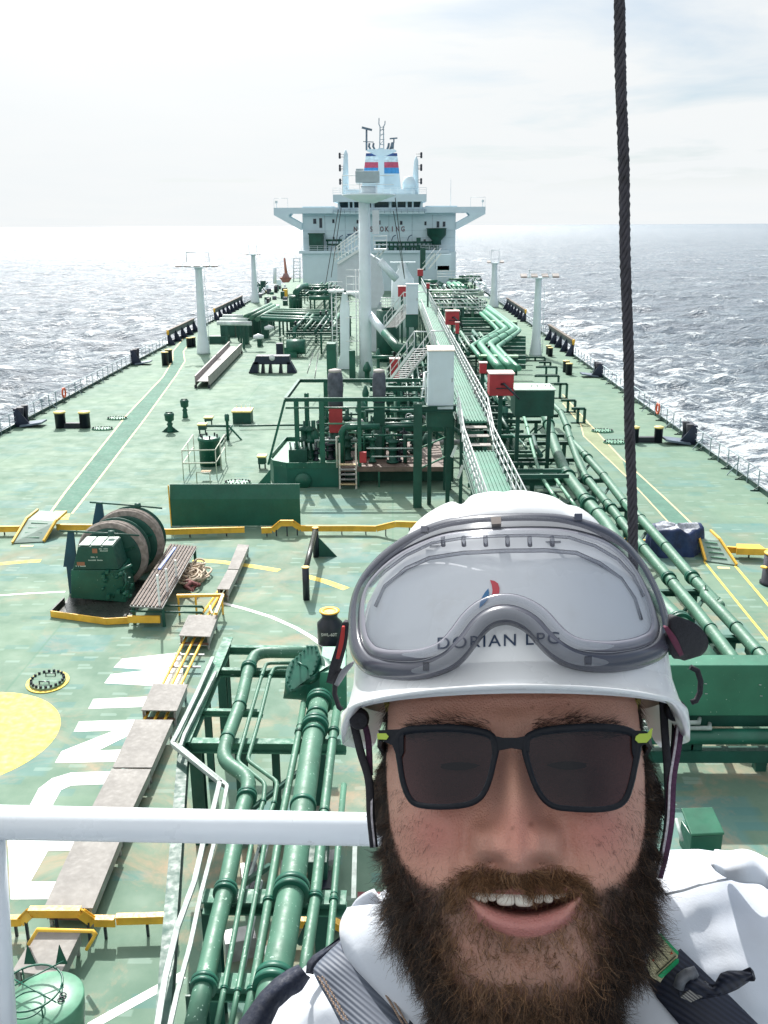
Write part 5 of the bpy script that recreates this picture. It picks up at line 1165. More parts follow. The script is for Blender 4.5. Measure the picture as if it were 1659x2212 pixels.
# ---- bulwark sections with openings ---------------------------------------------
def bulwark(side, ya, yb_, label, h=1.7):
    X_ = XL + .12 if side < 0 else XR - .12
    t = prot('bulwark_fender', label, 'bulwark', (X_, ya, 0), 'raised bulwark sections at the manifolds')
    mb = MB(); mb.beam((X_, ya, h), (X_, yb_, h), .35, .14); mb.build('cap_rail', paint('cap_brown', (.11, .085, .07), .7, .3), t)
    mb = MB(); mb.beam((X_, ya, h * .8), (X_, yb_, h * .8), .1, h * .34); mb.beam((X_, ya, .2), (X_, yb_, .2), .12, .4); mb.build('side_plate', NAVY(), t)
    y = ya
    while y < yb_: 
        m_ = MB(); m_.slab([(X_, y, 0), (X_ - side * .8, y, 0), (X_ - side * .1, y, h * .8)], (0, .12, 0)); m_.bx(X_ - .1, X_ + .1, y, y + 1.0, 0, h * .8); m_.build('stay', NAVY(), t); y += 3.6
    m_ = MB(); m_.lathe((X_, ya - .1, h - .1), [(.10, -.4), (.15, -.2), (.15, .1), (.06, .2)], 12); m_.build('end_cap', YEL(), t)
bulwark(-1, 111, 126, 'navy bulwark with brown cap left of the near lamp mast'); bulwark(-1, 141, 168, 'navy bulwark with brown cap beyond the left lamp mast')
bulwark(1, 100, 116, 'navy bulwark with brown cap right of the near lamp mast'); bulwark(1, 137, 160, 'navy bulwark with brown cap beyond the right lamp mast')
# ---- pump room tray with frame -----------------------------------------------------
YT = pz(E, 400, 905).y
f_ = lambda x, y, d_=0: qy(E, x, y, YT + d_); s_q = lambda x, y, d_=0: qy(S, x, y, YT + d_); t_q = lambda x, y, d_=0: qy(T, x, y, YT + d_)
ztr = f_(400, 742).z; zfr = s_q(820, 505).z
t = prot('pump_tray', 'dark green raised tray with pipe frame in the middle of the deck', 'machinery tray', (f_(400, 905).x, YT, 0))
xt0, xt1 = f_(165, 800).x, t_q(900, 1300).x
YBk = P(*S(700, 245), zfr).y
mb = MB()
prof = [(xt0 + .9, YT), (f_(625, 740).x, YT), (f_(625, 740).x, YBk), (xt0 + .2, YBk), (xt0 - .2, YT + 1.5), (xt0 + .1, YT + .6)]
mb.prism([(p[0], p[1]) for p in prof], .02, ztr - .28); mb.build('tray_body', paint('tray_green', (.008, .10, .072), .4, .25, .8), t)
mb = MB(); mb.prism([(p[0] + (.05 if i in (0, 3, 4, 5) else 0), p[1] + .05) for i, p in enumerate(prof)], ztr - .279, ztr - .2); mb.build('tray_floor', LGREEN(), t)
mb = MB()
for i in range(len(prof)):
    a, b_ = prof[i], prof[(i + 1) % len(prof)]
    if i == 1: continue
    mb.beam((a[0], a[1], ztr - .12), (b_[0], b_[1], ztr - .12), .06, .3)
mb.build('tray_rim', GREEN(), t)
mb = MB(); mb.bx(f_(625, 740).x + .02, xt1, YT + .1, YBk, ztr - .5, ztr - .25); mb.build('tray_floor', paint('rust_floor', (.17, .12, .10), .6, .35, 1.5, rust=.3), t)
mb = MB(); mb.bx(f_(625, 740).x + .3, xt1, YT + 1.2, YBk, .02, ztr - .52); mb.build('underside_shade', DGREEN(), t)  # dark block filling the space under the tray, standing in for shade
for u in (760, 900): m_ = MB(); p = f_(u, 900); m_.beam((p.x, YT, 0), (p.x, YT, ztr - .5), .09, .09); m_.build('leg', GREEN(), t)
mb = MB(); p = f_(388, 860); mb.lathe((p.x, YT - .02, p.z), [(.0, -.12), (.42, -.1), (.45, 0)], 20, True, 'Y'); mb.build('manhole', GREEN(), t)
mb = MB(); a = f_(160, 800); mb.slab([(a.x, YT + .3, .9), (a.x, YT + .3, 0), (a.x - .8, YT + .3, 0)], (0, .06, 0)); mb.build('bracket', GREEN(), t)
# frame
LT = [P(*S(310, 500), zfr), P(*S(510, 250), zfr)]
XF0, XF1 = s_q(320, 500).x, t_q(640, 640).x
for (x0, x1, y, w) in ((XF0, XF1 + .8, YT + .1, .16), (P(*S(510, 250), zfr).x, XF1 + .5, YBk, .16)):
    m_ = MB(); m_.ibeam((x0, y, zfr), (x1, y, zfr), w, .2, .03); m_.build('top_beam', GREEN(), t)
m_ = MB(); m_.ibeam((XF0, YT + .1, zfr), (P(*S(510, 250), zfr).x, YBk, zfr), .16, .2, .03); m_.build('top_beam', GREEN(), t)
m_ = MB(); m_.ibeam((t_q(90, 505).x + .3, YT + 3.4, zfr), (XF1 + .6, YT + 3.4, zfr), .3, .25, .03); m_.build('top_beam', GREEN(), t)
for zz in (zfr - .45, ztr + 1.6, ztr + .9): 
    m_ = MB(); m_.tube([(XF0, YT + .15, zz), (XF1, YT + .15, zz)] if zz > 3 else [(XF0 + 3.5, YBk - .3, zz), (XF1, YBk - .3, zz)], .05, 8); m_.build('rail', GREEN(), t)
for (x, y, w) in ((s_q(820, 900).x, YT + .12, .26), (P(*S(870, 245), zfr).x, YBk - .1, .24), (s_q(1325, 900).x, YT + .15, .2), (XF0 + .45, YT + 1.3, .24), (XF0 + .9, YT + 2.6, .24), (XF1 - 1.0, YBk - .1, .2)):
    m_ = MB(); m_.ibeam((x, y, ztr - .2), (x, y, zfr - .1), w, w, .04); m_.build('frame_post', GREEN(), t)
m_ = MB(); m_.beam((XF0, YT + .1, zfr), (xt0 - .1, YT + .1, ztr - .1), .12, .12); m_.build('frame_post', GREEN(), t)
# two tall main posts down to the deck
for u, w, nm in ((632, .42, 0), (925, .42, 1)):
    Yp = pz(T, 632, 1659).y if nm == 0 else pz(T, 632, 1600).y + 2.2
    p = qy(T, u, 1200, Yp); top = qy(T, u, 640 if nm == 0 else 770, Yp).z
    m_ = MB(); m_.ibeam((p.x, Yp, 0), (p.x, Yp, top), w, w, .05); m_.build('main_post', DGREEN(), t)
    if nm == 0: PA = (p.x, Yp, top)
    else: PB = (p.x, Yp, top)
m_ = MB(); m_.ibeam((PA[0], PA[1], PA[2] - .3), (PB[0] + .2, PA[1] + .3, PA[2] - .3), .3, .3, .03); m_.build('top_beam', DGREEN(), t)
for k in (.35, .55, .75): m_ = MB(); m_.tube([(PA[0], PA[1] + .3, PA[2] * k), (PB[0], PB[1], PA[2] * k)], .05, 8); m_.build('rail', LGREEN(), t)
# contents: dense pumps, valves, curved pipes
random.seed(21)
zf = ztr - .2
def rx(a, b_): return random.uniform(a, b_)
for k in range(34):
    m_ = MB(); x = rx(XF0 + .6, XF1); y = rx(YT + .9, YBk - .5); r = rx(.1, .22); h = rx(.7, 2.1)
    m_.lathe((x, y, zf), [(r * 1.6, 0), (r * 1.6, .08), (r, .1), (r, h * .5), (r * 1.5, h * .52), (r * 1.5, h * .6), (r, h * .62), (r, h * .85), (r * 1.7, h * .87), (r * 1.7, h * .93), (r * .3, h), (r * .3, h + .3)], 12)
    m_.build('valve_body', random.choice([GREEN(), DGREEN(), DGREEN(), BLACK()]), t)
for k in range(34):
    m_ = MB(); x = rx(XF0 + 1.2, XF1); y = rx(YT + .8, YBk - .4); z = zf + rx(.4, 2.2); l = rx(.8, 2.6); x2 = min(x + l, XF1)
    m_.tube([(x, y, z), (x2, y, z), (x2, y, z - rx(.3, .9))] if k % 2 else [(x, y, zf), (x, y, z), (x2, y, z)], rx(.05, .12), 8); m_.build('branch_pipe', random.choice([GREEN(), DGREEN(), LGREEN(), paint('pale_steel', (.35, .42, .4), .4)]), t)
for k in range(8):
    m_ = MB(); x = rx(XF0 + 2.5, XF1); y = rx(YT + .6, YBk - .8); z = zf + rx(.8, 1.9); ring_ = [(x + .2 * math.cos(a), y, z + .2 * math.sin(a)) for a in [2 * math.pi * j / 12 for j in range(13)]]
    m_.tube(ring_, .025, 5); m_.tube([(x - .2, y, z), (x + .2, y, z)], .015, 4); m_.build('hand_wheel', random.choice([BLACK(), GREEN(), WHITE()]), t)
a = s_q(370, 1205, .8); b_ = s_q(620, 1300, .8); m_ = MB(); m_.bx(a.x, b_.x, YT + .8, YT + 1.6, zf, a.z + .1); m_.build('filter_box', DGREEN(), t)
for k in range(6): m_ = MB(); x = a.x + .1 + k * .25; m_.tube([(x, YT + 1.2, a.z), (x + rx(-.1, .1), YT + 1.2, a.z + rx(.3, .5))], .05, 6); m_.build('lever', paint('pale_steel', (.35, .42, .4), .4), t)
m_ = MB(); c_ = s_q(705, 1000, 1.8); m_.lathe((c_.x, YT + 2, zf), [(.2, 0), (.2, .9), (.3, 1.0), (.3, 1.5), (.12, 1.7), (.12, 2.1), (.001, 2.15)], 14); m_.build('standpipe', GREEN(), t)
# big curved pipe by the ladder
p0, p1, p2, p3 = s_q(1085, 1090, .3), s_q(1085, 960, .3), s_q(1150, 880, .3), s_q(1600, 870, .3)
pts = [Vector((p0.x, YT + .5, zf)), Vector((p0.x, YT + .5, p1.z)), Vector((p0.x + .15, YT + .5, p1.z + .25)), Vector((p2.x, YT + .5, p2.z)), Vector((p3.x, YT + .5, p2.z))]
m_ = MB(); m_.tube(pts, .17, 14); m_.build('curved_pipe', GREEN(), t)
# red panel and tarpaulin covered vertical pumps
for (u0, u1, v0, vm, v1, fn, lab, red) in ((905, 1105, 110, 610, 950, S, 'grey tarpaulin covered pump motor with red base in the pump tray', True), (190, 320, 322, 640, 860, T, 'grey tarpaulin covered pump motor with white top beside the ladder stair', False)):
    yq = 1.8; a = qy(fn, u0, v1, YT + yq); b_ = qy(fn, u1, vm, YT + yq); tp = qy(fn, u0, v0, YT + yq); r = (b_.x - a.x) / 2; cx_ = (a.x + b_.x) / 2
    tt = prot('pump_motor', lab, 'pump', (cx_, YT + yq + r, ztr), 'tarpaulin covered pump motors')
    m_ = MB(); H_ = tp.z - b_.z; pr_ = [(r * .98, b_.z), (r * .96, b_.z + H_ * .3), (r * 1.04, b_.z + H_ * .45), (r * .97, b_.z + H_ * .72), (r * 1.0, b_.z + H_ * .78), (r * .8, b_.z + H_ * .98)]
    m_.lathe((cx_, YT + yq + r, 0), pr_, 18); ta_ = m_.build('tarpaulin', TARP(), tt)
    m_ = MB(); m_.lathe((cx_, YT + yq + r, 0), [(r * .86, b_.z + H_ * .93), (r * .82, b_.z + H_ * .99), (r * .4, tp.z + .02), (.001, tp.z + .06)], 18); m_.build('cap', paint('cap_pale', (.45, .42, .40), .7, .2), ta_)
    m_ = MB(); m_.bx(cx_ - r * .85, cx_ + r * .85, YT + yq, YT + yq + r * 1.6, a.z, b_.z); m_.build('base_panel', RED() if red else DGREEN(), tt)
    m_ = MB(); m_.lathe((cx_, YT + yq + r, 0), [(r * 1.1, zf), (r, zf + .2), (r, a.z)], 14); m_.build('base', DGREEN(), tt)
# ladder and red box in front
tt = prot('tray_ladder', 'cream boarding ladder leading up to the pump tray', 'ladder', (f_(690, 925).x, YT - .4, 0))
pa, pb = s_q(1065, 1700, -.3), s_q(1285, 1700, -.3); ztp = s_q(1080, 1080).z; lm = paint('ladder_cream', (.60, .58, .52), .5, .15)
for p in (pa, pb): m_ = MB(); m_.beam((p.x, YT - .35, 0), (p.x, YT - .15, ztp), .09, .05, (0, 1, 0)); m_.build('stile', lm, tt)
for k in range(5):
    m_ = MB(); z = .25 + k * (ztr - .1) / 4.6; m_.bx(pa.x, pb.x, YT - .45, YT - .18, z, z + .04); m_.build('rung', paint('rung_yellow', (.65, .5, .3), .5) if k in (0, 4) else STEEL(), tt)
m_ = MB(); q = s_q(1025, 1420, -.2); m_.tube([(q.x, YT - .2, q.z), (q.x, YT - .2, s_q(1025, 1000).z), (q.x + .15, YT - .2, s_q(1025, 985).z)], .05, 8); m_.build('hand_bar', lm, tt)
mb = MB(); a = t_q(62, 1225, -.25); b_ = t_q(128, 1125, -.25); mb.bx(a.x, b_.x, YT - .25, YT - .02, a.z, b_.z); simple('junction_box', mb, RED(), 'small red box right of the cream boarding ladder', 'box')
for v, u0, u1 in ((1085, 130, 600), (1165, 180, 620)):
    mb = MB(); a = t_q(u0, v, -.1); b_ = t_q(u1, v, -.1); mb.tube([a, b_], .035, 8); o = mb.build('rail', paint('pale_steel', (.35, .42, .4), .4), t)
# ================================================================== CENTRAL WALKWAY
zw, zl = 4.6, 3.85
wl_, wr_ = P(*T(1040, 812), zw), P(*T(1312, 812), zw); YS1 = wl_.y; WX0, WX1 = wl_.x, wr_.x
ll_, lr_ = P(*T(1160, 1112), zl), P(*T(1345, 1112), zl); YS0 = ll_.y
t = prot('walkway', 'long elevated green walkway with white railings leading aft', 'walkway', (WX0, YS0, 0))
WG = paint('walk_green', (.045, .19, .13), .5, .2, 1.0)
def walk_deck(x0, x1, ya, yb_, z):
    mb = MB(); mb.bx(x0, x1, ya, yb_, z - .12, z - .03)
    n_ = 9
    for k in range(n_ + 1): xx = x0 + (x1 - x0) * k / n_; mb.bx(xx - .025, xx + .025, ya, yb_, z - .03, z + .03)
    mb.build('walk_deck', WG, t)
    for xx in (x0, x1): m_ = MB(); m_.ibeam((xx, ya, z - .25), (xx, yb_, z - .25), .12, .3, .02); m_.build('side_girder', DGREEN(), t)
walk_deck(WX0, WX1, YS1, 150, zw); walk_deck(WX0, WX1, 24, YS0, zl)
for k in range(3):
    m_ = MB(); f2 = (k + .5) / 3; m_.bx(WX0 + .05, WX1 - .05, YS0 + (YS1 - YS0) * f2 - .25, YS0 + (YS1 - YS0) * f2 + .25, zl + (zw - zl) * (k + 1) / 4 - .03, zl + (zw - zl) * (k + 1) / 4); m_.build('stair_tread', paint('tread_rust', (.26, .24, .22), .6, .3, 3, rust=.2), t)
RLW = paint('rail_white', (.70, .74, .74), .4, .1)
def white_rail(path_, h=1.1, step=1.25, name='railing', par=None, r=.028, bars=(.5, 1.0), mat=None):
    par = par or t; mb = MB()
    for k in bars: mb.tube([Vector(p) + Vector((0, 0, h * k)) for p in path_], r if k == 1 else r * .8, 7)
    mb.build(name + '_bar', mat or RLW, par)
    proto = None
    for a, b_ in zip(path_, path_[1:]):
        a, b_ = Vector(a), Vector(b_); n_ = max(1, round((b_ - a).length / step))
        for k in range(n_):
            p = a.lerp(b_, k / n_)
            if proto is None: m_ = MB(); m_.beam(p, p + Vector((0, 0, h)), .055, .055); proto = (m_.build(name + '_post', mat or RLW, par), p)
            else: o = proto[0].copy(); scene.collection.objects.link(o); o.parent = par; o.location = p - proto[1]
white_rail([(WX0, 26, zl), (WX0, YS0, zl), (WX0, YS1 - .2, zw - .1), (WX0, YS1 + 2.0, zw)], bars=(.36, .68, 1.0), step=1.0)
white_rail([(WX0, YS1 + 4.5, zw), (WX0, 66, zw)], bars=(.36, .68, 1.0)); white_rail([(WX0, 68.5, zw), (WX0, 104, zw)], bars=(.36, .68, 1.0))
white_rail([(WX1, 26, zl), (WX1, YS0, zl), (WX1, YS1 - .2, zw), (WX1, 93, zw)], bars=(.36, .68, 1.0)); white_rail([(WX1, 95, zw), (WX1, 148, zw)], bars=(.5, 1.0), step=1.6)
y = 30
while y < 140:
    for xx in (WX0 + .1, WX1 - .1):
        m_ = MB(); m_.beam((xx, y, 0), (xx, y, (zl if y < YS0 else zw) - .4), .16, .16, (0, 1, 0)); m_.build('support_leg', DGREEN(), t)
    m_ = MB(); m_.beam((WX0 - .1, y, (zl if y < YS0 else zw) - .5), (WX1 + .1, y, (zl if y < YS0 else zw) - .5), .16, .2); m_.build('cross_bearer', DGREEN(), t)
    y += 6.5
# white brackets under rail left of the stair
for (x0, y0, x1, y1) in ((1010, 1060, 965, 1170), (1075, 1250, 1030, 1375), (975, 640, 925, 755)):
    m_ = MB(); Yq = 41.5 if y0 > 900 else 45; m_.beam(qy(T, x0, y0, Yq), qy(T, x1, y1, Yq), .07, .12); m_.build('bracket', RLW, t)
# white cabinets
def cabinet(fn, x0, x1, yt, yf, yb_, Yd, label, roof):
    a = qy(fn, x0, yb_, Yd); b_ = qy(fn, x1, yf, Yd); tt = prot('white_cabinet', label, 'cabinet', ((a.x + b_.x) / 2, Yd, a.z), 'white cabinets beside the walkway')
    dp = P(*fn(x0, yt), b_.z).y - Yd; dp = max(.7, min(2.2, dp))
    m_ = MB(); m_.bx(a.x, b_.x, Yd, Yd + dp, a.z, b_.z - .04); m_.build('body', paint('cabinet_white', (.60, .70, .76), .4, .05), tt, .02)
    cb_ = tt.children[0]; m_ = MB(); m_.bx(a.x - .04, b_.x + .04, Yd - .05, Yd + dp + .05, b_.z - .04, b_.z + .02); m_.build('roof', roof, cb_)
    m_ = MB(); m_.bx(a.x - .05, b_.x, Yd + .05, Yd + dp, a.z - .9, a.z - .01); m_.build('plinth', DGREEN(), tt)
    for xx in (a.x + .1, b_.x - .2): m_ = MB(); m_.beam((xx, Yd + .3, 0), (xx, Yd + .3, a.z - .9), .2, .2, (0, 1, 0)); m_.build('support_leg', DGREEN(), tt)
    m_ = MB(); m_.bx(b_.x - .10, b_.x - .06, Yd - .012, Yd - .002, (a.z + b_.z) / 2 - .1, (a.z + b_.z) / 2 + .1); m_.build('door_handle', STEEL(), cb_)
cabinet(T, 735, 992, 78, 122, 702, 44.6, 'tall white cabinet on the left of the walkway, nearest', paint('cab_roof', (.75, .66, .58), .5, .1))
cabinet(V, 268, 412, 270, 276, 640, 66.5, 'tall white cabinet on the left of the walkway, farther', WHITE2())
# white stair frame left of near cabinet
tt = prot('cabinet_rail', 'white guard rail left of the nearest cabinet', 'railing', qy(T, 705, 620, 45)); 
m_ = MB(); m_.tube([qy(T, 712, 640, 45), qy(T, 706, 340, 45), qy(T, 735, 335, 45)], .045, 8); m_.tube([qy(T, 665, 600, 45.5), qy(T, 690, 470, 45.5), qy(T, 696, 340, 46)], .04, 8)
for v in (420, 500, 580): m_.tube([qy(T, 670, v, 45.4), qy(T, 712, v, 45)], .03, 6)
m_.build('rail', RLW, tt)
# red boxes ---------------------------------------------------------------------
def redbox(fn, x0, x1, yt, yf, yb_, Yd, label, gun=False):
    a = qy(fn, x0, yb_, Yd); b_ = qy(fn, x1, yf, Yd); tt = prot('fire_box', label, 'fire box', ((a.x + b_.x) / 2, Yd, a.z), 'red fire fighting boxes along the walkway')
    m_ = MB(); m_.bx(a.x, b_.x, Yd, Yd + (b_.x - a.x) * .9, a.z, b_.z); bo_ = m_.build('body', RED(), tt, .02)
    m_ = MB(); m_.bx(a.x - .04, b_.x + .04, Yd - .05, Yd + (b_.x - a.x) * .9 + .05, b_.z + .002, b_.z + .06); m_.build('lid', paint('lid_pale', (.72, .5, .48), .5), bo_)
    m_ = MB(); m_.beam(((a.x + b_.x) / 2, Yd + .3, 0), ((a.x + b_.x) / 2, Yd + .3, a.z), .2, .2, (0, 1, 0)); m_.build('support_leg', DGREEN(), tt)
    if gun: c_ = Vector(((a.x + b_.x) / 2, Yd - .02, (a.z * .45 + b_.z * .55))); m_ = MB(); m_.tube([c_, c_ + Vector((.1, -.2, .05)), c_ + Vector((.8, -1.0, -.6))], [.07, .06, .04], 8); m_.tube([c_ + Vector((-.3, -.1, -.2)), c_ + Vector((.5, -.1, -.2))], .03, 6); m_.build('monitor_nozzle', BLACK(), bo_)
redbox(T, 1335, 1580, 310, 358, 570, 47.0, 'large red box with nozzle on the right of the walkway, nearest', True)
redbox(T, 1240, 1312, 235, 250, 350, 51.5, 'small red box just beyond the nearest large red one')
redbox(V, 742, 905, 575, 605, 765, 74, 'red box with pale lid on the right of the walkway, in the middle', True)
redbox(V, 858, 905, 725, 740, 870, 66, 'narrow red box below the middle red one')
redbox(V, 168, 264, 295, 308, 428, 88, 'red box left of the farther white cabinet')
redbox(V, 508, 548, 265, 270, 330, 108, 'tiny red box beside the far part of the walkway')
redbox(T, 360, 455, 196, 210, 420, 62, 'red box behind the near white inclined stair')
redbox(V, 402, 470, 95, 102, 180, 150, 'farthest red box where the walkway reaches the white house')
# inclined stairs on the left -----------------------------------------------------
def istair(fn, a, b_, Ya, Yb_, w, label, fnb=None):
    p, q = qy(fn, *a, Ya), qy(fnb or fn, *b_, Yb_); tt = prot('inclined_stair', label, 'stair', p, 'white inclined stairs up to the walkway')
    off = Vector((w, .35, 0)); up = Vector((0, 0, .95))
    for o in (Vector(), off):
        m_ = MB(); m_.beam(p + o, q + o, .05, .22); m_.build('stringer', RLW, tt)
        m_ = MB(); m_.tube([p + o + up * .1, p + o + up, q + o + up, q + o + up + Vector((.7, 0, 0))], .035, 7); m_.tube([p + o + up * .5, q + o + up * .5], .025, 6); m_.build('hand_rail', RLW, tt)
        for k in (.15, .45, .75, 1): m_ = MB(); s_ = p.lerp(q, k) + o; m_.tube([s_, s_ + up], .025, 6); m_.build('rail_post', RLW, tt)
    n_ = max(5, int((q - p).length / .4))
    for k in range(n_): m_ = MB(); s_ = p.lerp(q, (k + .5) / n_); m_.beam(s_, s_ + off, .22, .03); m_.build('tread', STEEL(), tt)
istair(T, (330, 450), (600, 100), 60.0, 54.5, 1.0, 'white inclined stair left of the nearest cabinet')
istair(V, (0, 800), (235, 520), 84, 76, 1.1, 'white inclined stair left of the farther cabinet')
# ================================================================== MAST AND CRANE GROUP
Ym = 86.0
mq = lambda x, y, Yd=Ym: qy(W, x, y, Yd)
c = mq(560, 2090); 
t = prot('crane_mast', 'thick white mast column with round head in the middle of the ship', 'mast', (c.x, Ym, 0))
k_ = (mq(660, 1000) - mq(560, 1000)).length / 100
ztop = qy(A, 720, 585, Ym).z
prof = [(.0, ztop), (k_ * 70, ztop), (k_ * 76, mq(560, 900).z), (k_ * 77, mq(560, 1800).z), (k_ * 78, mq(560, 1860).z), (k_ * 110, .0)][::-1]
m_ = MB(); m_.lathe((c.x, Ym, 0), prof, 28); m_.build('column', WHITE2(), t)
xl_, xr2 = qy(A, 545, 585, Ym).x, qy(A, 905, 585, Ym).x
m_ = MB(); m_.lathe(((xl_ + xr2) / 2, Ym, ztop), [(.6, -.75), ((xr2 - xl_) / 2, -.12), ((xr2 - xl_) / 2, 0), (.0, .01)], 24); m_.build('head_platform', WHITE2(), t)
m_ = MB(); cx_ = qy(A, 725, 550, Ym).x; m_.lathe((cx_, Ym, 0), [(k_ * 95, ztop), (k_ * 95, qy(A, 700, 530, Ym).z)], 20); m_.build('slew_base', WHITE2(), t)
m_ = MB(); a, b_ = qy(A, 640, 510, Ym), qy(A, 798, 432, Ym); m_.bx(a.x, b_.x, Ym - 1.2, Ym + 1.2, a.z, b_.z); m_.build('winch_box', paint('box_grey', (.36, .44, .47), .5, .1), t, .03)
m_ = MB(); m_.bx(a.x, qy(A, 690, 420, Ym).x, Ym + .2, Ym + 1.2, b_.z + .01, qy(A, 660, 412, Ym).z); m_.build('winch_top', paint('box_grey', (.36, .44, .47), .5, .1), t)
white_rail([(xl_ + .1, Ym - .6, ztop), (xr2 - .1, Ym - .6, ztop)], h=qy(A, 545, 462, Ym).z - ztop, step=1.6, par=t, name='head_rail', bars=(.5, 1.0), r=.035)
for (fa, p1, p2) in ((W, (630, 1310), (1000, 1700)),):
    a, b_ = mq(600, 1280, Ym + .5), mq(800, 1520, Ym - 3); m_ = MB(); m_.tube([a, b_], k_ * 52, 18); m_.build('strut', WHITE2(), t)
    e = mq(960, 1700, Ym - 7.0); m_ = MB(); m_.tube([b_, e, e + Vector((.8, 0, -.15)), e + Vector((4, 0, -.15))], k_ * 52, 18); m_.build('strut_pipe', GREEN(), t)
# ladder tower left of column
m_ = MB(); x1, x2 = mq(435, 1300).x, mq(475, 1300).x
for x in (x1, x2): m_.tube([(x, Ym - .3, 1), (x, Ym - .3, mq(450, 700).z)], .05, 6)
z = 1.2; zt_ = mq(450, 900).z
while z < zt_: m_.beam((x1, Ym - .3, z), (x2, Ym - .3, z), .05, .04); z += .45
m_.build('ladder', RLW, t)
for v in (1320, 1620, 1110, 705): m_ = MB(); a = mq(300, v); b_ = mq(520, v); m_.beam((a.x, Ym - .2, a.z), (b_.x, Ym - .2, a.z), .08, .06); m_.build('tie_bar', RLW, t)
# second column and platform
Y2 = 91.0; c2 = qy(W, 285, 1960, Y2); k2 = (qy(W, 385, 1000, Y2) - qy(W, 285, 1000, Y2)).length / 100
t = prot('hose_mast', 'white flared column with small platform left of the thick mast', 'mast', (c2.x, Y2, 0))
m_ = MB(); zz = lambda v: qy(W, 285, v, Y2).z
m_.slab([Vector((c2.x - k2 * 110, Y2, 0)), Vector((c2.x + k2 * 80, Y2, 0)), Vector((c2.x + k2 * 62, Y2, zz(1800))), Vector((c2.x + k2 * 70, Y2, zz(1200))), Vector((c2.x + k2 * 40, Y2, zz(1010))), Vector((c2.x - k2 * 20, Y2, zz(1010))), Vector((c2.x - k2 * 50, Y2, zz(1200))), Vector((c2.x - k2 * 55, Y2, zz(1790)))], (0, 1.3, 0)); m_.build('column', WHITE2(), t, .05)
for (u0, u1, v) in ((80, 270, 960), (305, 495, 985)):
    m_ = MB(); a, b_ = qy(W, u0, v, Y2), qy(W, u1, v, Y2); m_.bx(a.x, b_.x, Y2 - .8, Y2 + 1, a.z - .2, a.z); m_.build('platform', RLW, t)
    hgt = qy(W, u0, v - 200 if u0 > 200 else v - 105, Y2).z - a.z; white_rail([(a.x + .05, Y2 - .75, a.z), (b_.x - .05, Y2 - .75, a.z)], h=hgt, step=.75, par=t, name='platform_rail', bars=(.5, 1.0), r=.035)
m_ = MB()
for u in (125, 185): m_.tube([(qy(W, u, 1300, Y2).x, Y2 - .5, .3), (qy(W, u, 1300, Y2).x, Y2 - .5, zz(990))], .05, 6)
for v in range(1000, 1800, 60): m_.beam((qy(W, 125, v, Y2).x, Y2 - .5, zz(v)), (qy(W, 185, v, Y2).x, Y2 - .5, zz(v)), .05, .04)
m_.build('ladder', RLW, t)
m_ = MB(); a = qy(W, 375, 1745, Ym - 2); gx = qy(W, 375, 1745, Ym - 2).x; m_.bx(gx - .25, gx + .3, Ym - 2, Ym - 1.5, 0, a.z); simple('green_standpipe', m_, GREEN(), 'dark green square standpipe between the two white columns', 'standpipe')
m_ = MB(); Yq = 84; a = qy(W, 100, 1840, Yq); m_.bx(qy(W, 50, 1800, Yq).x, qy(W, 170, 1800, Yq).x, Yq, Yq + 1.5, .02, qy(W, 100, 1655, Yq).z); simple('green_locker', m_, GREEN(), 'dark green locker left of the white flared column', 'locker', None, .03)
# white crane house behind
Y3 = 104.0; t = prot('crane_house', 'pale crane housing with sloping top and railed stair behind the mast', 'crane', qy(W, 450, 1180, Y3))
h3 = lambda x, y: qy(W, x, y, Y3)
m_ = MB(); m_.slab([h3(190, 900), h3(640, 1200), h3(705, 1190), h3(790, 1000), h3(740, 590), h3(500, 435), h3(190, 625)][::-1], (0, 4, 0)); m_.build('housing', paint('crane_pinkish', (.55, .60, .64), .5, .06), t)
m_ = MB(); m_.bx(h3(640, 100).x, h3(726, 100).x, Y3, Y3 + 2, h3(640, 245).z, h3(640, -60).z); m_.build('cab_panel', paint('crane_pinkish', (.55, .60, .64), .5, .06), t)
m_ = MB(); m_.bx(h3(600, 1000).x, h3(760, 1000).x, Y3 + .5, Y3 + 3.5, 0, h3(600, 1150).z); m_.build('pedestal', paint('crane_pinkish', (.55, .60, .64), .5, .06), t)
m_ = MB(); m_.beam(h3(195, 625), h3(500, 430), .5, .25); m_.build('stair_stringer', RLW, t)
for off in (.0,):
    m_ = MB(); a, b_ = h3(150, 430), h3(500, 175)
    for k, r in ((0, .07), (28, .05), (60, .05), (120, .05)): m_.tube([h3(150 + k * .1, 430 + k * 1.2), h3(500, 175 + k * 1.6)], r, 6)
    for k in range(9): u = k / 8; m_.tube([h3(150 + 350 * u, 430 - 255 * u), h3(160 + 340 * u, 600 - 190 * u)], .045, 5)
    m_.build('stair_rail', RLW, t)
m_ = MB(); a, b_ = h3(660, 435), h3(825, 435); m_.bx(a.x, b_.x, Y3 - .5, Y3 + 2, a.z - .15, a.z); m_.build('platform', RLW, t); white_rail([(a.x, Y3 - .4, a.z), (b_.x, Y3 - .4, a.z), (b_.x, Y3 + 2, a.z)], h=h3(700, 270).z - a.z, step=1.0, par=t, name='platform_rail', bars=(.33, .66, 1.0), r=.045)
m_ = MB(); m_.tube([h3(735, 590), qy(W, 950, 825, Y3 + .5)], .42, 12); m_.build('boom', WHITE2(), t)
m_ = MB(); m_.tube([h3(800, 445), h3(720, 540)], .1, 6); m_.tube([h3(730, 470), h3(660, 560)], .08, 6); m_.build('brace', RLW, t)
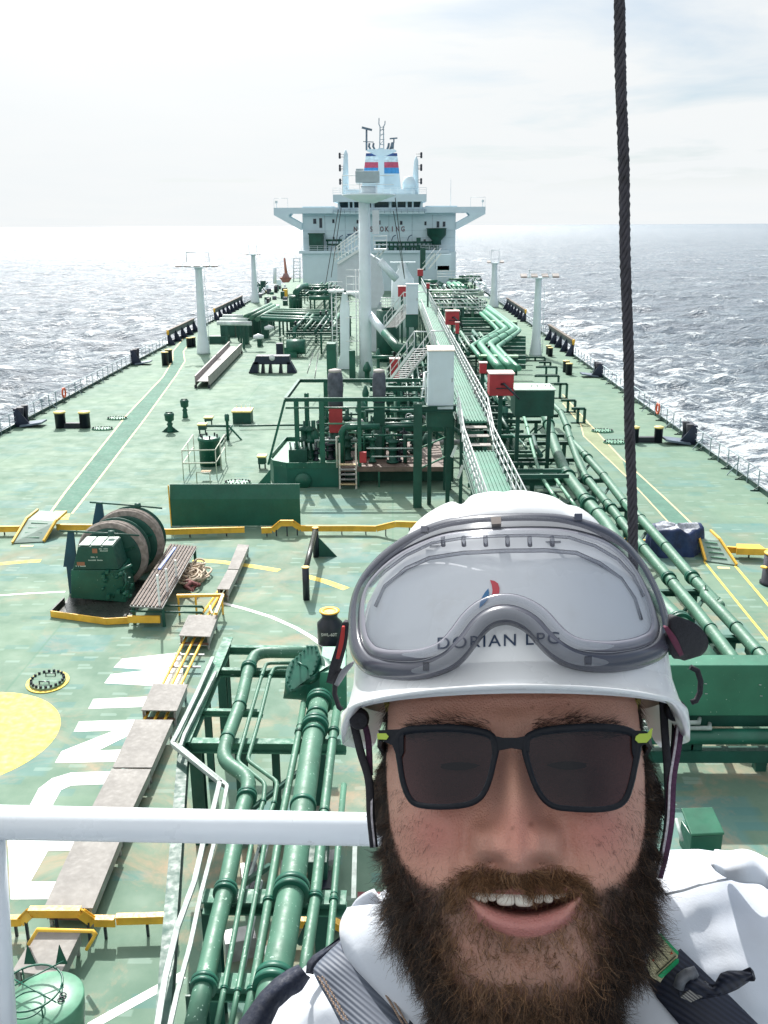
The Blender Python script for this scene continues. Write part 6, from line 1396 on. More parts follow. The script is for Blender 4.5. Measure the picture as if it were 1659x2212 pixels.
# stays (thin wires) of the crane
t = prot('crane_wire', 'thin black crane wires sloping past the bridge front', 'wire', mq(170, 400, 92))
for (f0, a, f1, b_, Ya, Yb_) in ((A, (520, 690), W, (40, 880), 88, 95), (A, (540, 680), W, (110, 800), 88, 95), (A, (905, 610), W, (1055, 820), 86, 100), (A, (893, 700), W, (1050, 800), 86, 100), (E, (455, 0), E, (415, 135), 80, 74), (E, (490, 0), E, (465, 175), 80, 70)):
    m_ = MB(); m_.tube([qy(f0, *a, Ya), qy(f1, *b_, Yb_)], .035, 5); m_.build('strand', BLACK(), t)
# white post and red box group right behind boom
t = prot('hose_derrick', 'small pale tapering derrick post before the white house', 'derrick', qy(V, 225, 250, 120)); m_ = MB(); a = qy(V, 225, 250, 120); m_.lathe((a.x, 120, 0), [(1.6, 0), (1.4, qy(V, 225, 215, 120).z), (.6, qy(V, 225, 100, 120).z), (.7, qy(V, 225, 15, 120).z)], 12); m_.build('post', WHITE2(), t)
m_ = MB(); m_.bx(a.x - 1.6, a.x + 1.6, 119.4, 120.4, qy(V, 225, 20, 120).z, qy(V, 225, 8, 120).z); m_.build('cross_head', WHITE2(), t)
# ================================================================== PIPE CLUTTER, LEFT FAR
def pset(name, label, lines, r, z, mat=None, grp=None, legs=True):
    ps = [[pz(f_, x, y, z) for f_, x, y in ln] for ln in lines]; t = prot(name, label, 'pipes', (ps[0][0].x, ps[0][0].y, 0), grp)
    for p in ps:
        m_ = MB(); m_.tube(p, r, 10); m_.build('pipe_run', mat or PGREEN(), t)
        if legs:
            a, b_ = p[0], p[-1]; n_ = max(2, int((b_ - a).length / 7))
            for k in range(n_): q = a.lerp(b_, (k + .5) / n_); m_ = MB(); m_.beam((q.x, q.y, 0), (q.x, q.y, z - r), .22, .22, (0, 1, 0)); m_.build('leg', DGREEN(), t)
    return t
ct = 'transverse pipe bundles on the left deck'
pset('transverse_pipes', 'bundle of long green cross pipes left of the mast, near', [((B, 730, y0), (B, 1220, y0 + 22)) for y0 in (580, 596)] + [((B, 760, y0), (B, 1215, y0 + 14)) for y0 in (562,)], .28, 2.6, GREEN(), ct)
pset('transverse_pipes', 'bundle of long green cross pipes left of the mast, far', [((B, 800, y0), (B, 1200, y0 + 12)) for y0 in (535, 548)], .25, 2.6, PGREEN(), ct)
pset('transverse_pipes', 'dark cross pipes before the white house on the left', [((B, 1010, y0), (B, 1195, y0 + 6)) for y0 in (372, 385)] + [((B, 1050, y0), (B, 1190, y0)) for y0 in (418, 455)], .3, 3.2, GREEN(), ct)
pset('manifold_pipes', 'green manifold pipes reaching towards the left deck edge', [((B, 620, 585), (B, 790, 500)), ((B, 660, 590), (B, 815, 510)), ((B, 700, 600), (B, 840, 520))], .3, 2.6, PGREEN())
pset('manifold_spools', 'white topped manifold spools by the left lamp mast', [((B, 430, 625), (B, 660, 628)), ((B, 450, 602), (B, 630, 606)), ((B, 470, 580), (B, 600, 583))], .26, 2.9, paint('spool_pale', (.55, .62, .6), .4))
t = prot('manifold_stand', 'dark manifold supports and tray behind the left lamp mast', 'stand', pz(B, 560, 760)); random.seed(31)
for (u0, u1, vt, vb) in ((370, 500, 715, 765), (455, 480, 640, 760), (500, 545, 630, 720), (605, 630, 600, 770), (660, 720, 600, 700), (730, 770, 610, 730), (700, 725, 715, 785), (920, 985, 620, 690), (1040, 1100, 620, 700), (560, 600, 640, 720), (640, 660, 600, 720), (790, 800, 600, 650)):
    m_ = MB(); vbox(m_, B, u0, u1, vt, vb, 1.2); m_.build('support', DGREEN(), t)
for (u, v) in ((708, 715), (780, 655), (730, 572)): m_ = MB(); p = pz(B, u, v, 1.6); m_.lathe(tuple(p), [(.6, -.25), (.6, .1), (.01, .3)], 12); m_.build('valve_top', WHITE(), t)
t = prot('round_tank', 'dark green round tank before the white house on the left', 'tank', pz(B, 955, 530)); m_ = MB(); cyl(m_, B, 955, 90, 440, 530, [(1, 0), (1, .9), (.9, .97), (.01, 1)], 20); m_.build('shell', GREEN(), t)
p = pz(B, 1100, 520); m_ = MB(); m_.tube([pz(B, 960, 420, 3.4), pz(B, 990, 385, 3.6), pz(B, 1030, 372, 3.6)], .5, 12); m_.build('elbow', GREEN(), t)
t = prot('side_clutter', 'vent posts, reels and small fittings near the left far deck edge', 'deck fittings', pz(B, 800, 420))
random.seed(33)
for k in range(26):
    u, v = random.uniform(700, 900), random.uniform(380, 520); 
    m_ = MB(); w = random.uniform(10, 34); hgt = random.uniform(12, 55)
    if k % 3: vbox(m_, B, u, u + w, v - hgt, v, random.uniform(.5, 2))
    else: cyl(m_, B, u, w, v - hgt, v, None, 12)
    m_.build('fitting', random.choice([DGREEN(), GREEN(), BLACK(), WHITE2(), YEL() if k < 4 else DGREEN(), TARP()]), t)
for (u0, v0, u1, v1) in ((700, 350, 765, 420), (705, 420, 770, 350)): m_ = MB(); m_.tube([qy(B, u0, v0, 165), qy(B, u1, v1, 165)], .1, 6); m_.build('frame_bar', DGREEN(), t)
# orange rescue boat davit far left
t = prot('rescue_boat', 'small orange rescue boat with davit near the left far corner', 'boat', qy(B, 890, 360, 196)); m_ = MB(); a = qy(B, 890, 330, 196)
m_.slab([qy(B, 848, 318, 196), qy(B, 872, 352, 196), qy(B, 910, 352, 196), qy(B, 930, 320, 196)], (0, 2, 0)); m_.build('hull', paint('boat_brown', (.30, .14, .11), .6), t)
m_ = MB(); m_.slab([qy(B, 865, 318, 196.3), qy(B, 912, 318, 196.3), qy(B, 900, 290, 196.3), qy(B, 880, 290, 196.3)], (0, 1.5, 0)); m_.build('canopy', paint('boat_canopy', (.35, .2, .2), .6), t)
m_ = MB(); m_.tube([qy(B, 900, 345, 197), qy(B, 893, 280, 197), qy(B, 883, 185, 197)], [.35, .3, .18], 8); m_.build('davit', paint('davit_orange', (.36, .15, .10), .6), t)
m_ = MB(); a = qy(B, 965, 345, 200); 
for u in (945, 988): m_.tube([qy(B, u, 350, 200), qy(B, u, 185, 200)], .12, 6)
for v in range(190, 345, 22): m_.tube([qy(B, 945, v, 200), qy(B, 988, v, 200)], .07, 5)
m_.tube([qy(B, 818, 360, 190), qy(B, 818, 250, 190)], .35, 8)
o = simple('lattice_ladder', m_, WHITE2(), 'white lattice ladder at the left corner of the white house', 'ladder')
# ================================================================== PIPE CLUTTER, RIGHT FAR (frame V)
zz_ = 2.6
gz = 'green zigzag expansion loop pipes right of the walkway'
zig = [[(1050, 1020), (1340, 850), (1370, 830), (1320, 775), (1240, 700), (1160, 625)], [(1150, 1005), (1440, 840), (1460, 820), (1400, 770), (1310, 690), (1210, 610)], [(1265, 1005), (1540, 845), (1560, 825), (1500, 770), (1390, 680), (1240, 570)], [(1360, 1030), (1600, 860), (1630, 830), (1580, 790), (1450, 690), (1250, 540)]]
low = [[(1050, 1020), (1120, 1110), (1160, 1160)], [(1150, 1005), (1240, 1120), (1330, 1220), (1400, 1300)], [(1265, 1005), (1350, 1110), (1450, 1210), (1530, 1290)], [(1360, 1030), (1430, 1110), (1560, 1240), (1620, 1290)]]
for i, (zg_, lw_) in enumerate(zip(zig, low)):
    rr = .22 if i in (0, 3) else .36
    o_ = ['left outer', 'left thick', 'right thick', 'right outer'][i]
    pipe('loop_pipe', '%s pipe of the four zigzag loop pipes' % o_, [(V, x, y) for x, y in (lw_[::-1] + zg_[1:])] if i != 0 else [(V, x, y) for x, y in (lw_[::-1] + zg_[1:])], rr, zz_, [(V, (zg_[0][0] * 2 + zg_[1][0]) / 3, (zg_[0][1] * 2 + zg_[1][1]) / 3), (V, (zg_[0][0] + 2 * zg_[1][0]) / 3, (zg_[0][1] + 2 * zg_[1][1]) / 3)], n=14, group=gz, mat=paint('loop_green', (.07, .27, .17), .35, .15, 1.0))
t = prot('loop_supports', 'pale green bearers and dark beams under the zigzag pipes', 'support frame', pz(V, 1300, 1150))
PB_ = paint('bearer_pale', (.22, .40, .24), .5, .15)
for (x0, y0, x1, y1, w) in ((1140, 1135, 1610, 1140, .9), (1260, 720, 1600, 728, .9)):
    m_ = MB(); a, b_ = pz(V, x0, y0, zz_ + .15), pz(V, x1, y1, zz_ + .15); m_.beam(a, b_, w, .12); m_.build('bearer', PB_, t); m_ = MB(); m_.beam(a + Vector((.2, .1, -.9)), b_ + Vector((0, .1, -.9)), .5, 1.5); m_.build('web', GREEN(), t)
for v in (915, 948, 990, 1040, 1085, 1150, 1200, 1262):
    x0 = 960 + (v - 905) * .9; m_ = MB(); a, b_ = pz(V, x0, v, 1.9), pz(V, 1700, v + 5, 1.9); m_.beam(a, b_, .3, .35); m_.build('cross_beam', DGREEN() if v % 3 else GREEN(), t)
for v in (640, 690, 728, 760, 812, 838, 880):
    x0 = 920 + (v - 620) * .12; m_ = MB(); a, b_ = pz(V, x0, v, 1.7), pz(V, 1250 + (v - 620) * .3, v + 3, 1.7); m_.beam(a, b_, .3, .3); m_.build('cross_beam', DGREEN() if v % 3 else GREEN(), t)
for v in (640, 690): m_ = MB(); a, b_ = pz(V, 910, v, 1.0), pz(V, 1180, v, 1.0); m_.slab([(a.x, a.y, .02), (b_.x, b_.y, .02), (b_.x, b_.y + 6, .02), (a.x, a.y + 6, .02)], (0, 0, 1.5)); m_.build('dark_floor', DGREEN(), t)  # dark slabs added to stand in for the shade under the pipes
# ladder-like side frames to the right (T/C frame)
for (x0, x1, v, h_) in ((1150, 1228, 683, 30), (1130, 1270, 715, 60), (1120, 1283, 775, 60), (1250, 1340, 828, 110), (1300, 1395, 940, 90), (1370, 1460, 995, 110), (1060, 1190, 650, 26)):
    Yd = pz(C, x1, v + h_ * .9).y; a, b_ = qy(C, x0, v, Yd), qy(C, x1, v, Yd); z0 = qy(C, x1, v + h_, Yd).z
    m_ = MB(); m_.beam(a, b_, .18, .18); m_.beam(b_, (b_.x, Yd, max(0, z0)), .18, .18, (0, 1, 0)); m_.beam((a.x, Yd, max(0, z0)), (b_.x, Yd, max(0, z0)), .18, .18); m_.beam(a.lerp(b_, .5), (a.lerp(b_, .5).x, Yd, max(0, z0)), .18, .18, (0, 1, 0)); m_.build('side_frame', DGREEN(), t)
# tray box with pale lid next to the nearest red box
Yd = 47.8; a, b_ = qy(C, 990, 920, Yd), qy(C, 1258, 868, Yd); zt_ = b_.z; t = prot('valve_house', 'dark green box with pale lid right of the nearest red box', 'box', (a.x, Yd, 0))
dp = pz(C, 1100, 828, zt_).y - Yd
m_ = MB(); m_.bx(a.x, b_.x, Yd, Yd + dp, a.z - 1.0, zt_ - .05); m_.build('body', DGREEN(), t); m_ = MB(); m_.bx(a.x - .05, b_.x + .05, Yd - .05, Yd + dp, zt_ - .045, zt_ + .02); m_.build('lid', paint('lid_pale_green', (.42, .56, .48), .45, .1), t)
for u in (1100, 1190): m_ = MB(); p = pz(C, u, 852, zt_); m_.tube([p, p + Vector((0, 0, .12)), p + Vector((.3, 0, .12)), p + Vector((.3, 0, 0))], .02, 6); m_.build('handle', STEEL(), t)
for x in (a.x + .2, b_.x - .2): m_ = MB(); m_.beam((x, Yd + .2, 0), (x, Yd + .2, a.z - 1), .2, .2, (0, 1, 0)); m_.build('leg', DGREEN(), t)
# cross bearing and dark undergrowth right of the walkway near: shadows and small pipes
t = prot('side_machinery', 'dark green pipes and valves crowded right of the walkway', 'machinery', pz(T, 1450, 900)); random.seed(41)
for k in range(60):
    x = random.uniform(WX1 + .2, WX1 + 3.4); y = random.uniform(36, 68); z = random.uniform(.4, 2.6); m_ = MB()
    if k % 2: m_.tube([(x, y, z), (x, y + random.uniform(1, 5), z), (x + random.uniform(-.6, .6), y + random.uniform(5, 6), z - random.uniform(0, .4))], random.uniform(.05, .14), 8)
    else: m_.beam((WX1, y, z), (WX1 + 3.6, y, z), .14, .18)
    m_.build('pipe_piece' if k % 2 else 'bearer', random.choice([DGREEN(), GREEN(), PGREEN(), DGREEN()]), t)
for k in range(60):
    x = random.uniform(WX0 - 5.5, WX0 - .3); y = random.uniform(52, 95); m_ = MB(); r = random.uniform(.12, .3); h = random.uniform(.6, 2.2)
    if k % 2: m_.lathe((x, y, 0), [(r * 1.5, 0), (r, .1), (r, h * .5), (r * 1.6, h * .55), (r * 1.6, h * .7), (r * .5, h)], 10)
    else: m_.tube([(x, y, h), (x + random.uniform(1, 3), y, h), (x + 3, y + .3, h * .3)], r * .6, 8)
    m_.build('valve_piece', random.choice([DGREEN(), GREEN(), GREEN(), STEEL()]), t)
for k in range(7): m_ = MB(); y = 52 + k * 5; m_.beam((WX0 - 3.4, y, 2.4), (WX0 - .1, y, 2.4), .25, .3); m_.build('bearer', GREEN(), t)
# far right clutter (V 380-1250, 90-620)
t = prot('after_manifold', 'crowded green pipes and white rails before the house on the right', 'machinery', pz(V, 800, 450)); random.seed(43)
for (x0, x1, v, m2, r) in ((530, 1130, 342, RLW, .08), (580, 820, 378, PB_, .4), (860, 1130, 395, PGREEN(), .15), (520, 1140, 352, GREEN(), .15), (780, 1020, 215, PGREEN(), .2), (550, 700, 292, GREEN(), .2), (480, 640, 240, GREEN(), .3), (900, 1160, 185, PGREEN(), .2), (560, 1000, 440, GREEN(), .2)):
    a, b_ = pz(V, x0, v, 3.2), pz(V, x1, v + 2, 3.2); m_ = MB(); m_.tube([a, b_], r, 8); m_.build('cross_pipe', m2, t)
for k in range(95):
    u = random.uniform(500, 1240); v = random.uniform(170, 600); m_ = MB()
    if k % 4 == 0: m_.tube([pz(V, u, v, 2.4), pz(V, u + random.uniform(30, 90), v + random.uniform(10, 50), 2.4)], .22, 8)
    elif k % 4 == 1: vbox(m_, V, u, u + random.uniform(15, 60), v - random.uniform(20, 60), v, 1.5)
    else: cyl(m_, V, u, random.uniform(12, 30), v - random.uniform(30, 80), v, [(1.3, 0), (1, .1), (1, .5), (1.5, .55), (1.5, .65), (.8, .8), (1.2, 1)], 10)
    m_.build('fitting', random.choice([DGREEN(), GREEN(), PGREEN(), GREEN(), PB_, BLACK(), WHITE2()]), t)
for j, (x0, y0) in enumerate(((775, 270), (840, 270), (890, 270))):
    m_ = MB(); m_.tube([pz(V, x0, y0, 2.8), pz(V, x0 + 90, y0 + 60, 2.8)], .45, 10); m_.build('loop_piece', paint('loop_green', (.07, .27, .17), .35), t)
m_ = MB(); vbox(m_, V, 720, 1005, 215, 290, 2); m_.build('pipe_box', GREEN(), t)
m_ = MB(); vbox(m_, V, 415, 460, 180, 375, 1.5); m_.build('green_pillar', GREEN(), t)
for (x0, x1, v, hh_, Yd) in ((580, 1135, 600, 140, 100), (530, 1130, 440, 90, 118), (640, 870, 220, 100, 150), (980, 1170, 230, 95, 150), (1140, 1240, 600, 170, 98)):
    a, b_ = qy(V, x0, v, Yd), qy(V, x1, v, Yd); h = qy(V, x0, v - hh_, Yd).z - a.z; white_rail([(a.x, Yd, a.z), (b_.x, Yd, a.z)], h=h, step=(b_.x - a.x) / 4, par=t, name='white_rail', bars=(.33, .66, 1.0), r=.05)
# stair up to the house right, generator boxes by the house
m_ = MB(); a, b_ = qy(A, 1090, 1090, 190), qy(A, 1175, 985, 190)
for o in (0, 1.2): m_.beam(a + Vector((o, 0, 0)), b_ + Vector((o, 0, 0)), .15, .3); m_.tube([a + Vector((o, 0, 1)), b_ + Vector((o, 0, 1))], .06, 6)
m_.build('house_stair', RLW, t)
for (u0, u1, vt, vb, m2) in ((1180, 1285, 990, 1095, CABW2), (1075, 1110, 950, 1100, DGREEN()), (1190, 1270, 1068, 1100, DGREEN())):
    m_ = MB(); a, b_ = qy(A, u0, vb, 196), qy(A, u1, vt, 196); m_.bx(a.x, b_.x, 196, 199, a.z, b_.z); m_.build('house_box', m2, t)
# left railed deck beneath white crane house right: round gallery
t = prot('round_gallery', 'white railed round gallery right of the mast', 'gallery', qy(W, 830, 1200, 96)); a, b_ = qy(W, 755, 1195, 96), qy(W, 920, 1195, 96); cx_, r = (a.x + b_.x) / 2, (b_.x - a.x) / 2
white_rail([(cx_ + r * math.cos(an), 97 + r * math.sin(an), a.z) for an in [math.pi + math.pi * k / 8 for k in range(9)]], h=qy(W, 830, 1070, 96).z - a.z, step=.9, par=t, name='gallery_rail', bars=(.33, .66, 1.0), r=.05)
m_ = MB(); m_.lathe((cx_, 97, a.z), [(r, -.3), (r, 0), (.01, .01)], 20); m_.build('floor', DGREEN(), t); m_ = MB(); m_.lathe((cx_, 97, 0), [(1.2, 0), (1.2, a.z - .3)], 16); m_.build('pedestal', DGREEN(), t)

# extra pipe racks filling the middle of the ship
def fill_rack(x0, x1, y0, y1, z, label, npipes, step, seed, vz=.5):
    r = random.Random(seed); t = prot('pipe_bridge', label, 'pipe rack', (x0, y0, 0), 'green pipe racks around the mast')
    y = y0
    while y < y1:
        m_ = MB(); m_.ibeam((x0, y, z), (x1, y, z), .2, .22, .03); m_.build('cross_beam', DGREEN(), t)
        for x in (x0 + .15, x1 - .15): m_ = MB(); m_.beam((x, y, 0), (x, y, z - .12), .16, .16, (0, 1, 0)); m_.build('leg', DGREEN(), t)
        if r.random() < .5: m_ = MB(); m_.tube([(x0, y + .6, z - .8), (x1, y + .6, z - .8)], .06, 6); m_.build('cross_line', GREEN(), t)
        y += step * r.uniform(.75, 1.25)
    for k in range(npipes):
        x = x0 + .3 + (x1 - x0 - .6) * (k + r.uniform(-.2, .2) + .5) / npipes; rr = r.choice([.07, .1, .16, .2]); zz_ = z + .14 + rr; ya = y0 + r.uniform(-.5, 3); yb_ = y1 - r.uniform(-.5, 4)
        pts = [(x, ya, 0.1), (x, ya, zz_)] if r.random() < .4 else [(x, ya, zz_)]
        if r.random() < .6: ym = r.uniform(ya + 2, yb_ - 2); dx = r.uniform(-.5, .5); pts += [(x, ym, zz_), (x + dx, ym + .6, zz_)]; x += dx
        pts += [(x, yb_, zz_)]
        m_ = MB(); m_.tube(pts, rr, 9); o = m_.build('pipe_run', r.choice([GREEN(), PGREEN(), GREEN(), DGREEN()]), t)
        for q in range(3): yy = r.uniform(ya, yb_); m_ = MB(); m_.lathe((x, yy, zz_), [(rr * 1.5, -.06), (rr * 1.5, .06)], 10, True, 'Y') if r.random() < .6 else m_.lathe((x, yy, zz_ + rr), [(.1, -.1), (.1, .3), (.22, .32), (.22, .36), (.02, .5)], 10); m_.build('valve', r.choice([DGREEN(), GREEN(), BLACK()]), t)
fill_rack(WX0 - 3.6, WX0 - .25, 57, 84, 2.3, 'green pipe rack between the thick mast and the walkway', 6, 3.2, 1)
fill_rack(WX1 + .3, WX1 + 3.2, 58, 74, 2.0, 'green pipe rack just right of the walkway in front of the middle red box', 6, 2.6, 2)
fill_rack(WX1 + .3, WX1 + 5.5, 84, 104, 2.0, 'green pipe rack right of the walkway behind the middle red box', 9, 3.0, 3)
fill_rack(-11.5, -5.2, 101, 122, 2.4, 'green pipe rack on the left behind the flared column', 9, 3.0, 4)
fill_rack(WX1 + .3, WX1 + 9, 126, 176, 2.6, 'green pipe rack far right of the walkway near the house', 12, 5.0, 5)
fill_rack(-16, -8, 150, 186, 2.6, 'green pipe rack far left in front of the house', 10, 5.0, 6)
# ================================================================== THE MAN (selfie, in shade, facing the camera)
_r0 = ray(1112, 1750).normalized()
HW_ = -_r0
HU = (RM @ Vector((1, 0, 0))); HU = (HU - HW_ * HU.dot(HW_)).normalized()
HV = HW_.cross(HU).normalized()
HO = CO + _r0 * .535
HM = Matrix((HU, HV, HW_)).transposed()             # head frame -> world
HMn = np.array(HM); HOn = np.array(HO)
def hw2(p): return HO + HM @ Vector(p)
def loc(x, y, w):
    """photo survey point on the head-frame plane w"""
    d = ray(x, y); t_ = ((HO + HW_ * w) - CO).dot(HW_) / d.dot(HW_); p = CO + d * t_ - HO
    return (p.dot(HU), p.dot(HV), w)
def loc_s(x, y, wf, n=6):
    w = 0.0
    for _ in range(n): u, v, w = loc(x, y, w); w = wf(u, v)
    return loc(x, y, w)
def npmesh(name, V_, F_, mat, parent, smooth=True, cols=None, world=False, tri=False):
    """numpy vertex/quad arrays, head frame -> object"""
    V_ = np.asarray(V_, dtype=np.float64)
    Wd = V_ if world else V_ @ HMn.T + HOn
    off = np.array(parent.location) if parent is not None else np.zeros(3)
    me = bpy.data.meshes.new(name); F_ = np.asarray(F_, dtype=np.int32); k = F_.shape[1]
    me.vertices.add(len(Wd)); me.vertices.foreach_set('co', (Wd - off).astype(np.float32).ravel())
    me.loops.add(F_.size); me.loops.foreach_set('vertex_index', F_.ravel())
    me.polygons.add(len(F_)); me.polygons.foreach_set('loop_start', np.arange(0, F_.size, k, dtype=np.int32)); me.polygons.foreach_set('loop_total', np.full(len(F_), k, dtype=np.int32))
    me.polygons.foreach_set('use_smooth', np.full(len(F_), smooth))
    if cols is not None:
        a = me.color_attributes.new('tone', 'FLOAT_COLOR', 'POINT'); c4 = np.ones((len(Wd), 4), np.float32); c4[:, :3] = cols; a.data.foreach_set('color', c4.ravel())
    me.update(calc_edges=True); me.validate()
    if mat: me.materials.append(mat)
    o = bpy.data.objects.new(name, me); scene.collection.objects.link(o)
    if parent is not None: o.parent = parent
    return o
def ih(x, xs, ys): return np.interp(x, xs, ys)
def sstep(x): x = np.clip(x, 0, 1); return x * x * (3 - 2 * x)
def gauss(u, v, u0, v0, su, sv): return np.exp(-((u - u0) / su) ** 2 - ((v - v0) / sv) ** 2)
# ---- body: head + neck, one continuous surface --------------------------------
lv = [-.26, -.20, -.150, -.125, -.112, -.10, -.085, -.06, -.03, 0, .03, .06, .09, .12, .138, .146]
hwv = [.085, .066, .060, .057, .051, .051, .059, .070, .0775, .0795, .079, .0775, .072, .055, .032, .002]
wfv = [-.045, -.055, -.060, -.052, -.030, -.008, .001, .002, .001, .000, -.001, .000, -.012, -.040, -.070, -.095]
wbv = [-.17, -.155, -.150, -.155, -.16, -.165, -.17, -.18, -.19, -.20, -.20, -.20, -.19, -.17, -.14, -.10]
mo_c = .0025
def mouth_curves(u):
    s = (u - mo_c) / .030
    return -.0432 + .0012 * s * s, -.0525 + .0108 * s * s
def face_disp(u, v):
    au = np.abs(u); d = np.zeros_like(u)
    hn = ih(v, [-.036, -.0325, -.0295, -.025, -.018, -.010, 0, .015, .030, .040, .055], [0, .010, .024, .0330, .0335, .0300, .0245, .0175, .0115, .006, 0])
    sn = ih(v, [-.033, -.027, -.020, -.010, 0, .02, .04], [.0065, .0100, .0125, .0122, .0105, .0085, .0095])
    d += hn * np.exp(-np.abs(u / sn) ** 2.2)
    for s in (-1, 1):
        d += .0150 * np.exp(-np.abs((u - s * .0158) / .0082) ** 3.2 - np.abs((v + .0165 + .12 * (np.abs(u) - .0158)) / .0088) ** 3)
        d -= .008 * gauss(u, v, s * .0105, -.0262, .0042, .0022)
        d -= .0012 * gauss(u, v, s * .0270, -.012, .0045, .008)
        d -= .012 * gauss(u, v, s * .031, .026, .018, .012)
        d += .008 * gauss(u, v, s * .031, .024, .0135, .0085)
        d -= .0025 * gauss(u, v, s * .031, .0225, .013, .0016)
        d += .004 * gauss(u, v, s * .030, .047, .024, .007)
        d += .009 * gauss(u, v, s * .043, -.006, .020, .016)
        fold = s * (.0245 + .42 * (-.012 - v)); d -= .0014 * np.exp(-((u - fold) / .0045) ** 2) * sstep((-.012 - v) / .010) * sstep((v + .056) / .014)
        d += .004 * gauss(u, v, s * .039, -.040, .012, .014)
    d += .0015 * gauss(u, v, 0, .075, .05, .02)
    vu, vl = mouth_curves(u)
    inside = sstep((vu - v) / .0018 + .5) * sstep((v - vl) / .0018 + .5) * (au < .036)
    edge = np.clip(1 - ((u - mo_c) / .0315) ** 4, 0, 1)
    d += .0035 * np.exp(-((v - (vu + .0030)) / .0028) ** 2) * edge
    d += .0048 * np.exp(-((v - (vl - .0050)) / .0048) ** 2) * edge
    d -= .0035 * np.exp(-((v - (vl - .0175)) / .0055) ** 2) * np.exp(-(u / .022) ** 2)
    d += .007 * gauss(u, v, .001, -.088, .02, .012)
    d = d * (1 - inside) - .016 * inside
    return d, inside, vu, vl, edge
NA, NV = 300, 300
aa = np.linspace(-math.pi, math.pi, NA, endpoint=False)
aa = aa - .52 * np.sin(aa)                        # denser at the front
vv = np.concatenate([np.linspace(-.26, -.11, 40, endpoint=False), np.linspace(-.11, .07, 200, endpoint=False), np.linspace(.07, .146, 60)]); NV = len(vv)
Ag, Vg = np.meshgrid(aa, vv)
hwg = ih(Vg, lv, hwv); wfg = ih(Vg, lv, wfv); wbg = ih(Vg, lv, wbv); wcg = -.085 + 0 * Vg
sn_, cs_ = np.sin(Ag), np.cos(Ag)
Ug = hwg * np.sign(sn_) * np.abs(sn_) ** .84
front = cs_ > 0
Wg = np.where(front, wcg + (wfg - wcg) * np.abs(cs_) ** .55, wcg + (wbg - wcg) * np.abs(cs_))
D_, ins, vu_, vl_, edg = face_disp(Ug, Vg)
fw = sstep(cs_ / .45)
Wg = Wg + D_ * fw
for s in (-1, 1): Ug = Ug + s * .013 * np.exp(-((Vg - .008) / .024) ** 2 - ((Wg + .092) / .014) ** 2) * (s * Ug > 0)
Pts = np.stack([Ug, Vg, Wg], -1).reshape(-1, 3)
idx = np.arange(NA * NV).reshape(NV, NA); nx = np.roll(idx, -1, 1)
Fq = np.stack([idx[:-1], nx[:-1], nx[1:], idx[1:]], -1).reshape(-1, 4)
# beard mask -------------------------------------------------------------------
def beard_mask(u, v, w):
    """0..1 density of hair, 0..1 darkness"""
    au = np.abs(u)
    top = ih(au, [0, .006, .014, .024, .032, .042, .050, .058, .066, .072, .077, .084], [-.0325, -.0310, -.0285, -.0275, -.034, -.038, -.037, -.033, -.024, -.008, .030, .075])
    m = sstep((top - v) / .009 + .3)
    vu, vl = mouth_curves(u)
    lipz = ((v < vu + .0036) & (v > vl - .0105) & (np.abs(u - mo_c) < .033 + 0 * u))
    edge = np.clip(1 - ((u - mo_c) / .033) ** 2, 0, 1)
    lip = sstep((vu + .0010 + .002 * edge - v) / .0015 + .5) * sstep((v - (vl - .0105 * edge)) / .002 + .5) * (np.abs(u - mo_c) < .0325)
    m = m * (1 - lip)
    soul = gauss(u, v, .002, -.077, .028, .010); m = m * (1 - .15 * soul) * (1 - .25 * np.exp(-((np.abs(u - .002) - .030) / .008) ** 2 - ((v + .066) / .012) ** 2))
    dark = sstep((au - .026) / .024) * .97 + sstep((-.076 - v) / .02) * .6
    return m, np.clip(dark, 0, 1)
bm, bd = beard_mask(Pts[:, 0], Pts[:, 1], Pts[:, 2])
bm = bm * (Pts[:, 2] > -.125)
u_, v_ = Pts[:, 0], Pts[:, 1]
rs = np.random.default_rng(12)
base = np.array([.57, .315, .235])
col = np.tile(base, (len(Pts), 1))
def blend(c, m, t): m = np.clip(m, 0, 1)[:, None]; return c * (1 - m) + np.array(t) * m
red = np.zeros(len(Pts))
for s in (-1, 1): red += .75 * gauss(u_, v_, s * .044, -.012, .020, .016)
red += .55 * gauss(u_, v_, 0, -.012, .014, .018) + .25 * gauss(u_, v_, 0, .066, .06, .015)
col = blend(col, red, (.52, .185, .150))
mott = np.sin(u_ * 900 + 3 * np.sin(v_ * 700)) * np.sin(v_ * 1100 + 2 * np.sin(u_ * 800)); col = col * (1 + .035 * mott[:, None])
for (mx_, my_, r_) in ((1298, 1826, .0011), (1146, 1780, .0013), (1108, 1788, .0009), (1333, 1845, .0009), (1065, 1930, .0007), (1150, 1525, .0008), (1230, 1516, .0008)):
    a_, b_, _ = loc(mx_, my_, .01); col = blend(col, .75 * gauss(u_, v_, a_, b_, r_, r_), (.14, .045, .03))
col = blend(col, bm * (.55 + .4 * bd), (.045, .026, .018))
lipm = (np.exp(-((v_ - (vu_.ravel() + .0018)) / .0028) ** 2) + sstep((vl_.ravel() + .001 - v_) / .0015) * sstep((v_ - (vl_.ravel() - .0115)) / .002)) * edg.ravel() * (np.abs(u_ - mo_c) < .032) * (Pts[:, 2] > -.03)
col = blend(col, lipm * .75, (.46, .165, .165))
insm = ins.ravel() * (Pts[:, 2] > -.06)
col = blend(col, insm, (.055, .008, .010))
person = thing('person', HO, 'bearded man in a white hard hat and dark glasses grinning at the camera', 'person')
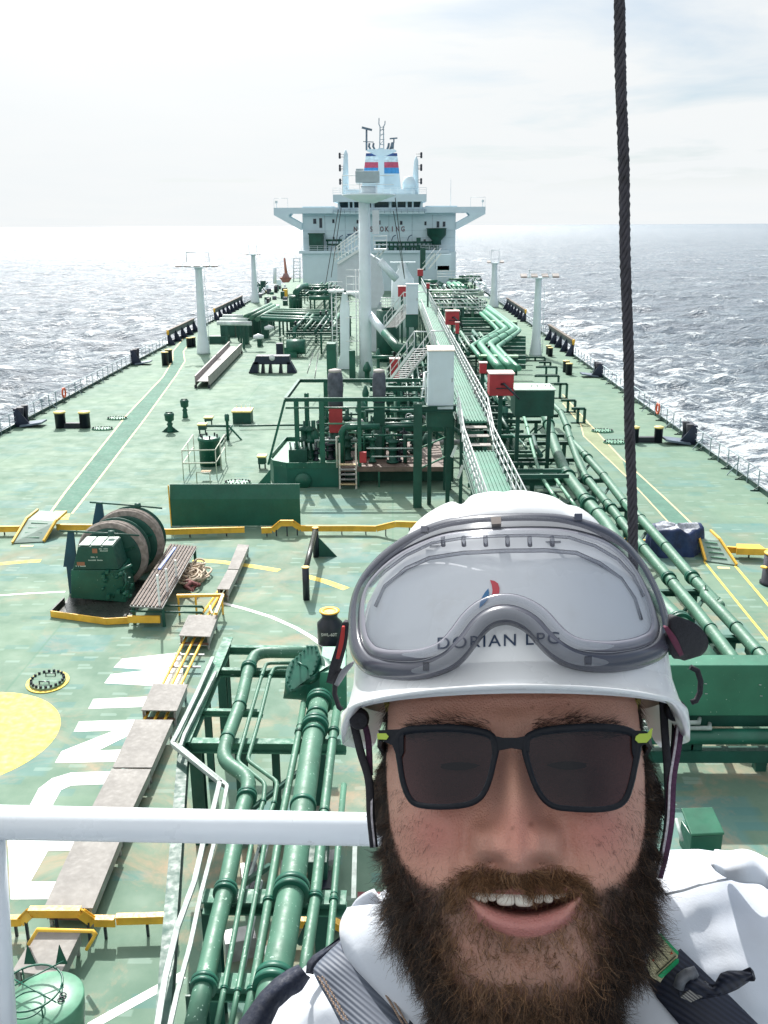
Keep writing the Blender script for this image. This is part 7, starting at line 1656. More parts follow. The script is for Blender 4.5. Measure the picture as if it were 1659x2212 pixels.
def skin_mat():
    m = bpy.data.materials.new('skin'); nt, b, out = nodes(m)
    at = nt.nodes.new('ShaderNodeVertexColor'); at.layer_name = 'tone'
    n = noise(nt, 260, 4, .6); n2 = noise(nt, 38, 4, .6)
    c = mixc(nt, ramp(nt, n2.outputs[0], .35, .7, 0, .22), at.outputs[0], (.36, .12, .09))
    c2 = mixc(nt, ramp(nt, n.outputs[0], .60, .72, 0, .25), c, (.22, .08, .05))
    nt.links.new(c2, b.inputs['Base Color']); b.inputs['Roughness'].default_value = .40
    b.inputs['Specular IOR Level'].default_value = .45
    b.inputs['Subsurface Weight'].default_value = .12; b.inputs['Subsurface Radius'].default_value = (.9, .35, .2); b.inputs['Subsurface Scale'].default_value = .004
    vo = nt.nodes.new('ShaderNodeTexVoronoi'); vo.inputs['Scale'].default_value = 900
    tcc = nt.nodes.new('ShaderNodeTexCoord'); nt.links.new(tcc.outputs['Object'], vo.inputs['Vector'])
    bump(nt, b, vo.outputs['Distance'], .5, .0008); return m
body = npmesh('body', Pts, Fq, skin_mat(), person, True, col)
# ---- hair strands ---------------------------------------------------------------
nr = np.zeros((len(Pts), 3))
P0, P1, P3 = Pts[Fq[:, 0]], Pts[Fq[:, 1]], Pts[Fq[:, 3]]
fn = np.cross(P1 - P0, P3 - P0); area = np.linalg.norm(fn, axis=1); fnn = fn / (area[:, None] + 1e-12)
cen = Pts[Fq].mean(1)
def strands(name, wts, count, lenf, dirf, colf, mat, rad_=.00011, curl=.33, seg=6, seed=1, grav=.12, rj=.4):
    r = np.random.default_rng(seed); pr = wts * area; pr = pr / pr.sum(); fi = r.choice(len(pr), count, p=pr)
    a, b_ = r.random(count)[:, None], r.random(count)[:, None]
    q = Pts[Fq[fi]]; root = (q[:, 0] * (1 - a) + q[:, 1] * a) * (1 - b_) + (q[:, 3] * (1 - a) + q[:, 2] * a) * b_
    n = fnn[fi]; L_ = lenf(root) * (1 - rj + 2 * rj * r.random(count)); d = dirf(root, n) + r.normal(0, .28, (count, 3)); d /= np.linalg.norm(d, axis=1)[:, None]
    cv = r.normal(0, 1, (count, 3)); cv2 = r.normal(0, 1, (count, 3)); ph = r.random(count) * 6.28; pts = [root - n * .0005]; p = root
    clump = np.stack([np.sin(root[:, 0] * 420 + root[:, 1] * 300), np.cos(root[:, 1] * 380 - root[:, 0] * 200), np.sin(root[:, 1] * 500)], 1)
    for k in range(seg):
        d = d + curl * (cv * np.sin(ph + k * 1.3)[:, None] + cv2 * np.cos(ph + k * 1.7)[:, None]) * .6 + clump * curl * .35 + np.array([0, -grav, 0]); d /= np.linalg.norm(d, axis=1)[:, None]
        p = p + d * (L_ / seg)[:, None]; pts.append(p)
    pts = np.stack(pts, 1)                                    # N, seg+1, 3
    tan = np.gradient(pts, axis=1); tan /= np.linalg.norm(tan, axis=2)[..., None] + 1e-9
    s1 = np.cross(tan, np.array([.3, .2, 1.0])); s1 /= np.linalg.norm(s1, axis=2)[..., None] + 1e-9; s2 = np.cross(tan, s1)
    taper = np.linspace(1, .35, seg + 1)[None, :, None] * rad_ * (.75 + .5 * r.random(count))[:, None, None]
    ring_ = [pts + taper * (s1 * math.cos(t) + s2 * math.sin(t)) for t in (0, 2.094, 4.189)]
    Vv = np.stack(ring_, 2).reshape(-1, 3); base_ = (np.arange(count) * (seg + 1) * 3)[:, None, None] + (np.arange(seg) * 3)[None, :, None] + np.arange(3)[None, None, :]
    nxt = (np.arange(count) * (seg + 1) * 3)[:, None, None] + (np.arange(seg) * 3)[None, :, None] + np.array([1, 2, 0])[None, None, :]
    Ff = np.stack([base_, nxt, nxt + 3, base_ + 3], -1).reshape(-1, 4)
    c = np.clip(colf(root, r), 0, 1); cc = np.repeat(c, (seg + 1) * 3, axis=0)
    return npmesh(name, Vv, Ff, mat, person, True, cc)
def hair_mat():
    m = bpy.data.materials.new('hair'); nt, b, out = nodes(m); at = nt.nodes.new('ShaderNodeVertexColor'); at.layer_name = 'tone'
    nt.links.new(at.outputs[0], b.inputs['Base Color']); b.inputs['Roughness'].default_value = .45; b.inputs['Specular IOR Level'].default_value = .35
    return m
HAIR = hair_mat()
cm_, cdk = beard_mask(cen[:, 0], cen[:, 1], cen[:, 2]); cm_ = cm_ * sstep((cen[:, 2] + .14) / .03)
def bcol(root, r):
    m, dk = beard_mask(root[:, 0], root[:, 1], root[:, 2]); ging = np.array([.25, .135, .068]); drk = np.array([.020, .014, .012])
    dk = np.clip(dk + r.normal(0, .22, len(dk)), 0, 1)[:, None]; c = ging * (1 - dk) + drk * dk
    c = c * (.28 + 1.45 * r.random(len(root)) ** 1.3)[:, None]; pale = (r.random(len(root)) < .05)[:, None]; return np.where(pale, c * 1.2 + np.array([.12, .09, .06]), c)
def bdir(root, n):
    u, v = root[:, 0], root[:, 1]; must = np.exp(-((v + .034) / .010) ** 2) * (np.abs(u) < .035)
    d = n * .55 + np.stack([np.sign(u) * (.12 - .5 * sstep((-.06 - v) / .04)), -np.ones_like(u) * .9, np.zeros_like(u)], 1)
    dm = n * .45 + np.stack([np.sign(u) * (.5 + 14 * np.abs(u)), -np.ones_like(u) * .6, np.zeros_like(u)], 1)
    return d * (1 - must)[:, None] + dm * must[:, None]
def blen(root):
    u, v = root[:, 0], root[:, 1]; au = np.abs(u); must = np.exp(-((v + .034) / .010) ** 2) * (au < .04)
    l = .006 + .009 * sstep((-.035 - v) / .05) + .008 * sstep((au - .052) / .02) * sstep((.0 - v) / .05)
    l = l * (1 - must) + .0090 * must
    nearlip = np.exp(-((v + .072) / .012) ** 2) * (au < .03); return l * (1 - .5 * nearlip) * (1 - .25 * sstep((-.075 - v) / .02))
wt_ = cm_ * (.45 + 1.0 * cdk + 4.2 * np.exp(-((cen[:, 1] + .034) / .010) ** 2) * (np.abs(cen[:, 0]) < .04))
strands('beard', wt_, 96000, blen, bdir, bcol, HAIR, .000125, .62, 7, 3, .12, .6)
stub = sstep((np.abs(cen[:, 0]) - .030) / .03) * (cen[:, 1] < .012) * (cen[:, 1] > -.07) * (1 - cm_) * (cen[:, 2] > -.09)
strands('cheek_stubble', stub + 1e-6, 600, lambda r: .0032 + 0 * r[:, 0], bdir, bcol, HAIR, .00008, .3, 4, 5)
sb = sstep((np.abs(cen[:, 0]) - .0735) / .003) * (cen[:, 1] > -.01) * (cen[:, 1] < .085) * (cen[:, 2] > -.12) * (cen[:, 2] < -.02 + .0)
strands('hair', sb + 1e-6, 5000, lambda r: .009 + 0 * r[:, 0], lambda p, n: n * .35 + np.stack([0 * p[:, 0], -.8 + 0 * p[:, 0], -.5 + 0 * p[:, 0]], 1), lambda p, r: np.tile([.016, .011, .009], (len(p), 1)) * (.6 + .9 * r.random(len(p)))[:, None], HAIR, .00013, .2, 5, 6)
def brow(u, v): au = np.abs(u); line = .0425 + .0030 * np.sin(np.clip((au - .012) / .045, 0, 1) * 3.14) ; return np.exp(-((v - line) / .0036) ** 2) * (au > .010) * (au < .058)
strands('eyebrow', brow(cen[:, 0], cen[:, 1]) * (cen[:, 2] > -.05) + 1e-9, 1500, lambda r: .007 + 0 * r[:, 0], lambda p, n: n * .35 + np.stack([np.sign(p[:, 0]) * .9, .25 + 0 * p[:, 0], 0 * p[:, 0]], 1), lambda p, r: np.tile([.03, .018, .012], (len(p), 1)) * (.6 + .8 * r.random(len(p)))[:, None], HAIR, .0001, .15, 4, 7, .02)
# ---- eyes (narrowed, behind the dark lenses), teeth, tongue ------------------------
class HB(MB):
    """mesh builder taking head-frame coordinates"""
    def buildh(s, name, mat, parent, bevel=0.0):
        s.v = [tuple(hw2(v)) for v in s.v]; return s.build(name, mat, parent, bevel)
eye_m = paint('eye_dark', (.012, .009, .008), .45, .2, 50, bmp=0)
for s in (-1, 1):
    mb = HB(); n_ = 14; vs = []; fs = []
    for i in range(n_ + 1):
        x = -1 + 2 * i / n_; vs += [(s * .031 + x * .0125, .0240 + .0018 * (1 - x * x), -.0008), (s * .031 + x * .0125, .0236 - .0022 * (1 - x * x), -.0008)]
        wv = lambda: 0
    w0 = float(np.interp(0, [0], [0]))
    vs2 = []
    for (u, v, w) in vs:
        base_w = -.085 + (.0 + .085) * (1 - min(1, abs(u) / .0768) ** 2.2) ** .31 ; dd = float(face_disp(np.array([u]), np.array([v]))[0][0]); vs2.append((u, v, base_w + dd + .0012))
    for i in range(n_): fs.append((2 * i, 2 * i + 1, 2 * i + 3, 2 * i + 2))
    mb.add(vs2, fs, True); mb.buildh('eye', eye_m, person)
tm = paint('tooth_enamel', (.78, .76, .68), .22, .06, 300, bmp=0)
teeth = [(634, 657, 968), (656, 684, 975), (683, 713, 981), (714, 750, 974), (752, 829, 993), (831, 909, 997), (912, 953, 982), (955, 996, 981), (998, 1030, 963), (1030, 1052, 955)]
mb = HB()
for (x0, x1, yb) in teeth:
    u0, v1, _ = loc(*J(x0, 922), -.002); u1, v0, _ = loc(*J(x1, yb), -.002); uc = (u0 + u1) / 2; hw_t = (u1 - u0) / 2 * 1.02; ww = .0010 - 3.6 * (uc - mo_c) ** 2
    n_ = 8; vs = []; fs = []
    rows_ = 7
    for j in range(rows_):
        f2 = j / (rows_ - 1); v = v1 + (v0 - v1) * f2; kk = 1.02
        if j == rows_ - 1: kk *= .90
        for i in range(n_):
            x = -1 + 2 * i / (n_ - 1); edge_r = (abs(x) ** 4) * .0006 * (j / (rows_ - 1)) if j >= rows_ - 2 else 0
            vs.append((uc + x * hw_t * kk, v + edge_r, ww - .0008 * x * x - 9 * x * hw_t * (uc - mo_c) * 2 * .5 - (.0012 if j == rows_ - 1 else 0)))
    for j in range(rows_ - 1):
        for i in range(n_ - 1): a = j * n_ + i; fs.append((a, a + n_, a + n_ + 1, a + 1))
    k0 = len(vs); vs += [(u, v, w - .005) for u, v, w in vs]; fs += [tuple(q + k0 for q in f[::-1]) for f in fs[:]]
    for j in range(rows_ - 1): a = j * n_; fs.append((a, a + k0, a + n_ + k0, a + n_)); a += n_ - 1; fs.append((a, a + n_, a + n_ + k0, a + k0))
    for i in range(n_ - 1): a = (rows_ - 1) * n_ + i; fs.append((a, a + k0, a + 1 + k0, a + 1))
    mb.add(vs, fs, True)
mb.buildh('teeth', tm, person)
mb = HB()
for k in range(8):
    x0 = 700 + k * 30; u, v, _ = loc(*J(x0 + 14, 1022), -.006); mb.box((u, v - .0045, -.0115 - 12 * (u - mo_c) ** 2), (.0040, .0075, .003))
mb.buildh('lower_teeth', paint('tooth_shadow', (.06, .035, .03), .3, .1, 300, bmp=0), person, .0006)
# ================================================================== SUNGLASSES
def gw(u, v): return .0235 - 2.4 * u * u
def smooth_closed(pts, n=6):
    out = []; m = len(pts)
    for i in range(m):
        p0, p1, p2, p3 = [Vector(pts[(i + k) % m]) for k in (-1, 0, 1, 2)]
        for j in range(n):
            t_ = j / n; out.append(.5 * ((2 * p1) + (-p0 + p2) * t_ + (2 * p0 - 5 * p1 + 4 * p2 - p3) * t_ * t_ + (-p0 + 3 * p1 - 3 * p2 + p3) * t_ ** 3))
    return out
def offset_poly(pts, ds):
    """outward offset, positive = grow (ds: function of angle from centre)"""
    m = len(pts); c = sum(pts, Vector((0, 0))) / m; out = []
    for i in range(m):
        a, b_ = pts[i - 1], pts[(i + 1) % m]; tg = (b_ - a).normalized(); n = Vector((tg.y, -tg.x))
        if n.dot(pts[i] - c) < 0: n = -n
        out.append(pts[i] + n * ds(pts[i] - c))
    return out
FR_L = [(338, 300), (345, 262), (400, 248), (560, 243), (690, 260), (731, 290), (730, 350), (702, 465), (655, 530), (560, 552), (430, 548), (382, 518), (352, 430)]
FR_R = [(888, 310), (925, 264), (1040, 246), (1200, 240), (1310, 252), (1345, 280), (1345, 345), (1322, 465), (1288, 538), (1210, 563), (1080, 562), (985, 542), (925, 455)]
frame_m = paint('matt_black_frame', (.005, .007, .012), .5, .15, 60, bmp=0, spec=.25)
lime = paint('lime_tip', (.34, .46, .05), .4, .05, 50, bmp=0)
sg = thing('sunglasses', hw2((0, .03, .02)), 'black framed sunglasses with lime green tips on the man\'s face', 'sunglasses')
mb = HB()
lens_polys = []
for pl in (FR_L, FR_R):
    sp_ = [Vector(loc_s(*J(x, y), gw)[:2]) for x, y in pl]; sm = smooth_closed([(p.x, p.y) for p in sp_], 5); sm = [Vector((p[0], p[1])) for p in sm]; lens_polys.append(sm)
    out = offset_poly(sm, lambda d: .0030 + .0014 * max(0, d.y) / .02)
    m = len(sm); vs = []
    inn2 = sm
    for ring_, dw in ((inn2, -.0022), (inn2, .0004), ([a.lerp(b_, .3) for a, b_ in zip(sm, out)], .0018), ([a.lerp(b_, .75) for a, b_ in zip(sm, out)], .0018), (out, .0002), (out, -.0026)):
        vs += [(p.x, p.y, gw(p.x, p.y) + dw) for p in ring_]
    fs = [(j * m + i, j * m + (i + 1) % m, ((j + 1) % 6) * m + (i + 1) % m, ((j + 1) % 6) * m + i) for j in range(6) for i in range(m)]
    mb.add(vs, fs, True)
def hslab(mb, poly_px, wf, front, back, fn=J):
    ps = [loc_s(*fn(x, y), wf) for x, y in poly_px]; m = len(ps)
    vs = [(p[0], p[1], wf(p[0], p[1]) + front) for p in ps] + [(p[0], p[1], wf(p[0], p[1]) - back) for p in ps]
    mb.add(vs, [tuple(range(m)), tuple(range(2 * m - 1, m - 1, -1))] + [(i, (i + 1) % m, m + (i + 1) % m, m + i) for i in range(m)])
hslab(mb, [(722, 256), (780, 268), (840, 268), (898, 256), (893, 330), (862, 320), (815, 312), (765, 322), (735, 340)], gw, .0016, .002)
hslab(mb, [(240, 236), (350, 230), (350, 330), (330, 372), (302, 300), (262, 282)], gw, .0014, .003)
hslab(mb, [(1335, 236), (1400, 240), (1402, 290), (1375, 305), (1352, 380), (1338, 330)], gw, .0014, .003)
mb.buildh('front_frame', frame_m, sg)
mb = HB()
for s, (x, y) in ((-1, (250, 262)), (1, (1398, 266))):
    p = loc_s(*J(x, y), gw); pts = [Vector(p) + Vector((0, 0, -.001)), Vector((s * .0775, p[1] - .001, -.02)), Vector((s * .080, p[1] - .003, -.06)), Vector((s * .082, p[1] - .008, -.10))]
    for a, b_ in zip(pts, pts[1:]): mb.beam(a, b_, .0022, .0055, (0, 1, 0))
mb.buildh('temple_arm', frame_m, sg)
for poly in ([(238, 250), (276, 250), (288, 263), (278, 277), (240, 275)], [(1352, 262), (1366, 252), (1402, 250), (1414, 232), (1424, 226), (1418, 268), (1398, 290), (1362, 291), (1348, 277)]):
    m_ = HB(); hslab(m_, poly, gw, .0024, .0); m_.buildh('hinge_tip', lime, sg)
def lens_mat():
    m = bpy.data.materials.new('dark_lens'); m.use_nodes = True; nt = m.node_tree; nt.nodes.clear(); out = nt.nodes.new('ShaderNodeOutputMaterial')
    tr = nt.nodes.new('ShaderNodeBsdfTransparent'); tr.inputs[0].default_value = (.125, .095, .112, 1); gl_ = nt.nodes.new('ShaderNodeBsdfGlossy'); gl_.inputs['Roughness'].default_value = .03; gl_.inputs[0].default_value = (.7, .72, .8, 1)
    fr_ = nt.nodes.new('ShaderNodeFresnel'); fr_.inputs[0].default_value = 1.45; mx_ = nt.nodes.new('ShaderNodeMixShader'); nt.links.new(fr_.outputs[0], mx_.inputs[0]); nt.links.new(tr.outputs[0], mx_.inputs[1]); nt.links.new(gl_.outputs[0], mx_.inputs[2]); nt.links.new(mx_.outputs[0], out.inputs[0]); return m
LENS = lens_mat()
for sm in lens_polys:
    m_ = HB(); c = sum(sm, Vector((0, 0))) / len(sm); m = len(sm); vs = [(c.x, c.y, gw(c.x, c.y) - .0004)]
    for k in range(1, 9): vs += [(c.x + (p.x - c.x) * k / 8 * 1.01, c.y + (p.y - c.y) * k / 8 * 1.01, gw(c.x + (p.x - c.x) * k / 8, 0) - .0004) for p in sm]
    fs = [(0, 1 + i, 1 + (i + 1) % m) for i in range(m)] + [(1 + k * m + i, 1 + (k + 1) * m + i, 1 + (k + 1) * m + (i + 1) % m, 1 + k * m + (i + 1) % m) for k in range(7) for i in range(m)]
    m_.add(vs, fs, True); m_.buildh('lens', LENS, sg)
# ================================================================== HARD HAT
hl = [.060, .075, .10, .13, .155, .175, .190, .200, .2055]
hr = [.1020, .1030, .1015, .0945, .0825, .0655, .046, .026, .001]
HC = -.088
def hat_r(v): return np.interp(v, hl, hr)
def hatW(u, v):
    r = float(hat_r(min(max(v, .06), .2054))); q = 1 - min(.98, abs(u) / max(r, 1e-4)) ** 2; return HC + r * 1.10 * math.sqrt(q)
hat = thing('hard_hat', hw2((0, .12, -.05)), 'white safety helmet with goggles and blue lettering on the man\'s head', 'helmet')
na, nvv = 200, 90
aa2 = np.linspace(-math.pi, math.pi, na, endpoint=False); v2 = np.concatenate([np.linspace(.060, .17, 50, endpoint=False), .17 + .0355 * np.sin(np.linspace(0, math.pi / 2, 40))])
A2, V2 = np.meshgrid(aa2, v2); R2 = np.interp(V2, hl, hr); R2 = np.where(V2 > .17, .0702 * np.sqrt(np.clip(1 - ((V2 - .17) / .0356) ** 2, 0, 1)) ** 1.0, R2); 
r17 = np.interp(.17, hl, hr); R2 = np.where(V2 > .17, r17 * np.sqrt(np.clip(1 - ((V2 - .17) / .03551) ** 2, 0, 1)), R2)
U2 = R2 * np.sin(A2); W2 = HC + 1.10 * R2 * np.cos(A2)
rid = -.0048 * np.exp(-((U2 + .0265) / .0042) ** 2) - .0012 * np.exp(-((U2 - .0015) / .004) ** 2) - .0022 * np.exp(-((U2 - .042) / .005) ** 2) + .0008 * np.exp(-((U2 - .01) / .02) ** 2)
V2b = V2 + rid * sstep((V2 - .165) / .02)
Ph = np.stack([U2, V2b, W2], -1).reshape(-1, 3); ix = np.arange(na * len(v2)).reshape(len(v2), na); nx2 = np.roll(ix, -1, 1)
Fh = np.stack([ix[:-1], nx2[:-1], nx2[1:], ix[1:]], -1).reshape(-1, 4)
def hat_mat():
    m = bpy.data.materials.new('hat_plastic'); nt, b, out = nodes(m); n = noise(nt, 30, 6, .6); n2 = noise(nt, 7, 5, .6)
    c = mixc(nt, ramp(nt, n.outputs[0], .58, .75, 0, .3), (.78, .80, .82), (.62, .60, .56)); nt.links.new(c, b.inputs['Base Color'])
    nt.links.new(ramp(nt, n2.outputs[0], .3, .7, .16, .34), b.inputs['Roughness']); b.inputs['Specular IOR Level'].default_value = .5
    n3 = noise(nt, 220, 3); bump(nt, b, n3.outputs[0], .06, .0006); return m
HP = hat_mat()
npmesh('shell', Ph, Fh, HP, hat)
# brim: from the shell base out and down, deeper lip at the sides
nb = 120; ph = np.linspace(-2.0, 2.0, nb); rows = []
def brim_pt(p, k):
    f_ = max(0.0, math.cos(p)); s_ = abs(math.sin(p)); side = sstep((abs(p) - .95) / .5)
    r_in = np.array([.1030 * math.sin(p), .0770, HC + .1133 * math.cos(p)])
    out_w = .1105; ro = np.array([out_w * math.sin(p), .0595 + .002 * f_ - .002 * side, HC + (.1160 + .022 * f_ ** 1.3) * math.cos(p)])
    lip = np.array([out_w * math.sin(p) * .995, .0572 + .002 * f_ - .0165 * float(side), HC + (.1145 + .021 * f_ ** 1.3) * math.cos(p)])
    inn = np.array([out_w * math.sin(p) * .955, .0605 - .015 * float(side), HC + (.1085 + .016 * f_) * math.cos(p)]); back = np.array([.0975 * math.sin(p), .066, HC + .105 * math.cos(p)])
    cs = [r_in, r_in * .62 + ro * .38 + np.array([0, -.0045, 0]), r_in * .3 + ro * .7 + np.array([0, -.0035, 0]), ro, ro * .5 + lip * .5 + np.array([.0006 * math.sin(p), 0, .0006 * math.cos(p)]), lip, inn, back]
    return cs[k]
for k in range(8): rows.append([brim_pt(p, k) for p in ph])
Pb = np.array(rows).reshape(-1, 3); ib = np.arange(8 * nb).reshape(8, nb); Fb = np.stack([ib[:-1, :-1], ib[:-1, 1:], ib[1:, 1:], ib[1:, :-1]], -1).reshape(-1, 4)
npmesh('brim', Pb, Fb[:, ::-1], HP, hat)
# headband and foam
nb2 = 90; ph2 = np.linspace(-2.4, 2.4, nb2); yb = []
for vv_, rr_ in ((.050, .0805), (.066, .084), (.066, .0815), (.050, .078)): yb.append([np.array([rr_ * math.sin(p), vv_ + .014 - .017 * float(sstep((abs(p) - .62) / .12)) + .010 * float(sstep((abs(p) - 1.15) / .1)), -.085 + (rr_ + .006) * math.cos(p) * 1.03]) for p in ph2])
Py = np.array(yb).reshape(-1, 3); iy = np.arange(4 * nb2).reshape(4, nb2); Fy = np.stack([iy[:-1, :-1], iy[:-1, 1:], iy[1:, 1:], iy[1:, :-1]], -1).reshape(-1, 4)
npmesh('sweat_band', Py, Fy, paint('foam_yellow', (.52, .42, .12), .8, .1, 60), hat)
# dark vents on the crown, side slot
for (x, y) in ((985, 188), (1032, 178)):
    m_ = HB(); p = loc_s(*I(x, y), lambda u, v: hatW(u, v)); m_.lathe((0, 0, 0), [(.0045, 0), (.0045, .001), (.0001, .0012)], 16, True, 'Z'); m_.v = [(a * 1.4 + p[0], c_ * .0 + b_ * .9 + p[1] - .006, p[2] + .004 + c_) for a, b_, c_ in m_.v]; m_.buildh('vent_slot', paint('vent_grey', (.35, .37, .40), .6), hat)
# lettering on the front: reads DORIAN LPG, partly under the goggles rim
cu = bpy.data.curves.new('text', 'FONT'); cu.body = 'DORIAN LPG'; cu.space_character = 1.18; cu.offset = .006; cu.space_word = .8
to = bpy.data.objects.new('tmp', cu); scene.collection.objects.link(to); me = bpy.data.meshes.new_from_object(to.evaluated_get(bpy.context.evaluated_depsgraph_get())); bpy.data.objects.remove(to)
xs = [v.co.x for v in me.vertices]; ys = [v.co.y for v in me.vertices]; tx0, tx1, ty0, ty1 = min(xs), max(xs), 0.0, max(ys)
for v in me.vertices:
    fx_ = (v.co.x - tx0) / (tx1 - tx0); fy_ = (v.co.y - ty0) / (ty1 - ty0); x = 503 + fx_ * 470; y = 727 - fx_ * 22 - fy_ * 45
    p = loc_s(*I(x, y), hatW, 8); v.co = hw2((p[0], p[1], hatW(p[0], p[1]) + .0007)) - hat.location
me.materials.clear(); me.materials.append(paint('navy_letters', (.012, .035, .085), .4, bmp=0)); o = bpy.data.objects.new('lettering', me); scene.collection.objects.link(o); o.parent = hat
for poly, mm in (([(705, 461), (722, 464), (736, 474), (742, 492), (741, 513), (726, 519), (712, 524), (715, 500), (712, 480)], paint('logo_red', (.62, .03, .05), .4, bmp=0)), ([(699, 493), (702, 510), (699, 530), (690, 545), (672, 562), (664, 569), (666, 550), (674, 528), (686, 508)], paint('logo_blue', (.01, .16, .36), .4, bmp=0))):
    m_ = HB(); ps = [loc_s(*I(x, y), hatW, 8) for x, y in poly]; cxy = (sum(p[0] for p in ps) / len(ps), sum(p[1] for p in ps) / len(ps)); vs = [(cxy[0], cxy[1], hatW(*cxy) + .0008)] + [(p[0], p[1], hatW(p[0], p[1]) + .0008) for p in ps]; n_ = len(ps)
    m_.add(vs, [(0, 1 + i, 1 + (i + 1) % n_) for i in range(n_)]); m_.buildh('emblem', mm, hat)
# chin straps and buckles
STR = paint('strap_black', (.012, .012, .018), .7, .3, 400); STP = paint('strap_purple', (.07, .02, .06), .7, .4, 500); STW = paint('strap_white', (.55, .52, .56), .7, .3, 500)
def ribbon(fn, pts, w_px, mat, name, parent, th=.0015, bulge=.25):
    """smooth strip following (x, y, depth[, depth at right edge]) with half width in px"""
    n = len(pts); k = 5; m_ = MB()
    raw = [Vector((*fn(p[0], p[1]), p[2] * 100, (p[3] if len(p) > 3 else p[2]) * 100, (w_px[i] if isinstance(w_px, list) else w_px))) for i, p in enumerate(pts)] if False else [list(fn(p[0], p[1])) + [p[2], (p[3] if len(p) > 3 else p[2]), (w_px[i] if isinstance(w_px, list) else w_px)] for i, p in enumerate(pts)]
    R_ = np.array(raw, float); E0 = 2 * R_[0] - R_[1]; E1 = 2 * R_[-1] - R_[-2]; X_ = np.vstack([E0, R_, E1]); sm = []
    for i in range(1, n):
        for j in range(6):
            t_ = j / 6; p0, p1, p2, p3 = X_[i - 1], X_[i], X_[i + 1], X_[i + 2]; sm.append(.5 * (2 * p1 + (p2 - p0) * t_ + (2 * p0 - 5 * p1 + 4 * p2 - p3) * t_ * t_ + (3 * p1 - p0 - 3 * p2 + p3) * t_ ** 3))
    sm.append(R_[-1]); n2_ = len(sm); V_ = []
    for i in range(n2_):
        a, b_ = sm[max(0, i - 1)], sm[min(n2_ - 1, i + 1)]; tg = (b_ - a)[:2]; tg = tg / (np.linalg.norm(tg) + 1e-9); nn = np.array([-tg[1], tg[0]]); q = sm[i]
        for j in range(k + 1):
            g_ = j / k; xy = q[:2] + nn * q[4] * (1 - 2 * g_); V_.append(tuple(C3(xy[0], xy[1], q[2] * (1 - g_) + q[3] * g_ - bulge * math.sin(math.pi * g_) * q[4] * .00028)))
    kk_ = k + 1; m_.add(V_, [(i * kk_ + j, i * kk_ + j + 1, (i + 1) * kk_ + j + 1, (i + 1) * kk_ + j) for i in range(n2_ - 1) for j in range(k)], True); o = m_.build(name, mat, parent)
    so = o.modifiers.new('thick', 'SOLIDIFY'); so.thickness = th; so.offset = 0; return o
ribbon(J, [(1468, 80, .585), (1476, 220, .580), (1490, 420, .570), (1492, 620, .562), (1470, 760, .56), (1440, 860, .565)], 8, STR, 'chin_strap', hat)
ribbon(J, [(1552, 130, .59), (1532, 300, .58), (1508, 450, .568), (1500, 620, .562), (1478, 760, .56), (1450, 870, .565)], 9, STP, 'chin_strap', hat)
ribbon(J, [(1545, 130, .5885), (1524, 300, .5785), (1501, 450, .5665), (1492, 620, .5605), (1470, 760, .5585), (1444, 870, .5635)], 2.6, STW, 'strap_edge', hat, .0008, 0)
ribbon(J, [(1530, 110, .60), (1520, 300, .59), (1500, 440, .578)], 8, STR, 'chin_strap', hat)
ribbon(J, [(132, 190, .585), (165, 330, .578), (200, 450, .572), (208, 600, .565), (222, 740, .565)], 8, STR, 'chin_strap', hat)
ribbon(J, [(215, 480, .5705), (212, 600, .5635), (226, 740, .5635)], 2.2, STW, 'strap_edge', hat, .0008, 0)
ribbon(J, [(150, 120, .59), (195, 260, .585), (205, 430, .575)], 6, STP, 'chin_strap', hat)
for (x, y, r, dz) in ((158, 190, .0062, .572), (1525, 150, .007, .580)):
    m_ = MB(); c = C3(*J(x, y), dz); b0 = RM @ Vector((0, 0, 1)); m_.tube([c - b0 * .006, c, c + b0 * .003], [r, r, r * .8], 20); m_.build('strap_knob', STR, hat)
m_ = MB(); cord = [(1478, 795), (1505, 810), (1518, 850), (1515, 895), (1500, 925), (1482, 932)]; m_.tube([C3(*I(x, y), .575) for x, y in cord], .0017, 8); m_.build('cord_loop', STR, hat)
m_ = MB(); cord = [(128, 800), (108, 850), (106, 900), (122, 950), (135, 960)]; m_.tube([C3(*I(x, y), .575) for x, y in cord], .0016, 8); m_.build('cord_loop', STR, hat)
# ================================================================== GOGGLES on the helmet
def ggw(u, v): return .043 - 8.3 * u * u - .42 * max(0, v - .085) - .0 * v
OUT = [(152, 640), (162, 540), (195, 455), (252, 380), (330, 312), (425, 258), (520, 222), (620, 205), (740, 197), (860, 194), (980, 200), (1080, 222), (1170, 258), (1250, 320), (1320, 410), (1370, 510), (1400, 600), (1412, 680), (1388, 745), (1320, 785), (1230, 806), (1150, 811), (1060, 802), (990, 778), (930, 738), (885, 692), (845, 648), (805, 624), (765, 615), (722, 624), (685, 652), (645, 705), (600, 760), (550, 800), (480, 830), (410, 843), (335, 842), (260, 830), (200, 800), (162, 735)]
gog = thing('safety_goggles', hw2((0, .12, .04)), 'clear safety goggles with smoky grey rim pushed up over the helmet front', 'goggles')
outl = [loc_s(*I(x, y), ggw, 8) for x, y in OUT]; oo = smooth_closed([(p[0], p[1]) for p in outl], 4); oo = [Vector((p[0], p[1])) for p in oo]
gcen = Vector((0.0, .115))
def inset(pts, d):
    m = len(pts); out = []
    area_ = sum(pts[i].x * pts[(i + 1) % m].y - pts[(i + 1) % m].x * pts[i].y for i in range(m)); sg_ = 1 if area_ > 0 else -1
    for i in range(m):
        a, b_ = pts[i - 2], pts[(i + 2) % m]; tg = (b_ - a).normalized(); out.append(pts[i] + Vector((-tg.y, tg.x)) * sg_ * d)
    return out
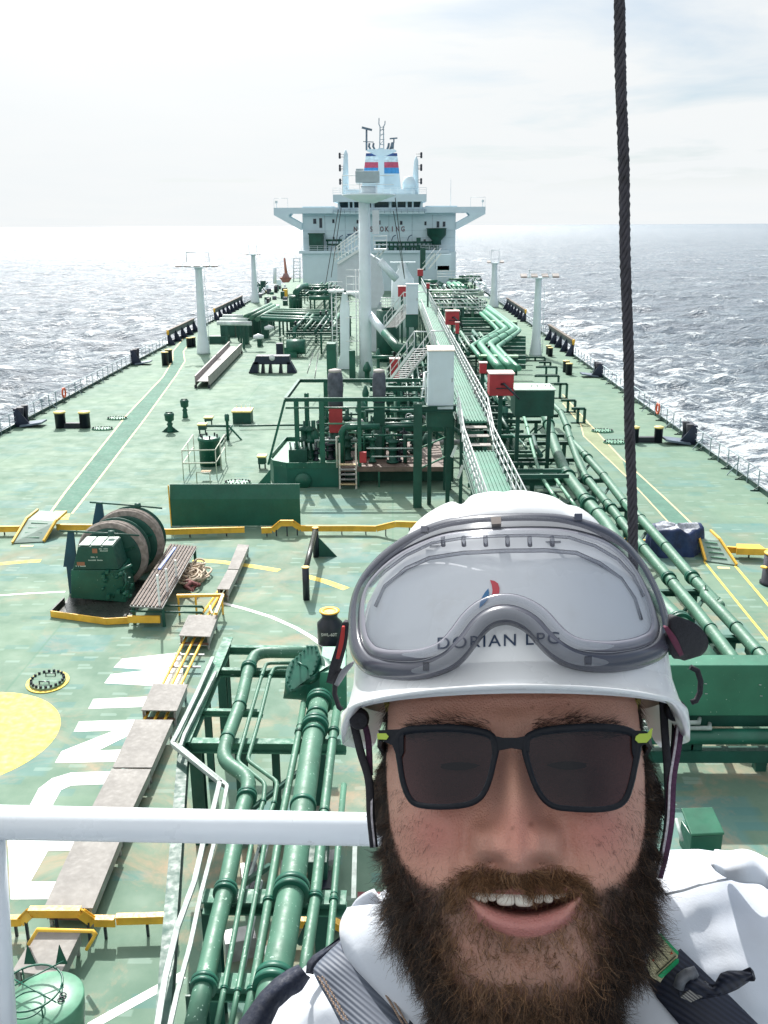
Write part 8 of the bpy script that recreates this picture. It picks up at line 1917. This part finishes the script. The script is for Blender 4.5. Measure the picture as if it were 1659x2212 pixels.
def loft(rings, mat, name, parent):
    m = len(rings[0]); m_ = HB(); vs = [q for r in rings for q in r]; fs = [(j * m + i, j * m + (i + 1) % m, (j + 1) * m + (i + 1) % m, (j + 1) * m + i) for j in range(len(rings) - 1) for i in range(m)]; m_.add(vs, fs, True); return m_.buildh(name, mat, parent)
def gr(pts, dw): return [(p.x, p.y, ggw(p.x, p.y) + dw) for p in pts]
def plastic(name, colr, alpha, rough=.2, ior=1.45):
    m = bpy.data.materials.new(name); m.use_nodes = True; nt = m.node_tree; nt.nodes.clear(); out = nt.nodes.new('ShaderNodeOutputMaterial')
    b = nt.nodes.new('ShaderNodeBsdfPrincipled'); b.inputs['Base Color'].default_value = (*colr, 1); b.inputs['Roughness'].default_value = rough
    tr = nt.nodes.new('ShaderNodeBsdfTransparent'); tr.inputs[0].default_value = (.93, .94, .96, 1); mx_ = nt.nodes.new('ShaderNodeMixShader'); fr_ = nt.nodes.new('ShaderNodeFresnel'); fr_.inputs[0].default_value = ior
    ad_ = nt.nodes.new('ShaderNodeMath'); ad_.operation = 'MAXIMUM'; nt.links.new(fr_.outputs[0], ad_.inputs[0]); ad_.inputs[1].default_value = alpha
    nt.links.new(ad_.outputs[0], mx_.inputs[0]); nt.links.new(tr.outputs[0], mx_.inputs[1]); nt.links.new(b.outputs[0], mx_.inputs[2]); nt.links.new(mx_.outputs[0], out.inputs[0]); return m
RIM = plastic('smoky_rim', (.060, .064, .085), .60, .22, 1.35); SKIRT = plastic('clear_skirt', (.22, .22, .26), .34, .2, 1.25); CLEAR = plastic('clear_lens', (.62, .66, .72), .035, .05, 1.25)
i1 = inset(oo, .0042); i2 = inset(oo, .0125); i3 = inset(oo, .0150)
loft([gr(oo, -.014), gr(oo, -.004), gr(inset(oo, .0015), .0005), gr(i1, .0020), gr(inset(oo, .0075), .0016), gr(inset(oo, .0098), -.0005), gr(inset(oo, .0105), -.004)], RIM, 'rim', gog)
loft([gr(inset(oo, .0105), -.003), gr(inset(oo, .0125), .0010), gr(inset(oo, .0150), .0016), gr(inset(oo, .0165), .0)], SKIRT, 'inner_bead', gog)
loft([gr(oo, -.014), gr(inset(oo, .002), -.024), gr(inset(oo, .006), -.032)], SKIRT, 'skirt', gog)
# lens patch by columns
us = [p.x for p in oo]; u0, u1 = min(us) + .012, max(us) - .012; m_ = HB(); cols_ = 90; rows_ = 12; vs = []; il = inset(oo, .0120)
def span(u):
    ys_ = []
    for i in range(len(il)):
        a, b_ = il[i], il[(i + 1) % len(il)]
        if (a.x - u) * (b_.x - u) <= 0 and a.x != b_.x: ys_.append(a.y + (b_.y - a.y) * (u - a.x) / (b_.x - a.x))
    return (min(ys_), max(ys_)) if ys_ else (.12, .12)
for i in range(cols_ + 1):
    u = u0 + (u1 - u0) * i / cols_; lo, hi = span(u)
    for j in range(rows_ + 1): v = lo + (hi - lo) * j / rows_; vs.append((u, v, ggw(u, v) + .0005))
m_.add(vs, [(i * (rows_ + 1) + j, (i + 1) * (rows_ + 1) + j, (i + 1) * (rows_ + 1) + j + 1, i * (rows_ + 1) + j + 1) for i in range(cols_) for j in range(rows_)], True); m_.buildh('lens', CLEAR, gog)
# inner moulded lines along the top, posts, clip
def gtube(pts, r, name, mat, dw=0.0, n=7):
    q = [loc_s(*I(x, y), ggw, 8) for x, y in pts]; q = [Vector((p[0], p[1], ggw(p[0], p[1]) + dw)) for p in q]; m_ = HB(); m_.tube(q, r, n); return m_.buildh(name, mat, gog)
gtube([(240, 480), (300, 420), (380, 360), (480, 312), (600, 292), (740, 284), (880, 282), (1010, 290), (1110, 322), (1200, 375), (1260, 440), (1300, 520)], .0010, 'moulded_line', SKIRT, -.003)
gtube([(262, 560), (300, 480), (380, 412), (470, 372), (600, 352), (760, 344), (920, 342), (1040, 352), (1130, 392), (1210, 450), (1265, 530), (1290, 610)], .0013, 'moulded_line', SKIRT, -.002)
for x in (522, 602, 687, 772, 858, 945): gtube([(x, 288), (x + 2, 322)], .0014, 'vent_post', SKIRT, -.003)
gtube([(470, 322), (980, 304)], .0007, 'moulded_line', SKIRT, -.005)
m_ = HB(); hslab(m_, [(708, 225), (748, 223), (748, 250), (712, 252)], ggw, .004, .004, I); m_.buildh('vent_clip', paint('clip_brown', (.16, .13, .12), .4), gog)
for (x, y, w_, h__) in ((1070, 772, 26, 30), (448, 795, 22, 30), (1030, 222, 30, 26), (440, 268, 26, 22)):
    m_ = HB(); hslab(m_, [(x, y - h__ / 2), (x + w_, y - h__ / 2), (x + w_, y + h__ / 2), (x, y + h__ / 2)], ggw, .0030, .002, I); m_.buildh('rim_lug', RIM, gog)
# straps at both temples
ribbon(I, [(1405, 600, .548), (1440, 660, .556), (1470, 715, .568), (1480, 745, .578)], [6, 36, 40, 18], STR, 'elastic_strap', gog, .006)
ribbon(I, [(1380, 640, .546), (1412, 690, .552), (1440, 745, .565)], [3, 6, 4], paint('strap_maroon', (.12, .02, .05), .7), 'elastic_strap', gog, .003)
ribbon(I, [(150, 620, .552), (135, 700, .56), (112, 780, .572), (92, 850, .585)], [5, 9, 10, 8], STR, 'elastic_strap', gog, .004)
ribbon(I, [(140, 640, .5485), (132, 700, .556), (118, 760, .565)], [3, 4, 3], paint('strap_red', (.40, .035, .03), .7), 'elastic_strap', gog, .002)
ribbon(I, [(175, 780, .548), (145, 810, .556), (115, 860, .57)], [3, 6, 4], paint('clip_grey', (.2, .2, .22), .3), 'strap_clip', gog, .003)
# ================================================================== COVERALL, HARNESS
top = [(400, 2460), (450, 2360), (500, 2275), (545, 2215), (600, 2150), (650, 2104), (700, 2058), (750, 2020), (790, 1985), (830, 1925), (900, 1895), (1000, 1880), (1110, 1875), (1250, 1872), (1350, 1862), (1430, 1836), (1500, 1834), (1560, 1842), (1620, 1856), (1700, 1880), (1780, 1930), (1860, 2010), (1930, 2150)]
def interp_poly(pts, n):
    d = [0]
    for a, b_ in zip(pts, pts[1:]): d.append(d[-1] + math.dist(a, b_))
    s = np.linspace(0, d[-1], n); return np.stack([np.interp(s, d, [p[k] for p in pts]) for k in (0, 1)], 1)
ns, nt_ = 220, 110; tp_ = interp_poly(top, ns); Vc = np.zeros((nt_, ns, 3)); rw = np.random.default_rng(5)
CMn = np.array(RM); COn = np.array(CO)
def wr(x, y):
    r = .0050 * np.sin(x * .014 + 1.7 * np.sin(y * .010)) * np.sin(y * .015 + x * .008 + .5) + .0010 * np.sin(x * .047 - y * .031 + 1.2 * np.sin(x * .02)) + .0004 * np.sin(x * .011 + y * .083 + 2 * np.sin(x * .017))
    return r
for j in range(nt_):
    t_ = j / (nt_ - 1)
    if t_ < .35: k = (t_ / .35); dy = 520 * (1 - k) ** 1.6; dz = .66 + .15 * (1 - k ** .6)          # back side rising to the shoulder line
    else: k = (t_ - .35) / .65; dy = 560 * k; dz = .66 - .085 * (1 - math.exp(-k * 5.0)) - .01 * k
    for_x = tp_[:, 0] + (tp_[:, 0] - 1112) * .02 * k; yy = tp_[:, 1] + dy
    side = np.clip(np.abs(tp_[:, 0] - 1112) / 800, 0, 1); dd = dz + .03 * side ** 2 + (wr(for_x, yy) * (1.0 if t_ > .35 else .3)) * min(1, abs(t_ - .35) * 6 + .15)
    neck = np.exp(-((tp_[:, 0] - 1112) / 170) ** 2); dd = dd + .03 * neck
    L3 = np.stack([(for_x - CX) / FPX, (CY - yy) / FPX, -np.ones(ns)], 1) * dd[:, None]; Vc[j] = L3 @ CMn.T + COn
ic = np.arange(ns * nt_).reshape(nt_, ns); Fc = np.stack([ic[:-1, :-1], ic[:-1, 1:], ic[1:, 1:], ic[1:, :-1]], -1).reshape(-1, 4)
def cloth_mat(name='white_cloth', colr=(.60, .64, .71)):
    m = bpy.data.materials.new(name); nt, b, out = nodes(m); n = noise(nt, 9, 6, .6); n2 = noise(nt, 900, 2, .5)
    c = mixc(nt, ramp(nt, n.outputs[0], .4, .8, 0, .3), colr, tuple(x * .85 for x in colr)); nt.links.new(c, b.inputs['Base Color']); b.inputs['Roughness'].default_value = .85
    b.inputs['Sheen Weight'].default_value = .2
    n3 = noise(nt, 26, 4, .55, .6); bm1 = bump(nt, b, n3.outputs[0], .25, .004); bm2 = nt.nodes.new('ShaderNodeBump'); bm2.inputs['Strength'].default_value = .2; bm2.inputs['Distance'].default_value = .0005
    nt.links.new(n2.outputs[0], bm2.inputs['Height']); nt.links.new(bm1.outputs[0], bm2.inputs['Normal']); nt.links.new(bm2.outputs[0], b.inputs['Normal']); return m
CL = cloth_mat()
npmesh('coverall', Vc.reshape(-1, 3), Fc, CL, person, True, None, True)
# stitched yoke seam on the right shoulder, collar band, collar flap
m_ = MB(); m_.tube([C3(*N(x, y), z) for x, y, z in ((740, 860, .588), (900, 825, .590), (1050, 775, .592), (1180, 745, .595), (1330, 720, .60))], .0008, 5); m_.build('seam', paint('seam_grey', (.5, .52, .56), .9), person)
ribbon(MM, [(1040, 520, .640, .60), (1060, 640, .618, .59), (1110, 800, .600, .585), (1190, 960, .590, .578), (1290, 1120, .582, .572), (1400, 1330, .575, .566)], [44, 68, 70, 58, 52, 52], CL, 'collar', person, .004)
ribbon(MM, [(1000, 700, .640), (1010, 620, .642), (1045, 540, .642), (1120, 480, .64)], [20, 34, 36, 30], CL, 'collar', person, .006)
ribbon(N, [(500, 1560, .585), (540, 1700, .580), (620, 1900, .574), (700, 2100, .568)], [60, 74, 90, 110], CL, 'collar', person, .004)
def flap():
    m_ = MB(); g0 = [(1140, 560), (1230, 600), (1330, 545), (1440, 480), (1530, 540), (1640, 600), (1760, 640)]; g1 = [(1160, 470), (1240, 490), (1330, 500), (1425, 468), (1540, 500), (1640, 560), (1760, 600)]; g2 = [(1150, 620), (1250, 670), (1380, 735), (1480, 750), (1580, 760), (1659, 800), (1760, 830)]
    vs = []; n_ = len(g0)
    rows__ = [(g1, .640), ([(a[0], (a[1] + b_[1]) / 2 - 6) for a, b_ in zip(g1, g0)], .618), (g0, .600), ([((a[0] + b_[0]) / 2, (a[1] + b_[1]) / 2) for a, b_ in zip(g0, g2)], .590), (g2, .592)]
    for row, z in rows__:
        for i, (x, y) in enumerate(row): vs.append(C3(*N(x, y), z + .006 * math.sin(i * 1.7)))
    m_.add(vs, [(j * n_ + i, j * n_ + i + 1, (j + 1) * n_ + i + 1, (j + 1) * n_ + i) for j in range(4) for i in range(n_ - 1)], True); o = m_.build('collar_flap', CL, person)
    sd = o.modifiers.new('sub', 'SUBSURF'); sd.levels = 2; sd.render_levels = 2; so = o.modifiers.new('thick', 'SOLIDIFY'); so.thickness = .002
flap()
har = thing('safety_harness', C3(760, 2100, .6), 'navy and grey webbing fall harness over the man\'s shoulders', 'harness')
def web_mat(name, c1, c2, freq):
    m = bpy.data.materials.new(name); nt, b, out = nodes(m); tcn = nt.nodes.new('ShaderNodeTexCoord'); wv = nt.nodes.new('ShaderNodeTexWave'); wv.inputs['Scale'].default_value = freq; wv.bands_direction = 'DIAGONAL'; wv.inputs['Distortion'].default_value = .3
    nt.links.new(tcn.outputs['Object'], wv.inputs['Vector']); c = mixc(nt, wv.outputs[0], c1, c2); nt.links.new(c, b.inputs['Base Color']); b.inputs['Roughness'].default_value = .6; bump(nt, b, wv.outputs[0], .45, .0008); return m
WEB = web_mat('grey_webbing', (.070, .085, .12), (.11, .13, .17), 130); WNV = web_mat('navy_webbing', (.006, .009, .022), (.016, .022, .045), 120)
def patch(fn, edgeL, edgeR, z0, z1, mat, name, th=.003, nsub=12, ribs=0, par=None):
    """band between two edge polylines (same count); z0, z1 depths along"""
    n_ = 40; a = interp_poly([fn(*p) for p in edgeL], n_); b_ = interp_poly([fn(*p) for p in edgeR], n_); V_ = []
    for i in range(n_):
        f_ = i / (n_ - 1); z = z0 + (z1 - z0) * f_
        for j in range(nsub + 1):
            g_ = j / nsub; p = a[i] * (1 - g_) + b_[i] * g_; V_.append(tuple(C3(p[0], p[1], z - .006 * math.sin(g_ * math.pi) + (.0 if not ribs else .0008 * math.sin(i * ribs)))))
    k = nsub + 1; Fp = [(i * k + j, i * k + j + 1, (i + 1) * k + j + 1, (i + 1) * k + j) for i in range(n_ - 1) for j in range(nsub)]
    m_ = MB(); m_.add(V_, Fp, True); o = m_.build(name, mat, par or har); so = o.modifiers.new('thick', 'SOLIDIFY'); so.thickness = th; so.offset = -1; return o
PAD = paint('navy_pad', (.008, .013, .030), .75, .3, 60)
patch(MM, [(612, 972), (618, 900), (660, 850), (800, 760), (900, 700), (975, 660)], [(670, 970), (720, 905), (800, 830), (880, 760), (930, 715), (985, 690)], .632, .650, PAD, 'shoulder_pad', .004)
patch(MM, [(575, 950), (500, 985), (420, 1040), (330, 1130), (250, 1240), (170, 1350)], [(612, 975), (560, 1060), (500, 1090), (400, 1180), (350, 1290), (300, 1400)], .628, .600, PAD, 'shoulder_pad', .004)
patch(MM, [(905, 745), (800, 830), (700, 925), (672, 965), (720, 1060), (800, 1200), (900, 1400)], [(982, 690), (1010, 760), (1070, 870), (1130, 990), (1200, 1130), (1290, 1280), (1370, 1400)], .622, .566, WEB, 'shoulder_strap', .003, 14)
patch(MM, [(1130, 985), (1200, 1130), (1300, 1290), (1370, 1400)], [(1165, 1010), (1225, 1120), (1330, 1290), (1410, 1400)], .596, .570, WNV, 'strap_edge', .003, 4)
# stitching
m_ = MB()
for (pa_, pb_) in (((925, 745), (1150, 1120)), ((690, 990), (860, 1290)), ((1150, 1120), (1260, 1310))):
    for row in range(3):
        n_ = 26
        for i in range(n_):
            f_ = i / n_; x = pa_[0] + (pb_[0] - pa_[0]) * f_ + row * 15 - (12 if row == 1 else 0) + (6 if i % 2 else 0); y = pa_[1] + (pb_[1] - pa_[1]) * f_; z = .6105 + (.566 - .6105) * ((y - 745) / 600) - .004
            p = C3(*MM(x, y), z); q = C3(*MM(x + 11, y + 13), z - .0005); m_.tube([p, q], .00045, 4)
m_.build('stitching', paint('tan_thread', (.30, .22, .17), .8), har)
# right strap with tag and loop keeper
patch(N, [(560, 1545), (680, 1780), (860, 2000), (1000, 2200)], [(850, 1370), (1080, 1590), (1300, 1800), (1600, 2100)], .578, .552, WNV, 'shoulder_strap', .003, 14)
patch(N, [(560, 1520), (620, 1200), (640, 1180)], [(700, 1640), (850, 1430), (860, 1400)], .575, .577, paint('tag_yellow', (.55, .50, .28), .5, .1, 60), 'label_tag', .002, 6) if False else None
def tagpoly(pts, z, mat, name, th=.002):
    m_ = MB(); ps = [C3(*N(x, y), z) for x, y in pts]; m_.slab(ps, (RM @ Vector((0, 0, 1))) * th); return m_.build(name, mat, har)
tagpoly([(560, 1500), (640, 1200), (700, 1240), (838, 1395), (838, 1410), (680, 1640), (600, 1590)], .566, paint('tag_cream', (.62, .58, .36), .5, .15, 60), 'label_tag')
tagpoly([(675, 1215), (700, 1215), (850, 1375), (845, 1400), (830, 1390), (690, 1235)], .5635, paint('tag_green', (.02, .42, .16), .4), 'tag_edge', .001)
tagpoly([(665, 1590), (830, 1440), (852, 1440), (852, 1468), (700, 1612)], .5635, paint('tag_green', (.02, .42, .16), .4), 'tag_edge', .001)
for pts in (((655, 1575), (830, 1415)), ((610, 1440), (690, 1540)), ((650, 1320), (760, 1450))): m_ = MB(); m_.tube([C3(*N(*p), .5628) for p in pts], .0004, 4); m_.build('tag_line', paint('tag_ink', (.05, .05, .03), .6), har)
for p in ((625, 1450), (790, 1388)): tagpoly([(p[0] - 12, p[1] + 12), (p[0] + 14, p[1] + 6), (p[0], p[1] - 16)], .5630, paint('tag_red', (.5, .1, .04), .5), 'tag_mark', .0005)
patch(N, [(860, 1690), (960, 1570), (1160, 1690), (1230, 1570), (1300, 1545), (1500, 1545)], [(860, 1780), (960, 1820), (1100, 1800), (1260, 1770), (1380, 1720), (1530, 1620)], .558, .535, WNV, 'strap_loop', .005, 8)
m_ = MB(); m_.tube([C3(*N(x, y), .552) for x, y in ((850, 1700), (880, 1620), (930, 1580), (975, 1570), (990, 1600))], .0035, 8); m_.build('keeper', paint('keeper_grey', (.12, .13, .15), .35, .3, 200), har)
tagpoly([(870, 1780), (990, 1680), (1090, 1640), (1140, 1680), (1080, 1770), (960, 1825)], .5495, web_mat('mesh_web', (.05, .05, .06), (.30, .29, .27), 260), 'mesh_patch', .001)
